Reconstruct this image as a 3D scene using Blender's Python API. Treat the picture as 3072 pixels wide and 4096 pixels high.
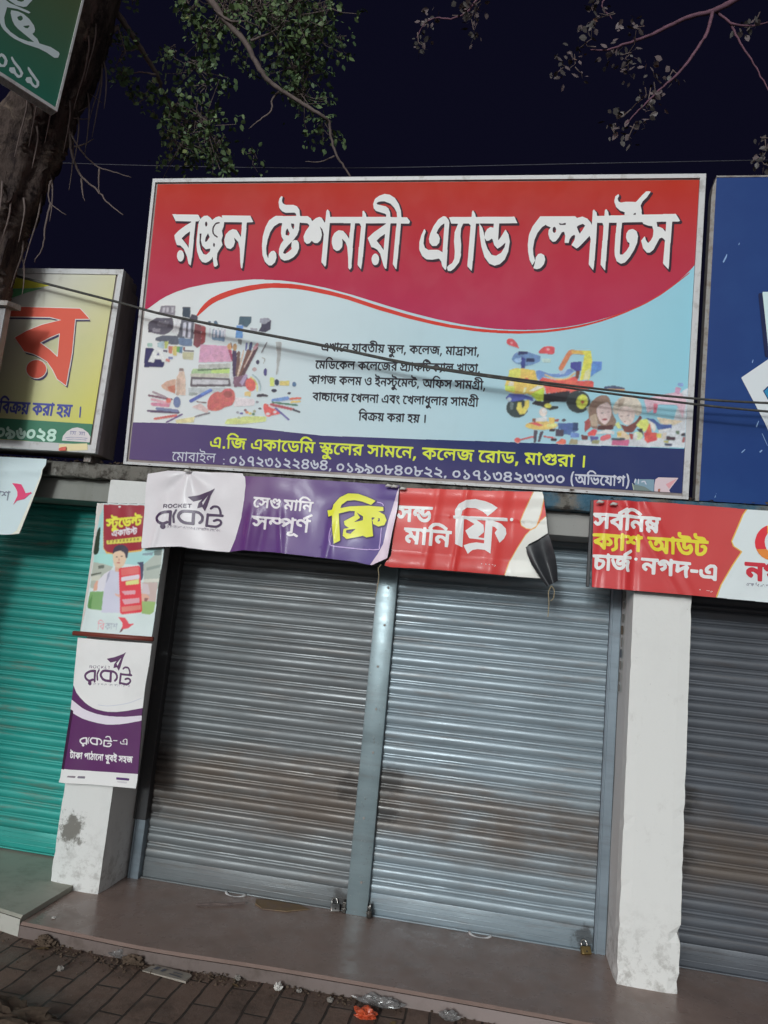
import bpy, bmesh, math, random
import numpy as np
from mathutils import Vector, Matrix, noise
from mathutils.geometry import delaunay_2d_cdt
R = math.radians
rnd = random.Random(11)
for o in list(bpy.data.objects): bpy.data.objects.remove(o)
SC = bpy.context.scene

# ------------------------------------------------------------------ camera
cd = bpy.data.cameras.new('camera'); cam = bpy.data.objects.new('camera', cd); SC.collection.objects.link(cam)
cd.sensor_fit = 'VERTICAL'; cd.sensor_height = 24.0; cd.lens = 24.0 * 2908.83 / 4096; cd.clip_start = .02; cd.clip_end = 500
yaw, pitch, roll = [0.171987,0.143317,0.095044]
cy, sy, cp, sp = math.cos(yaw), math.sin(yaw), math.cos(pitch), math.sin(pitch)
fw = Vector((-sy*cp, cy*cp, sp)); rt = Vector((cy, sy, 0)); up = rt.cross(fw)
c, s = math.cos(roll), math.sin(roll)
X_, Y_ = c*rt + s*up, -s*rt + c*up
cam.matrix_world = Matrix(((X_.x, Y_.x, -fw.x, [0.35771,-3.93587,1.5][0]), (X_.y, Y_.y, -fw.y, [0.35771,-3.93587,1.5][1]), (X_.z, Y_.z, -fw.z, [0.35771,-3.93587,1.5][2]), (0, 0, 0, 1)))
SC.camera = cam

# ------------------------------------------------------------------ night sky and street light
SUN_EL, SUN_AZ = R(19), R(-12)      # a street lamp far off behind the camera, a little to the left
W = bpy.data.worlds.new('World'); SC.world = W; W.use_nodes = True
nt = W.node_tree; nt.nodes.clear()
def wn(t, **k):
    n = nt.nodes.new(t)
    for a, b in k.items(): setattr(n, a, b)
    return n
sky = wn('ShaderNodeTexSky', sky_type='NISHITA', sun_disc=False, sun_elevation=R(-4), sun_rotation=R(180))
bg1 = wn('ShaderNodeBackground'); bg1.inputs['Strength'].default_value = .02
nt.links.new(sky.outputs[0], bg1.inputs['Color'])
# fill light added to the sky as a town glow: dark violet-blue overhead and beyond the shops, paler low over the street side
tc = wn('ShaderNodeTexCoord'); sep = wn('ShaderNodeSeparateXYZ'); nt.links.new(tc.outputs['Generated'], sep.inputs[0])
def mathn(op, a, b=None):
    n = wn('ShaderNodeMath', operation=op, use_clamp=False)
    for i, v in enumerate((a, b)):
        if v is None: continue
        if isinstance(v, (int, float)): n.inputs[i].default_value = v
        else: nt.links.new(v, n.inputs[i])
    return n.outputs[0]
def mapr(v, a, b, c_, d):
    n = wn('ShaderNodeMapRange', interpolation_type='SMOOTHSTEP'); nt.links.new(v, n.inputs[0])
    for i, x in enumerate((a, b, c_, d)): n.inputs[i+1].default_value = x
    return n.outputs[0]
street = mapr(sep.outputs['Y'], -.15, -.75, 0, 1)
low = mapr(sep.outputs['Z'], .85, .10, 0, 1)
gl = mathn('MULTIPLY', street, low)
nz = wn('ShaderNodeTexNoise'); nz.inputs['Scale'].default_value = 5.5; nz.inputs['Detail'].default_value = 2; nt.links.new(tc.outputs['Generated'], nz.inputs['Vector'])
gl = mathn('MULTIPLY', gl, mapr(nz.outputs[0], .35, .7, .55, 1.7))
mix = wn('ShaderNodeMix', data_type='RGBA'); mix.inputs[6].default_value = (.0031, .0030, .0098, 1); mix.inputs[7].default_value = (.46, .45, .45, 1)
nt.links.new(gl, mix.inputs[0])
# two single lamps down the street: a white one behind the camera, a pinkish one far to the left
def lamp_spot(prev, az, el, rad, col, amt):
    d = (math.sin(R(az))*math.cos(R(el)), -math.cos(R(az))*math.cos(R(el)), math.sin(R(el)))
    dp = wn('ShaderNodeVectorMath', operation='DOT_PRODUCT'); nt.links.new(tc.outputs['Generated'], dp.inputs[0]); dp.inputs[1].default_value = d
    f = mapr(dp.outputs['Value'], math.cos(R(rad)), math.cos(R(rad*.55)), 0, amt)
    m = wn('ShaderNodeMix', data_type='RGBA', blend_type='ADD'); m.inputs[0].default_value = 1; nt.links.new(prev, m.inputs[6])
    sc_ = wn('ShaderNodeVectorMath', operation='SCALE'); sc_.inputs[0].default_value = col; nt.links.new(f, sc_.inputs['Scale']); nt.links.new(sc_.outputs[0], m.inputs[7]); return m.outputs[2]
wc = lamp_spot(mix.outputs[2], -8.5, 13, 3.2, (.93, 1.0, 1.0), 110)
wc = lamp_spot(wc, -52, 9, 3.0, (1.0, .42, .40), 22)
bg2 = wn('ShaderNodeBackground'); nt.links.new(wc, bg2.inputs['Color']); bg2.inputs['Strength'].default_value = 1
add = wn('ShaderNodeAddShader'); nt.links.new(bg1.outputs[0], add.inputs[0]); nt.links.new(bg2.outputs[0], add.inputs[1])
wo = wn('ShaderNodeOutputWorld'); nt.links.new(add.outputs[0], wo.inputs[0])
sd = bpy.data.lights.new('street_light', 'SUN'); sd.energy = 1.25; sd.angle = R(26); sd.color = (.96, 1.0, .985)
sun = bpy.data.objects.new('street_light', sd); SC.collection.objects.link(sun)
ld = Vector((math.sin(SUN_AZ)*math.cos(SUN_EL), -math.cos(SUN_AZ)*math.cos(SUN_EL), math.sin(SUN_EL)))   # towards the lamp
sun.rotation_euler = ld.to_track_quat('Z', 'Y').to_euler(); sun.location = (0, -8, 5)
V = SC.view_settings; SC.display_settings.display_device = 'sRGB'
V.view_transform = 'Standard'; V.look = 'None'; V.exposure = .08; V.gamma = 1
try: V.use_curve_mapping = False
except Exception: pass

# ------------------------------------------------------------------ materials
class M:
    """small helper round one node material"""
    def __init__(s, name, col=(.5, .5, .5), rough=.6, metal=0, spec=.4):
        s.m = bpy.data.materials.new(name); s.m.use_nodes = True; s.t = s.m.node_tree; s.n = s.t.nodes; s.l = s.t.links
        s.b = s.n['Principled BSDF']; s.col = None
        s.b.inputs['Base Color'].default_value = (*col, 1); s.b.inputs['Roughness'].default_value = rough
        s.b.inputs['Metallic'].default_value = metal; s.b.inputs['Specular IOR Level'].default_value = spec
        s.tc = s.n.new('ShaderNodeTexCoord'); s.base = col
    def node(s, t, **k):
        n = s.n.new(t)
        for a, b in k.items(): setattr(n, a, b)
        return n
    def coord(s, scale=(1, 1, 1), rot=(0, 0, 0)):
        mp = s.node('ShaderNodeMapping'); mp.inputs['Scale'].default_value = scale; mp.inputs['Rotation'].default_value = rot
        geo = s.node('ShaderNodeNewGeometry'); s.l.new(geo.outputs['Position'], mp.inputs[0]); return mp.outputs[0]
    def noise(s, scale, detail=4, rough=.6, stretch=(1, 1, 1), dist=0):
        n = s.node('ShaderNodeTexNoise'); n.inputs['Scale'].default_value = scale; n.inputs['Detail'].default_value = detail
        n.inputs['Roughness'].default_value = rough; n.inputs['Distortion'].default_value = dist
        s.l.new(s.coord(stretch), n.inputs['Vector']); return n.outputs[0]
    def ramp(s, v, a, b, c0=0., c1=1.):
        n = s.node('ShaderNodeMapRange', interpolation_type='SMOOTHSTEP'); s.l.new(v, n.inputs[0])
        for i, x in enumerate((a, b, c0, c1)): n.inputs[i+1].default_value = x
        return n.outputs[0]
    def axis(s, ax):
        geo = s.node('ShaderNodeNewGeometry'); sp_ = s.node('ShaderNodeSeparateXYZ'); s.l.new(geo.outputs['Position'], sp_.inputs[0]); return sp_.outputs[ax]
    def math(s, op, a, b=None):
        n = s.node('ShaderNodeMath', operation=op)
        for i, v in enumerate((a, b)):
            if v is None: continue
            if isinstance(v, (int, float)): n.inputs[i].default_value = v
            else: s.l.new(v, n.inputs[i])
        return n.outputs[0]
    def over(s, fac, col):
        """lay colour col over what is there, by fac"""
        mx = s.node('ShaderNodeMix', data_type='RGBA')
        if isinstance(fac, (int, float)): mx.inputs[0].default_value = fac
        else: s.l.new(fac, mx.inputs[0])
        if s.col is None: mx.inputs[6].default_value = (*s.base, 1)
        else: s.l.new(s.col, mx.inputs[6])
        if isinstance(col, tuple): mx.inputs[7].default_value = (*col, 1)
        else: s.l.new(col, mx.inputs[7])
        s.col = mx.outputs[2]; s.l.new(s.col, s.b.inputs['Base Color']); return s
    def set(s, inp, v): s.l.new(v, s.b.inputs[inp]); return s
    def bump(s, h, strength=.3, dist=.01):
        b = s.node('ShaderNodeBump'); b.inputs['Strength'].default_value = strength; b.inputs['Distance'].default_value = dist
        s.l.new(h, b.inputs['Height']); s.l.new(b.outputs[0], s.b.inputs['Normal']); return s

def make_ink(name, rough, grime, coat=0., streak=True):
    k = M(name, rough=rough, spec=.3)
    at = k.node('ShaderNodeAttribute', attribute_name='ink'); k.col = at.outputs['Color']; k.l.new(k.col, k.b.inputs['Base Color'])
    k.over(k.ramp(k.noise(3.2, 5, .65), .45, .75, 0, grime), (.075, .066, .06))
    if streak: k.over(k.ramp(k.noise(9, 3, .6, (1, 1, .12)), .55, .8, 0, grime*.9), (.07, .063, .06))
    k.over(k.ramp(k.noise(170, 2, .6), .66, .74, 0, grime*.8), (.07, .06, .055))
    k.set('Roughness', k.ramp(k.noise(6, 3), .3, .7, rough*.93, min(1, rough*1.08)))
    k.b.inputs['Coat Weight'].default_value = coat; k.b.inputs['Coat Roughness'].default_value = .18
    return k.m
INK = make_ink('printed_flex', .62, .035)
def make_picture():
    m = make_ink('printed_photo_collage', .6, .11); nt_ = m.node_tree; b = nt_.nodes['Principled BSDF']; src = b.inputs['Base Color'].links[0].from_socket
    gm = nt_.nodes.new('ShaderNodeNewGeometry'); n1 = nt_.nodes.new('ShaderNodeTexNoise'); n1.inputs['Scale'].default_value = 40; n1.inputs['Detail'].default_value = 5; n1.inputs['Roughness'].default_value = .7; nt_.links.new(gm.outputs['Position'], n1.inputs['Vector'])
    hs = nt_.nodes.new('ShaderNodeHueSaturation'); mr = nt_.nodes.new('ShaderNodeMapRange'); nt_.links.new(n1.outputs[0], mr.inputs[0])
    for i, x in enumerate((.3, .7, .80, 1.18)): mr.inputs[i+1].default_value = x
    m2 = nt_.nodes.new('ShaderNodeMapRange'); n2 = nt_.nodes.new('ShaderNodeTexNoise'); n2.inputs['Scale'].default_value = 34; nt_.links.new(gm.outputs['Position'], n2.inputs['Vector']); nt_.links.new(n2.outputs[0], m2.inputs[0])
    for i, x in enumerate((.3, .7, .49, .51)): m2.inputs[i+1].default_value = x
    nt_.links.new(mr.outputs[0], hs.inputs['Value']); nt_.links.new(m2.outputs[0], hs.inputs['Hue']); hs.inputs['Saturation'].default_value = .9; nt_.links.new(src, hs.inputs['Color']); nt_.links.new(hs.outputs[0], b.inputs['Base Color']); return m
PICTURE = make_picture()
VINYL = make_ink('printed_vinyl', .46, .08, .14, False)
k = M('grey_white_frame_metal', (.60, .60, .61), .42, .0, .5); k.over(k.ramp(k.noise(14, 5, .7), .5, .72, 0, .55), (.20, .16, .13)); FRAME = k.m
k = M('aged_frame_metal', (.30, .29, .28), .55, .2); k.over(k.ramp(k.noise(22, 5, .7), .42, .7, 0, .8), (.16, .11, .085)); AGED = k.m
k = M('sign_side_sheet', (.30, .255, .245), .5, .2); k.over(k.ramp(k.noise(5, 5, .7, (1, 1, .4)), .4, .75, 0, .8), (.16, .13, .12)); SIDE = k.m
k = M('blue_sign_sheet', (.009, .045, .205), .45, .0, .2); k.over(k.ramp(k.noise(2.5, 4), .4, .7, 0, .35), (.02, .075, .26)); k.over(k.ramp(k.noise(40, 5, .75), .68, .8, 0, .5), (.12, .16, .24)); BLUE = k.m
def plaster(name, col, dirt, lowdirt):
    k = M(name, col, .82, 0, .25)
    k.over(k.ramp(k.noise(2.4, 5, .65), .45, .8, 0, .22), tuple(x*.78 for x in col))
    k.over(k.ramp(k.noise(11, 6, .7, (1, 1, .6)), .60, .78, 0, dirt), (.26, .23, .20))
    z = k.axis('Z')
    m = k.math('MULTIPLY', k.ramp(z, .42, -.02, 0, 1), k.ramp(k.noise(16, 6, .75), .46, .64, 0, lowdirt)); k.over(m, (.12, .10, .075))
    k.over(k.ramp(k.noise(60, 4, .7), .66, .76, 0, .5), (.16, .14, .12))
    k.bump(k.noise(45, 5, .7), .25, .006)
    return k
k = plaster('white_pillar_paint', (.77, .775, .76), .22, .45)
k2 = plaster('white_pillar_paint_stained', (.74, .75, .74), .16, .4)
geo = k2.node('ShaderNodeNewGeometry'); vd = k2.node('ShaderNodeVectorMath', operation='DISTANCE'); k2.l.new(geo.outputs['Position'], vd.inputs[0]); vd.inputs[1].default_value = (-1.725, -.318, .285)
st_ = k2.math('ADD', vd.outputs['Value'], k2.math('MULTIPLY', k2.math('SUBTRACT', k2.noise(14, 6, .8), .5), .30)); k2.over(k2.ramp(st_, .085, .035, 0, .8), (.085, .075, .055))
PILLAR, PILLAR_ST = k.m, k2.m
k = M('dirty_slab_edge', (.20, .19, .17), .9, 0, .2); k.over(k.ramp(k.noise(9, 6, .75), .42, .6), (.05, .043, .037)); k.over(k.ramp(k.noise(13, 5, .7, (1, 1, .5)), .56, .66, 0, .8), (.30, .29, .27))
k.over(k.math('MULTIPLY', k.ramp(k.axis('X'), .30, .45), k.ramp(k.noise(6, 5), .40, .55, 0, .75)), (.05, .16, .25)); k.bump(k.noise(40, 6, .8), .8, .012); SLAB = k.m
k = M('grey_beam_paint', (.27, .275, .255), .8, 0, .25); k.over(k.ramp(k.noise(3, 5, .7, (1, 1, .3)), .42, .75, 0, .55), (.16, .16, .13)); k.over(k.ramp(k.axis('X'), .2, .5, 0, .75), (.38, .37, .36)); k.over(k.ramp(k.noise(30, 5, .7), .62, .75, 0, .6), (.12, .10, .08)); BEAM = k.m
k = M('interior_plaster', (.25, .24, .22), .9); INNER = k.m
DARK_SPOTS = [((-.37, 0, .60), .10), ((-.15, 0, .66), .10), ((-.16, 0, .50), .08), ((-1.45, 0, .62), .09), ((-1.455, 0, .36), .07), ((1.27, 0, .75), .12), ((1.26, 0, .50), .12), ((.86, 0, .05), .07), ((-.36, 0, .05), .07)]
def steel(name, col, rust, metal=.55, rough=.38, band=True, streak=.6):
    k = M(name, col, rough, metal, .5)
    n1 = k.noise(3.5, 5, .65, (.35, 1, 1.6))
    k.over(k.ramp(n1, .42, .75, 0, .55), tuple(x*.6 for x in col))
    k.over(k.ramp(k.noise(26, 4, .7, (.12, 1, 1)), .50, .72, 0, streak), rust)
    if band:    # noisy brown band across the grey shutters, knee high
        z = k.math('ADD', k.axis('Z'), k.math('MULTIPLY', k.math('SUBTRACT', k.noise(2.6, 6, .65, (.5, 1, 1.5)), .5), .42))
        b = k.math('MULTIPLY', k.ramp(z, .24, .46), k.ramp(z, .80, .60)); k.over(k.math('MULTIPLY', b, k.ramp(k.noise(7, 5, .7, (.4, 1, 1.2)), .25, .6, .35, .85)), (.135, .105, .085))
    for c_, r_ in DARK_SPOTS if band else ():          # hand grease by the locks, dark patches by the left channel and right pillar
        gm = k.node('ShaderNodeNewGeometry'); dv = k.node('ShaderNodeVectorMath', operation='DISTANCE'); k.l.new(gm.outputs['Position'], dv.inputs[0]); dv.inputs[1].default_value = c_
        q_ = k.math('ADD', dv.outputs['Value'], k.math('MULTIPLY', k.math('SUBTRACT', k.noise(18, 5, .75), .5), .16)); k.over(k.ramp(q_, r_, r_*.4, 0, .7), (.045, .04, .038))
    k.set('Roughness', k.ramp(k.noise(8, 4, .6, (.3, 1, 1)), .3, .75, rough*.75, rough*1.5))
    k.bump(k.noise(120, 3, .7, (.2, 1, 1)), .08, .003)
    return k
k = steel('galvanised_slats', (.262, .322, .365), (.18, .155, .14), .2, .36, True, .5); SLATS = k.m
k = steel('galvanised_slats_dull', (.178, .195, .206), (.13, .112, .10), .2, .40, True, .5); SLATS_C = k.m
k = steel('galvanised_slats_shaded_shop', (.105, .115, .135), (.085, .07, .065), .2, .42, True, .45); SLATS_B = k.m  # darker copy, shade at the right-hand shop put into the slat colour
k = steel('teal_painted_slats', (.026, .345, .30), (.16, .17, .13), .15, .4, False, .55); TEAL = k.m
k = steel('teal_painted_rail', (.026, .38, .33), (.07, .16, .14), .1, .5, False, .3); TEAL_RAIL = k.m
k = steel('grey_blue_post_paint', (.25, .325, .355), (.17, .15, .13), .35, .36, False, .25)
k.over(k.ramp(k.noise(38, 5, .75), .60, .70, 0, .7), (.13, .115, .105)); k.over(k.ramp(k.noise(75, 4, .7), .63, .70, 0, .5), (.46, .48, .48)); POST = k.m
k = steel('grey_blue_channel', (.225, .275, .32), (.13, .12, .12), .35, .42, False, .3); CHAN = k.m
k = M('black_channel_paint', (.058, .058, .062), .5, .3); k.over(k.ramp(k.noise(30, 4), .55, .75, 0, .6), (.10, .09, .08)); BLACK = k.m
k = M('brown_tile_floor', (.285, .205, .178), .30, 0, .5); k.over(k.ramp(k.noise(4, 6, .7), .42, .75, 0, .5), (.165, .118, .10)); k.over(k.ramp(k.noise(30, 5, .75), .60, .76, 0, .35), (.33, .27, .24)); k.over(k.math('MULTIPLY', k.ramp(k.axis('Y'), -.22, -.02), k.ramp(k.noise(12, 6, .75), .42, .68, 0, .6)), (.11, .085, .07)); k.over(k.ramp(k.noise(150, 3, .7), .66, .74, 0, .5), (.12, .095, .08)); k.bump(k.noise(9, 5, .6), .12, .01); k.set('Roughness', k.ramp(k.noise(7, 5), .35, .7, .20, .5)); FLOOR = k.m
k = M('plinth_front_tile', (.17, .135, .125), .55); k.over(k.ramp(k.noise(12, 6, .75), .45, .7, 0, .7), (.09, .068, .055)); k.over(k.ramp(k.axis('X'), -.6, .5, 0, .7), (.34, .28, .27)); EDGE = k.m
k = M('pale_plinth_edge', (.46, .46, .42), .6); k.over(k.ramp(k.noise(14, 5, .7), .5, .75, 0, .6), (.25, .24, .20)); EDGE_G = k.m
k = M('pale_green_tile_floor', (.40, .395, .34), .62, 0, .3); k.over(k.ramp(k.noise(7, 6, .7), .42, .72, 0, .6), (.24, .24, .195)); FLOOR_G = k.m
# brick paving: long joints run away from the street towards the shops
k = M('brick_paving', (.07, .055, .05), .72, 0, .35)
br = k.node('ShaderNodeTexBrick', offset=.5, squash=1); br.inputs['Scale'].default_value = 1; br.inputs['Mortar Size'].default_value = .006; br.inputs['Brick Width'].default_value = .33; br.inputs['Row Height'].default_value = .102; br.inputs['Mortar Smooth'].default_value = .3; br.inputs['Bias'].default_value = -.2
br.inputs['Color1'].default_value = (.195, .132, .104, 1); br.inputs['Color2'].default_value = (.140, .097, .079, 1); br.inputs['Mortar'].default_value = (.045, .034, .028, 1)
wob = k.node('ShaderNodeVectorMath', operation='ADD'); nzv = k.node('ShaderNodeTexNoise'); nzv.inputs['Scale'].default_value = 5; k.l.new(k.coord(), nzv.inputs['Vector'])
scv = k.node('ShaderNodeVectorMath', operation='SCALE'); k.l.new(nzv.outputs['Color'], scv.inputs[0]); scv.inputs['Scale'].default_value = .03
k.l.new(k.coord((1, 1, 1), (0, 0, R(90))), wob.inputs[0]); k.l.new(scv.outputs[0], wob.inputs[1]); k.l.new(wob.outputs[0], br.inputs['Vector'])
k.over(1.0, br.outputs['Color']); k.over(k.ramp(k.noise(6, 6, .7), .45, .7, 0, .6), (.075, .055, .045)); k.over(k.ramp(k.noise(55, 4, .8), .60, .72, 0, .45), (.12, .10, .085))
hh = k.math('ADD', k.math('MULTIPLY', br.outputs['Fac'], -1.0), k.math('MULTIPLY', k.noise(60, 5, .7), .6)); k.bump(hh, .7, .008)
k.set('Roughness', k.ramp(k.noise(9, 4), .35, .7, .45, .85)); PAVE = k.m
k = M('asphalt', (.045, .045, .047), .85); k.bump(k.noise(90, 4, .8), .5, .006); ASPH = k.m
k = M('tree_bark', (.115, .085, .075), .9, 0, .2); k.over(k.ramp(k.noise(11, 6, .75, (1, 1, .3)), .42, .62), (.035, .025, .026)); k.over(k.ramp(k.noise(6, 5, .7), .55, .70, 0, .75), (.27, .21, .165)); k.bump(k.noise(26, 6, .8, (1, 1, .25)), 1, .03); BARK = k.m
k = M('twig_bark', (.17, .13, .12), .85); k.over(k.ramp(k.noise(30, 4), .45, .7, 0, .6), (.08, .058, .06)); TWIG = k.m
k = M('twig_bark_red_lit', (.165, .078, .112), .85); k.over(k.ramp(k.noise(30, 4), .45, .7, 0, .6), (.07, .035, .05)); TWIG_R = k.m  # reddish light of the upper right put into the bark colour
def leafmat(name, a, b, c_):
    k = M(name, a, .5, 0, .35)
    at = k.node('ShaderNodeAttribute', attribute_name='tone'); k.over(k.ramp(at.outputs['Fac'], .3, .7), b); k.over(k.ramp(at.outputs['Fac'], .90, .96), c_); return k.m
LEAF = leafmat('leaf_green', (.075, .125, .06), (.14, .205, .085), (.28, .31, .10))
LEAF_R = leafmat('leaf_red_lit', (.085, .078, .075), (.155, .12, .125), (.26, .13, .07))  # leaf tones carry the same reddish light in their colour
k = M('cable_rubber', (.05, .05, .047), .7); k.over(k.ramp(k.noise(30, 4), .45, .7, 0, .6), (.12, .115, .10)); CABLE = k.m
k = M('wire_metal', (.07, .07, .09), .5, .3); WIRE = k.m
k = M('padlock_steel', (.55, .55, .53), .28, .9); k.over(k.ramp(k.noise(80, 4), .5, .7, 0, .6), (.2, .17, .14)); LOCK = k.m
k = M('padlock_brass', (.36, .26, .11), .35, .9); k.over(k.ramp(k.noise(80, 4), .5, .7, 0, .5), (.2, .13, .06)); BRASS = k.m
k = M('padlock_dark', (.07, .065, .06), .4, .7); LOCK_D = k.m
k = M('clear_plastic_film', (.26, .25, .25), .14, 0, .7); k.b.inputs['Alpha'].default_value = .6; FILM = k.m
k = M('pale_card', (.33, .30, .26), .6); k.over(k.ramp(k.noise(40, 4), .5, .7, 0, .5), (.17, .15, .13)); CARD = k.m
k = M('card_print', (.10, .11, .14), .6); CARDP = k.m
k = M('orange_wrapper', (.55, .09, .035), .35, 0, .5); ORANGE = k.m
k = M('brown_cardboard', (.21, .145, .085), .8); k.over(k.ramp(k.noise(14, 5), .45, .7, 0, .7), (.18, .13, .11)); CBOARD = k.m
k = M('soil', (.095, .066, .047), .95); k.over(k.ramp(k.noise(60, 4), .5, .7, 0, .6), (.16, .115, .08)); SOIL = k.m
k = M('dead_leaf', (.12, .08, .04), .8); k.over(k.ramp(k.noise(30, 3), .45, .65, 0, .7), (.24, .16, .06)); DEAD = k.m
k = M('stone_chip', (.26, .24, .22), .85); STONE = k.m
k = M('natural_twine', (.36, .30, .19), .9); TWINE = k.m
k = M('tie_knot_white', (.62, .60, .57), .7); KNOT = k.m
k = M('red_brown_rod', (.20, .045, .032), .5); RODM = k.m
k = M('black_vinyl_back', (.030, .032, .037), .42, 0, .5); k.over(k.ramp(k.noise(14, 4), .5, .75, 0, .5), (.07, .072, .08)); VBACK = k.m
k = M('box_grey_metal', (.25, .25, .26), .45, .3); k.over(k.ramp(k.noise(9, 5), .45, .7, 0, .6), (.16, .15, .15)); BOXM = k.m

# ------------------------------------------------------------------ mesh helpers
def link(o): SC.collection.objects.link(o); return o
def thing(name, label, cat, loc=(0, 0, 0), group=None):
    o = link(bpy.data.objects.new(name, None)); o.location = loc; o.empty_display_size = .1
    o['label'] = label; o['category'] = cat
    if group: o['group'] = group
    return o
def origin(p):
    v = Vector((0, 0, 0))
    while p: v += p.location; p = p.parent
    return v
def obj(name, verts, faces, mat, parent=None, smooth=False, sharp=None, label=None):
    """verts are in world metres; a child is stored relative to its parent"""
    off = origin(parent)
    me = bpy.data.meshes.new(name); me.from_pydata([tuple(Vector(v) - off) for v in verts], [], faces); me.materials.append(mat)
    if smooth:
        me.polygons.foreach_set('use_smooth', [True]*len(me.polygons))
        if sharp: me.set_sharp_from_angle(angle=R(sharp))
    me.update(); o = link(bpy.data.objects.new(name, me))
    if parent: o.parent = parent
    if label: o['label'] = label
    return o
def tag(o, label, cat, group=None, kind=None):
    if label: o['label'] = label
    if cat: o['category'] = cat
    if group: o['group'] = group
    if kind: o['kind'] = kind
    return o
class MB:
    def __init__(s): s.v = []; s.f = []
    def add(s, v, f): n = len(s.v); s.v += [tuple(x) for x in v]; s.f += [tuple(i+n for i in q) for q in f]; return s
    def box(s, x0, y0, z0, x1, y1, z1):
        return s.add([(x0, y0, z0), (x1, y0, z0), (x1, y1, z0), (x0, y1, z0), (x0, y0, z1), (x1, y0, z1), (x1, y1, z1), (x0, y1, z1)],
                     [(0, 3, 2, 1), (4, 5, 6, 7), (0, 1, 5, 4), (1, 2, 6, 5), (2, 3, 7, 6), (3, 0, 4, 7)])
    def bbox(s, x0, y0, z0, x1, y1, z1, b=.004, seg=2):
        bm = bmesh.new(); bmesh.ops.create_cube(bm, size=1)
        for v in bm.verts: v.co = ((x0+x1)/2 + v.co.x*(x1-x0), (y0+y1)/2 + v.co.y*(y1-y0), (z0+z1)/2 + v.co.z*(z1-z0))
        bmesh.ops.bevel(bm, geom=bm.edges[:], offset=b, segments=seg, affect='EDGES', profile=.5)
        bm.verts.index_update(); s.add([v.co[:] for v in bm.verts], [[v.index for v in f.verts] for f in bm.faces]); bm.free(); return s
    def tube(s, path, rad, n=8, cap=True, wob=0., seed=0):
        P = [Vector(p) for p in path]; m = len(P); rings = []
        ref = Vector((.31, .17, .93)).normalized()
        for i, p in enumerate(P):
            t = (P[min(i+1, m-1)] - P[max(i-1, 0)]).normalized(); a = t.cross(ref)
            if a.length < .1: a = t.cross(Vector((1, 0, 0)))
            a.normalize(); b = t.cross(a); r = rad[i] if isinstance(rad, (list, tuple)) else rad
            ring = []
            for k in range(n):
                q = 2*math.pi*k/n; rr = r
                d = a*math.cos(q) + b*math.sin(q)
                if wob: rr *= 1 + wob*noise.noise(p*3.1/max(.05, r*4) + d*1.6 + Vector((seed, 0, 0)))
                ring.append(p + d*rr)
            rings.append(ring)
        v = [x for r in rings for x in r]; f = []
        for i in range(m-1):
            for k in range(n): f.append((i*n+k, i*n+(k+1) % n, (i+1)*n+(k+1) % n, (i+1)*n+k))
        if cap: f.append(tuple(range(n))[::-1]); f.append(tuple((m-1)*n+k for k in range(n)))
        return s.add(v, f)
    def obj(s, name, mat, parent=None, smooth=False, sharp=None, label=None): return obj(name, s.v, s.f, mat, parent, smooth, sharp, label)
def spline(P, n=5):
    P = [Vector(p) for p in P]
    if len(P) < 3: return P
    Q = [2*P[0]-P[1]] + P + [2*P[-1]-P[-2]]; out = []
    for i in range(1, len(Q)-2):
        a, b, c_, d = Q[i-1:i+3]
        for k_ in range(n):
            t = k_/n; out.append(.5*(2*b + (c_-a)*t + (2*a-5*b+4*c_-d)*t*t + (3*b-a-3*c_+d)*t**3))
    return out + [P[-1]]

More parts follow.
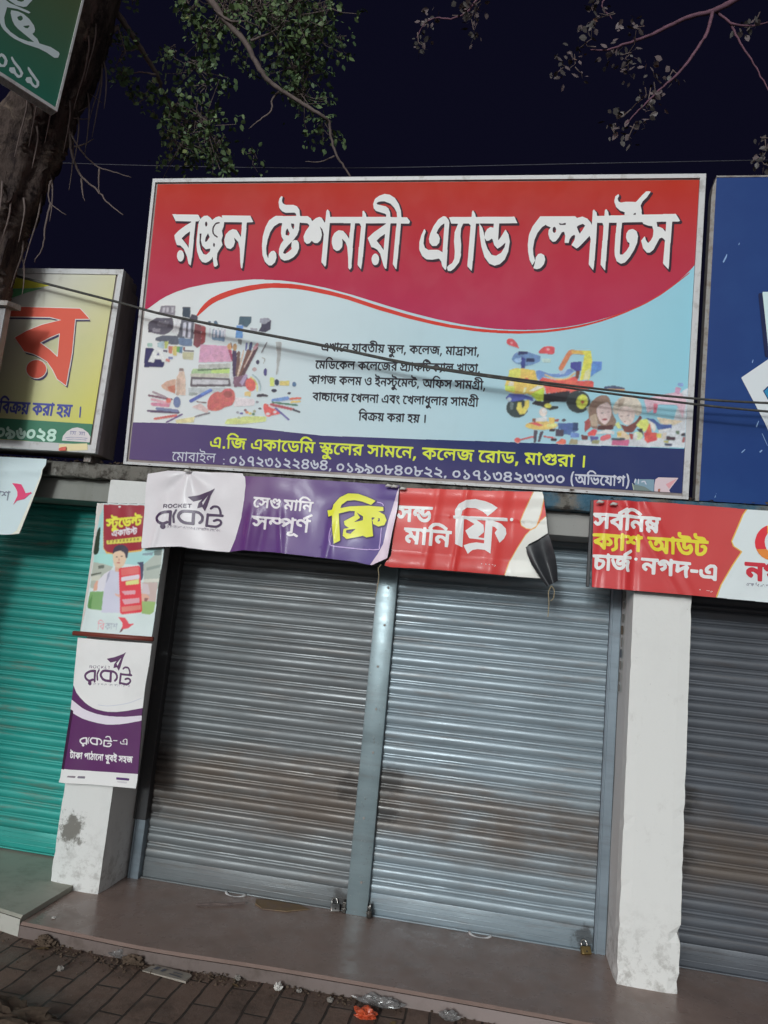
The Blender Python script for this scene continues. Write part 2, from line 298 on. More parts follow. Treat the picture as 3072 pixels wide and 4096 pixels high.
# ------------------------------------------------------------------ prints (outlines of lettering and pictures: first point, then steps, in half millimetres on their sign)
ART = {
 'big': {
  'printed_panel': [
   [0,[[0.86,0.86,0.86],[0.406,0.698,0.813],[0.35,0.0],[2.5,0.0]],[[58,3167,5741,1,0,-3109,-5740,-1]]],
   [1,[[0.512,0.023,0.117],[0.526,0.023,0.019],[0.0,0.68],[0.0,1.45]],[[58,3167,5738,2,4,-5,0,-854,-16,-27,-61,-73,-79,-79,-84,-72,-81,-61,-83,-55,-100,-57,-80,-40,-92,-40,-105,-40,-112,-37,-108,-31,-106,-26,-92,-18,-211,-28,-111,-9,-46,0,-9,-3,-228,0,-9,3,-54,0,-114,9,-258,31,-280,52,-248,57,-237,63,-386,110,-309,75,-208,37,-146,20,-140,15,-91,3,-9,2,-91,0,-9,3,-114,0,-372,-34,-177,-29,-191,-43,-137,-46,-117,-54,-75,-46,-119,-92,-46,-28]]],
   [1,[0.715,0.046,0.028],[[5752,2230,4,0,1,-3,-7,-10,-149,-134,-107,-87,-118,-78,-72,-40,-131,-66,-109,-49,-108,-42,-180,-58,-120,-28,-106,-21,-160,-23,-234,-17,-223,0,-9,3,-63,0,-8,3,-43,0,-117,9,-243,28,-154,26,-275,58,-328,85,-337,102,-166,40,-283,52,-134,17,-74,3,-9,3,-189,0,-128,-14,-134,-27,-112,-28,-88,-29,-129,-54,-57,-32,-49,-36,-131,-126,-6,-3,-4,5,43,91,45,60,45,44,34,25,94,49,89,34,91,29,149,35,171,25,83,3,9,3,71,0,9,-3,114,-3,111,-11,129,-20,194,-38,215,-51,277,-85,317,-88,268,-64,229,-43,274,-34,157,-11,52,0,8,-3,100,0,9,-3,163,3,217,17,186,29,111,23,89,23,77,23,97,34,189,77,148,74,69,40,83,55,117,91]]],
   [1,[[0.111,0.07,0.202],[0.037,0.04,0.156],[0.3,0.0],[1.5,0.0]],[[5746,487,50,2,4,-5,0,-423,-4,-4,-5735,0,-4,4,0,400,4,5,98,3,8,2,92,0,8,3,200,3,9,3,943,-6,8,-3,352,-17,8,-3,349,-17,57,-5,48,0,9,2,166,0,8,3,869,12,8,3,118,0,8,2,363,6,9,3,137,0,8,3,195,0,8,3,194,0,9,3,194,0,9,2,194,0,9,3,188,0,9,3,191,0,9,3,191,0,9,3]]],
  ],
  'headline_lettering': [
   [2,[0.037,0.009,0.023],[[5312,3044,32,2,23,-4,4,-12,-35,-61,-38,-42,-15,-34,16,-86,82,-1,9,3,223,5,6,-4,43,-69,0,-11,-15,-12,-54,-1,-4,-4,-3,-206,-3,-8,0,-229,-6,-37,-14,0,-54,63,4,235,-23,20,-11,-3,-53,-118,-33,-29,-40,0,-41,46,-23,86,30,47,5,3,12,-1,3,-3,10,-32,15,-22,15,12,18,39,3,23,0,31,-12,40,-35,5,-46,17,-8,5,-9,14,-66,0,-8,-2,-86,0,-17,-4,-2,-4,-2,-288,4,-18,11,2,29,32,27,52,-1,18,-21,17,-15,40,0,54,21,35,35,12,28,-3,30,-21,17,-52,-3,-65,-26,-86,-40,-77,-35,-47,-14,-11,-29,-9,-20,0,-38,24,-23,60,-6,57,0,180,5,97,-58,-3,-4,-385,-3,-9,0,-88,-7,-8,-9,1,-7,7,-43,57,6,397,-12,28,-32,2,-5,-4,3,-43,-3,-335,-5,-102,-7,-8,-12,4,-47,61,0,231,3,32,-7,18,-67,-81,-30,-30,-12,-8,-14,0,-53,35,-3,6,1,8,27,49,2,37,-14,-7,-15,-22,-10,-45,-5,-6,-50,2,-4,6,2,69,-11,34,-7,2,-10,-13,-18,-43,-29,-39,-20,-5,-23,0,-32,30,-18,48,0,55,10,20,-34,17,-6,-2,-20,-14,-41,-59,-26,-77,-9,-77,9,-63,10,-25,21,34,24,7,20,-1,32,-19,13,-41,0,-23,-6,-29,-3,-14,-16,-21,-25,-26,-23,-8,-17,-1,-32,9,-5,6,0,27,-15,4,-29,53,-21,83,-8,80,0,37,5,77,30,86,71,108,358,2,20,-15,49,12,51,-21,34,-34,2,113,10,13,14,2,23,-25,6,-10,8,-32,52,-1,4,5,0,57,16,10,14,-3,21,-30,7,-35,129,5,4,4,-1,9,-41,17,-46,46,-17,51,0,26,7,38,31,28,12,0,9,-20,1,-15,-11,-23,5,-17,7,-6,14,-7,35,6,97,-3,7,5,48,62],
[2657,3030,19,1,54,-9,58,-35,49,-68,28,-72,10,-68,58,-2,38,-44,-3,-29,-7,-12,-80,-1,-4,-4,-3,-371,-3,-9,0,-100,-4,-6,-21,0,-37,55,2,405,3,9,0,20,-4,4,-40,0,-4,-4,-3,-480,-4,-7,-23,0,-24,33,-48,132,-37,43,-31,17,-32,9,-47,99,2,15,60,60,101,76,4,6,-5,1,-178,-1,-1,-360,-6,-106,-3,-28,-4,-7,-14,2,-42,53,-2,197,2,9,3,208,-15,29,-6,4,-26,0,-4,-4,-3,-249,3,-8,3,-220,-19,-27,-12,1,-20,23,-12,114,-17,100,-7,23,-20,44,-12,10,-5,-71,-23,-30,-26,-9,-23,0,-38,28,-20,54,-3,28,0,46,20,52,47,35,25,0,35,-6,44,-44,16,-21,4,53,0,74,-4,4,-209,2,-1,-460,-13,-21,-14,2,-45,53,-1,306,-11,-63,-32,-38,-34,-1,-17,4,-20,15,-18,-21,-28,-6,-17,0,-33,30,-12,63,21,62,31,52,-22,21,-34,3,-35,-1,2,-75,-17,-57,-26,-40,25,-2,12,-12,17,-31,6,-40,0,-20,-14,-49,-37,-49,-56,-35,-43,-9,-17,0,-38,19,-20,28,-12,26,-3,69,12,51,27,43,-21,31,-12,40,-3,75,6,31,-4,4,-15,0,-54,-34,-35,-61,-23,-89,-6,-63,3,-46,6,-37,7,-12,20,36,17,12,37,2,26,-29,10,-60,-12,-52,-38,-38,-43,0,-53,47,-31,69,-3,17,-15,85,0,123,21,100,34,75,43,34,29,18,227,-1,-4,13,-14,7,-100,-1,-40,17,-31,31,-7,10,-14,54,-1,20,6,43,21,30,20,-3,13,-10,-6,-45,10,-20,9,-10,26,-12,85,0,43,-17,33,-41,12,-63,4,-4,80,-1,34,-22,17,-25,29,24,34,14,17,1,27,-10,25,-32,4,12,0,86,6,20,10,7,11,-1,24,-23,12,-55,4,-4,329,0,4,4,-3,9,1,48,15,8,17,-4,24,-41,7,-23,195,0,0,7,-15,11,-97,30,-29,32,-12,49,17,63,44,38],
[2653,2934,-37,-6,-10,-7,0,-5,90,-19,8,-6,26,-20,9,-15,12,-29,7,-46,21,-4,31,2,-5,37,-23,40,-49,53,-66,25],
[3606,2850,13,1,5,-6,21,-32,7,-26,7,-7,382,6,10,-7,31,-63,1,-12,-4,-6,-175,-1,-4,-4,1,-135,46,82,9,8,11,0,35,-55,18,-77,-9,-115,-26,-77,-25,-31,-27,-27,-49,-17,-11,0,-58,21,-51,62,-6,9,-40,112,-27,126,-11,105,-7,10,-9,0,-4,-4,0,-386,-3,-8,0,-69,-3,-28,-4,-7,-14,2,-47,50,2,432,-18,18,-43,-1,-19,-49,0,-71,15,-89,5,-100,0,-31,-14,-72,-40,-60,-40,-34,-41,2,-9,15,-8,-9,-15,2,-35,44,-12,46,-24,29,-57,-10,-72,3,-49,35,-37,66,-7,69,0,28,15,77,27,64,6,3,12,-1,18,-31,-15,-58,0,-74,16,-38,37,-23,89,3,23,-4,20,-11,0,270,-21,-14,-23,-37,-11,-29,18,-17,18,-40,-3,-57,-27,-35,-6,-4,-51,1,-35,38,-7,26,-2,31,9,52,28,80,43,71,30,24,25,15,37,-4,18,-17,5,9,32,3,194,0,4,4,1,49],
[280,2810,310,-4,16,-7,18,-33,32,25,48,6,39,-24,21,-23,35,27,28,9,32,-4,2,11,6,4,337,-3,41,-67,4,-14,-5,-7,-65,-6,-5,-4,3,-46,0,-397,-6,-66,-4,-4,-11,0,-18,18,-12,55,-20,151,-27,78,-20,19,1,-20,-12,-54,-32,-27,-23,0,-36,10,-31,43,-9,54,9,66,35,44,40,22,23,1,37,-9,43,-56,2,63,-5,61,-189,2,-1,-45,-11,-35,0,-14,11,-46,-8,-60,16,-40,1,-14,-37,-63,-14,-37,0,-46,19,-65,0,-15,-24,-23,-11,-1,-20,3,-7,7,-19,75,-34,-27,-29,-15,-20,0,-37,9,-38,44,-34,77,-15,71,-6,55,6,208,-4,4,-17,-1,1,-406,-9,-91,-12,-4,-33,27,-24,77,-21,41,-3,-1,5,-17,0,-35,-4,-14,-15,-24,-14,-8,-20,0,-15,6,-17,18,-15,37,0,43,9,25,12,13,17,6,12,-1,28,-15,1,3,-8,11,-41,36,-32,3,-14,6,-29,67,-12,46,1,9,52,58,65,51,53,33,-170,5,-49,78],
[5490,2717,-45,-4,7,-32,27,-4,22,-12,15,-14,0,65],
[693,2703,-1,-13,7,-14,3,3,0,11,-4,11],
[3387,2699,-1,-266,7,-173,37,26,19,47,0,63,-18,111,0,109,23,71,-4,4,-54,0],
[3713,2694,-2,-4,14,-17,22,-53,16,30,10,9,26,15,29,-1,1,17,-5,4],
[1681,2688,5,-21,10,-11,-2,28,-4,4],
[4719,2688,-29,-11,-9,-10,20,-47,34,59,-4,5],
[4447,2659,-6,-6,-1,-20,10,-15,7,9,0,12],
[1630,2620,-4,-10,1,-29,20,-6,5,15,-13,24,-6,7],
[504,2586,-31,-23,-34,-36,71,-75,-1,129,-2,5],
[2696,2566,-32,-23,-25,-30,60,-71,1,119,-1,5],
[730,2561,-15,-28,1,-32,25,40],
[3824,2527,-20,-15,-30,-5,4,-14,25,-60,38,-50,40,-11,44,29,29,58,2,15,-25,-24,-27,-18,-20,-3,-38,41],
[653,2476,-1,-9,23,-66,28,-40,16,-6,14,-1,29,30,3,17,-49,-6,-50,46],
[1681,2466,-52,-65,-7,-25,8,-3,20,10,41,36,-5,20,0,25],
[2611,2381,19,2,13,-4,19,-20,12,-26,3,-40,-3,-17,-10,-21,-17,-14,-28,-1,-13,7,-17,20,-8,23,-4,37,6,29,18,21]]],
   [3,[0.86,0.86,0.86],[[5303,3053,21,1,20,-3,2,-4,-33,-55,-38,-42,-17,-43,13,-51,0,-23,5,-19,197,3,8,3,89,0,23,3,9,-10,37,-60,-6,-7,-9,-3,-54,0,-4,-4,-3,-209,-3,-9,0,-228,-4,-33,-47,50,-6,11,6,229,-13,16,-17,13,-23,-8,-51,-115,-32,-30,-29,0,-38,44,-23,77,29,43,4,0,13,-37,14,-20,7,-8,3,1,21,24,17,37,3,23,0,43,-14,43,-36,5,-45,17,-7,3,-4,12,-7,4,-171,-3,-20,-4,-1,-54,-3,-9,0,-243,4,-20,26,0,32,37,26,49,0,31,-22,18,-15,40,1,42,20,35,29,9,12,1,31,-18,7,-9,14,-46,-5,-69,-24,-71,-40,-77,-35,-47,-11,-8,-29,-10,-8,1,-38,23,-21,58,-6,57,0,169,3,8,0,57,3,9,-1,37,-75,0,-1,-174,-3,-9,0,-208,-3,-9,-1,-91,-17,18,-30,42,0,160,2,8,0,74,3,9,0,146,-13,32,-45,1,-6,2,-1,-4,2,-214,-2,-9,0,-160,-3,-8,0,-55,-5,-41,-25,29,-22,30,0,220,3,8,0,34,-13,33,-78,-95,-27,-28,-15,-8,-51,36,27,51,3,43,-7,10,-6,0,-23,-16,-15,-26,-9,-42,-36,1,-4,4,3,69,-12,37,-4,5,-20,-4,-28,-58,-25,-34,-4,-4,-17,-4,-12,1,-29,27,-18,51,1,43,18,26,-9,6,-31,13,-9,10,-36,-24,-42,-60,-26,-77,-9,-88,9,-66,21,-60,-22,-46,-4,0,-29,52,-20,82,-9,80,3,72,3,34,29,83,69,106,346,1,20,-18,51,15,49,-21,31,-33,18,-33,1,149,10,11,27,-31,6,-32,7,-4,66,1,1,60,10,10,6,-3,18,-27,6,-34,4,-4,26,3,89,0,37,4,60,0,-63,1,-1,13,2,9,-3,6,-44,16,-41,38,-20,54,0,17,6,37,27,25,4,-2,6,-17,-13,-26,8,-25,3,-6,23,-12,43,8,69,0,28,-3,10,7,49,63],
[2649,3039,7,1,54,-9,57,-35,47,-66,28,-71,11,-70,6,-3,54,-1,34,-41,-2,-17,-3,-8,-3,-2,-75,0,-5,2,-5,-3,0,-220,-3,-9,0,-148,-2,-9,-2,-103,-9,0,-35,52,3,394,3,8,0,35,-5,4,-57,0,-4,-4,-3,-483,-4,-4,-9,0,-4,4,-17,26,-47,131,-35,43,-37,21,-29,7,-47,98,59,61,114,86,10,10,1,3,-5,1,-212,-1,-1,-363,-3,-9,0,-57,-7,-71,-34,38,-7,13,-3,186,3,8,3,220,-15,29,-10,7,-40,0,-4,-4,0,-60,-3,-9,0,-194,3,-9,0,-171,3,-9,0,-28,-16,-23,-18,20,-12,114,-17,100,-6,23,-21,44,-37,35,-2,-5,9,-34,0,-40,-4,-17,-23,-29,-23,-7,-12,0,-34,24,-21,55,-3,28,0,37,20,49,30,24,17,9,47,-7,40,-40,33,-47,1,70,3,8,0,89,-4,4,-71,0,-9,3,-146,-2,-1,-462,-10,-18,-44,52,0,306,-21,54,-27,27,-2,1,-1,-2,19,-40,12,-52,-10,-51,-5,-9,-24,-26,-23,-1,-17,3,-26,22,-3,-1,-20,-26,-31,-7,-32,28,-12,54,20,60,33,51,-2,15,-4,6,-20,14,-63,4,-9,3,-11,-2,-1,-60,2,-17,-17,-60,-47,-68,4,0,13,12,29,0,10,-7,14,-20,6,-17,6,-43,-15,-51,-7,-13,-30,-36,-13,-9,-40,-23,-48,-9,-42,21,-25,46,-3,60,9,40,6,17,26,43,-24,37,-12,40,-2,63,5,31,-1,20,-34,-2,-53,-35,-37,-63,-23,-88,-3,-54,-3,-9,0,-37,9,-57,21,-44,4,1,0,28,4,15,21,29,22,6,12,0,24,-27,9,-48,-12,-52,-35,-35,-32,0,-26,20,-23,24,-32,68,-3,18,-14,85,0,112,20,100,34,74,40,31,30,19,80,0,8,-3,144,2,-6,25,-18,13,-100,-2,-40,17,-27,27,-8,11,-15,63,7,43,18,25,8,-2,9,-6,-4,-29,0,-20,12,-23,9,-6,26,-12,85,0,42,-16,31,-40,12,-63,4,-6,83,-1,36,-24,18,-32,37,33,35,14,8,0,23,-9,34,-50,6,-4,4,36,0,86,4,14,6,10,6,-2,18,-19,12,-46,0,-11,4,-4,346,0,4,4,-3,57,2,3,11,4,21,-30,6,-11,4,-20,6,-7,209,1,0,23,-17,12,-97,29,-27,30,-10,46,13,51,12,13,32,25],
[2633,2959,-23,-2,-20,-6,-15,-12,9,-13,92,-21,32,-24,20,-42,8,-49,23,-4,49,1,-9,52,-29,49,-46,46,-65,25],
[3595,2856,4,3,2,-2,21,-33,10,-34,4,-1,54,0,9,2,305,0,9,3,14,-3,32,-64,0,-3,-183,-3,1,-165,4,-12,3,2,21,35,36,69,6,5,32,-51,18,-74,-9,-106,-29,-83,-46,-49,-52,-17,-55,21,-54,68,-40,112,-26,125,-12,106,-3,12,-32,0,-2,-392,-3,-8,0,-69,-3,-29,-4,-1,-44,47,2,434,-21,18,-54,0,-4,-3,-17,-49,0,-83,14,-88,3,-92,3,-8,0,-20,-15,-72,-44,-64,-34,-28,-26,2,-3,2,-6,14,-6,23,15,20,34,24,19,47,0,75,-17,111,0,97,28,86,-4,4,-66,1,-28,66,31,5,197,0,5,4,0,48],
[5213,2833,-9,-4,-13,-16,25,-1,1,15],
[272,2819,41,1,8,-3,249,-3,14,-6,26,-44,6,9,31,26,40,5,36,-23,27,-28,34,29,32,12,11,0,37,-15,-9,22,4,5,325,-4,40,-69,-20,-4,-48,-3,-5,-5,0,-51,3,-9,0,-385,-3,-9,0,-37,-4,-19,-8,3,-7,10,-12,55,-20,151,-27,78,-49,47,-1,-5,14,-43,-11,-51,-30,-27,-12,0,-34,9,-29,41,-10,54,10,54,5,9,29,34,41,21,45,-9,58,-80,1,102,-3,9,0,48,-4,7,-203,2,-1,-49,-15,-48,15,-57,-9,-46,0,-14,17,-43,-36,-63,-15,-34,0,-60,19,-69,-18,-18,-6,-3,-17,3,-6,10,-22,96,-4,-2,-4,-17,-18,-19,-17,-14,-32,-14,-42,9,-36,41,-34,77,-15,71,-5,54,2,178,4,34,12,28,-17,-23,-34,-2,-2,-200,3,-9,0,-200,-3,-8,-3,-66,-4,-17,-26,23,-24,77,-47,87,-46,39,-31,4,-12,4,-29,66,-11,43,49,55,66,51,68,42,1,6,-6,4,-180,4],
[3291,2796,13,1,20,-6,30,-35,9,-29,0,-283,3,-8,3,-200,-10,-14,-36,42,-12,46,-24,32,-11,1,-60,-12,-60,3,-9,4,-40,32,-35,63,-3,20,-3,66,14,74,23,60,7,6,14,-26,-13,-49,0,-65,-2,-12,18,-47,37,-25,92,2,20,-3,40,-23,-3,307,-12,-4,-25,-20,-24,-38,-14,-35,1,-6,20,-16,18,-38,-3,-48,-26,-34,-41,-2,-6,3,-29,33,-9,40,9,57,29,80,45,74],
[5470,2742,-51,-3,11,-49,20,-2,31,-14,26,-34,4,19,-1,82],
[676,2734,-7,-10,0,-20,9,-23,9,-3,10,12,0,20,-8,20,-5,4],
[830,2731,-29,-6,-14,-8,-21,-33,-6,-23,0,-31,9,-31,23,-26,32,-19,9,3,0,8,-40,27,-10,15,-6,23,0,29,4,14,11,23,9,10,38,10,3,8],
[4536,2728,-26,-8,-11,0,-20,6,-4,-2,9,-17,3,-1,52,0,4,4,0,14,-2,4],
[3679,2720,-3,-1,5,-9,20,-25,7,-12,17,-49,11,-45,2,42,20,40,32,21,31,-7,1,44],
[1656,2717,-2,-7,9,-31,14,-20,7,-8,3,1,6,27,-5,31,-7,4],
[4707,2717,-37,-15,-17,-15,19,-46,15,-25,27,43,20,42,-21,16],
[4430,2688,-12,-12,-1,-32,9,-17,10,-4,9,4,6,12,0,22,-7,19],
[1616,2659,-13,-26,0,-40,1,-3,9,-4,26,-5,6,9,4,17,-27,49],
[499,2622,-46,-33,-42,-45,72,-77,21,-32,-1,184],
[2690,2603,-46,-34,-34,-39,51,-59,32,-42,1,170,-1,5],
[619,2599,-2,-9,3,-9,6,-85,23,-77,34,-49,27,-9,11,0,36,35,3,31,-1,2,-15,0,-37,-8,-46,42,-21,58,0,75,-4,4],
[713,2600,-21,-44,-3,-35,1,-14,17,2,7,7,25,43,-20,38,-3,4],
[3739,2566,10,-47,29,-69,43,-59,23,-8,26,-3,49,32,29,58,6,37,-1,11,-42,-42,-27,-18,-8,-3,-35,38,-22,63,-9,3,-26,-21,-23,-3],
[1681,2513,-35,-37,-40,-52,-9,-28,-1,-9,4,-3,19,-6,32,21,34,31,1,11,-6,20],
[793,2494,-4,-4,-3,-17,6,-17,9,-7,7,7,1,20,-6,14],
[409,2410,12,-2,18,-11,15,-27,6,-23,0,-23,-3,-14,-11,-20,-19,-10,-20,6,-13,13,-11,20,-6,20,0,31,4,14,12,19],
[4309,2407,12,1,29,-18,12,-37,1,-14,-9,-43,-24,-33,-14,-11,-29,-9,-31,9,-4,7,11,45,6,63,21,34],
[2603,2390,7,1,11,-3,18,-17,9,-18,6,-26,-6,-37,-8,-14,-16,-10,-17,0,-11,8,-13,16,-9,26,-3,23,7,28,15,19]]],
  ],
  'body_lettering': [
   [2,[0.037,0.034,0.046],[[2646,1459,21,1,26,-9,9,-10,11,-21,75,-1,3,-12,-11,-8,0,-63,-4,-7,-6,0,-20,19,-26,12,-3,13,16,11,2,6,-23,13,-7,-4,0,-63,-8,-7,-7,7,0,63,-4,4,-24,-2,16,-20,1,-25,-7,-13,-15,-9,-17,1,-8,5,-13,13,-11,26,-3,14,10,7,18,-41,7,-7,20,0,5,9,0,15,-5,9,-9,-1,-2,-8,-6,-5,-9,5,0,11,10,14,-4,2,-43,-2,-1,-68,-7,-7,-25,27,-19,8,-6,12,9,11,27,18,-47,-1,2,-68,-4,-7,-12,4,-1,66,-4,6,-9,0,-1,-3,0,-66,-4,-7,-7,1,-25,24,-15,5,-9,11,18,20,-18,12,-6,11,4,7,72,0,11,12,9,-10,128,2,-22,1,-13,14,3,11],
[2656,1445,-14,-4,2,-3,23,-1,14,-16,12,0,-2,12,-7,6],
[3617,1430,4,1,12,-11,88,-1,3,9,6,3,6,-10,9,-2,3,-9,-11,-9,0,-65,-4,-7,-10,4,0,60,-4,10,-6,3,-7,-5,0,-65,-7,-7,-8,7,-1,43,-6,0,-13,-23,-10,-10,-5,0,-16,18,7,9,9,-10,5,3,3,7,-2,14,-26,19,-7,-5,0,-65,-5,-7,-9,4,-1,66,-7,7,-43,0,-4,-5,1,-19,32,19,9,-11,-5,-17,3,-43,-7,-8,-17,11,-29,-4,-15,12,-3,18,7,7,7,-5,0,-11,4,-4,36,4,-2,28,-25,-23,-10,6,0,40,-5,5,-23,-2,-1,-68,-4,-7,-6,0,-4,7,0,63,-4,6,-9,0,-1,-4,0,-65,-4,-6,-9,2,-5,21,-15,15,-6,0,-4,-7,0,-5,10,-9,-5,-11,-5,0,-14,14,0,20,14,17,-23,23,4,9,72,1,11,9,11,-9,89,0],
[2283,1427,7,1,9,-11,112,-1,3,-9,-11,-8,-2,-70,-5,-3,-7,4,-1,29,-9,12,-18,2,0,-12,8,-8,-8,-9,-10,6,-5,11,0,15,10,12,11,3,20,-9,0,20,-46,1,-11,-9,-9,-21,0,-14,6,-15,17,-2,5,-6,-5,-7,-14,-3,-14,9,-10,24,0,17,12,25,-19,2,-5,-4,3,-66,-4,-7,-9,0,-4,7,0,63,-4,6,-6,1,-4,-4,0,-66,-5,-7,-6,1,-19,22,-27,18,3,9,21,10,0,9,-12,-9,-11,0,-12,13,0,11,6,7,6,0,6,-16,17,16,8,-3,8,-13,1,-11,-17,-23,17,-13,2,67,7,4,8,-7,9,-1],
[2817,1419,176,0,4,-12,-14,-8,-1,-66,-6,-4,-7,4,0,40,-5,6,-5,0,-2,-9,-7,-4,-13,15,-7,0,-4,-8,13,-14,-6,-13,-21,21,0,14,9,13,18,3,11,-7,17,5,0,7,-71,1,-6,-27,15,-15,4,-14,-10,-15,-15,0,-1,-16,19,-23,-9,-7,-14,12,-12,-12,-17,0,-9,10,0,14,9,9,18,5,-7,9,-26,17,0,9,8,8,-10,4,-12,16,9,7,6,-7,5,0,5,12,-5,4,-22,0,-5,7],
[3049,1419,315,1,7,-7,-4,-7,-33,-2,7,-6,12,-1,6,-7,-2,-46,3,-8,-4,-7,-7,1,-6,11,-2,42,-5,-2,1,-20,-3,-11,-10,-9,-23,-3,-20,14,-15,32,-2,12,3,3,12,-3,7,-26,10,-12,20,-4,7,10,-4,4,-12,-5,-14,9,-4,12,9,20,-5,2,-38,-2,-1,-68,-7,-7,-7,7,-1,43,-9,0,-2,-9,-7,-4,-6,4,-5,12,-9,0,-3,-9,13,-14,-7,-12,-15,12,-6,14,3,14,10,10,14,0,11,-5,18,4,0,8,-55,2,-8,-4,-15,-21,-1,-25,4,-9,9,-4,8,2,6,-9,-6,-7,-17,0,-11,8,-7,16,0,31,12,20,-34,2,-5,-5,18,-17,2,-20,-9,-12,-15,1,-4,8,12,6,3,6,-5,9,-11,4,-1,-50,-8,-7,-21,24,-21,10,-6,13,7,8,28,17,-38,2,-4,7],
[2157,1416,19,1,12,-16,1,-68,-5,-7,-5,0,-12,11,-40,1,-11,11,-4,10,0,17,9,7,6,-4,-1,-18,7,-9,40,1,1,43,-4,6,-9,0,-9,-9,-2,-9,12,-8,-3,-13,-12,0,-12,16,6,22],
[3456,1406,-2,-5,9,-20,10,-7,0,30],
[3670,1406,-1,-5,7,-8,15,6,-4,7],
[2473,1403,-2,-4,8,-9,0,-9,-14,-11,22,-16,2,45,-5,4],
[2750,1403,-1,-4,7,-5,3,-10,-16,-14,21,-14,2,43,-5,4],
[2861,1402,6,-15,12,0,-3,15],
[3316,1399,-10,-6,-2,-12,9,0,11,9],
[2581,1385,-18,-12,21,-14,2,22],
[3090,1385,-15,-12,18,-14,1,22],
[2864,1359,-8,-6,8,-7,5,4,-1,9],
[2884,1361,0,-16,9,2,-3,12],
[3377,1350,10,1,4,-10,-9,-25,-6,-5,-6,5],
[3755,1350,9,1,5,-10,-7,-20,-9,-6,-4,4,0,11],
[2735,1347,6,2,7,-10,-9,-13,-10,10],
[3003,1347,10,1,4,-7,-9,-25,-7,-5,-6,8,3,20],
[3223,1279,18,1,15,-6,21,-18,10,-16,126,1,11,10,12,-8,85,-1,4,-9,-11,-9,0,-68,-7,-5,-6,5,-1,40,-4,6,-6,0,-2,-9,-7,-4,-14,16,-8,-2,-1,-10,12,-12,-6,-12,-21,21,0,14,13,15,11,1,14,-5,9,4,9,-1,0,6,-3,2,-64,-2,2,-65,-7,-8,-7,8,-3,62,-10,4,-4,-9,2,-55,-6,-10,-15,-8,-7,7,14,17,-1,58,-32,-1,19,-17,3,-20,-7,-12,-14,-3,-6,9,12,9,0,9,-6,6,-9,2,1,-51,-7,-7,-20,21,-24,14,-6,12,6,8,31,20,-75,2,-5,-5,2,-51,11,-1,10,12,0,15,-13,5,2,12,16,1,10,-13,0,-17,-7,-14,-21,-18,-11,0,-12,15,-1,52,-4,4,-9,0,-4,-4,3,-63,-4,-7,-9,3,-4,12,0,55,-5,4,-26,-2,19,-17,3,-17,-9,-14,-15,-4,-5,4,0,6,13,8,2,6,-4,9,-12,2,2,-48,-5,-7,-9,1,-14,19,-24,12,-5,9,0,6,7,7,27,16,2,2,-7,2,-40,-2,2,-68,-4,-7,-10,4,-3,66,-5,6,-10,-9,3,-54,-13,-16,-11,-2,-6,6,16,17,-3,29,2,26,-3,4,-9,0,-4,-4,0,-75,-7,-4,-12,11,-31,-2,-12,3,-12,18,0,14,4,7,9,-7,5,-17,37,-1,5,4,-2,33,-6,0,-25,-28,-7,6,1,18,-9,0,-6,5,-3,6,3,9,15,15,23,3,14,-12,2,16,4,4,11,-8,37,0,9,11,14,-11,95,3,7,24],
[2194,1267,22,1,21,-12,13,-15,-6,-8,-31,21,-12,0,-15,-15,0,-6,7,-4,297,2,4,-10,-11,-8,-1,-69,-6,-4,-7,4,0,40,-5,7,-5,-1,-2,-9,-7,-4,-14,17,-9,-3,-1,-10,11,-14,-4,-9,-13,6,-8,12,0,20,11,11,16,2,8,-6,12,6,8,-2,2,6,-5,4,-78,-4,19,-23,0,-17,-15,-12,-10,3,0,9,10,6,1,8,-4,7,-8,2,-2,-49,-7,-7,-7,1,-18,23,-19,9,-5,11,8,12,28,17,-38,1,-9,-3,-12,-21,-1,-23,7,-12,18,-2,1,-9,-10,-7,-17,6,-13,21,0,26,9,23,-48,0,0,-25,20,16,7,-5,6,-20,-6,-23,-12,-13,-15,-3,-12,4,-17,17,-14,43,6,5,6,-4,13,-35,13,-12,11,-1,7,4,5,9,-1,11,-11,-9,-11,0,-10,12,-2,29,-31,1,-5,-4,0,-66,-4,-6,-6,0,-4,6,0,66,-7,4,-7,-7,0,-63,-3,-5,-10,1,-5,21,-12,13,-9,0,-4,-4,10,-17,-5,-9,-4,-1,-10,10,-5,8,0,15,15,17,-4,8,-10,2,-8,8,-16,-15,-3,-32,6,-11,15,0,6,-9,-11,-9,-15,3,-9,9,-6,14,0,26,9,23,-15,3,-1,12,5,4,106,0,2,15],
[3224,1261,-9,-11,4,-9,47,0,-5,5,-22,0],
[3640,1253,5,0,8,-10,17,3,71,-3,9,11,18,-10,3,-11,-11,-9,-1,-67,-6,-3,-7,5,0,60,-5,9,-23,-1,16,-23,0,-20,-4,-9,-11,-12,-20,-3,-12,6,-18,21,-8,32,9,7,13,-36,7,-9,9,-4,14,1,4,3,3,9,-3,17,-4,4,-9,-1,-3,-10,-8,-4,-4,3,0,14,11,14,-44,2,-5,-5,0,-65,-4,-7,-6,0,-4,7,0,62,-4,7,-9,1,-4,-5,3,-65,-4,-7,-10,1,-13,18,-30,19,1,10,20,10,3,10,-11,-8,-15,0,-9,9,0,18,9,3,6,-15,3,-1,14,16,10,-3,7,-12,0,-17,-13,-17,16,-14,-1,68,7,4,8,-7,15,-2],
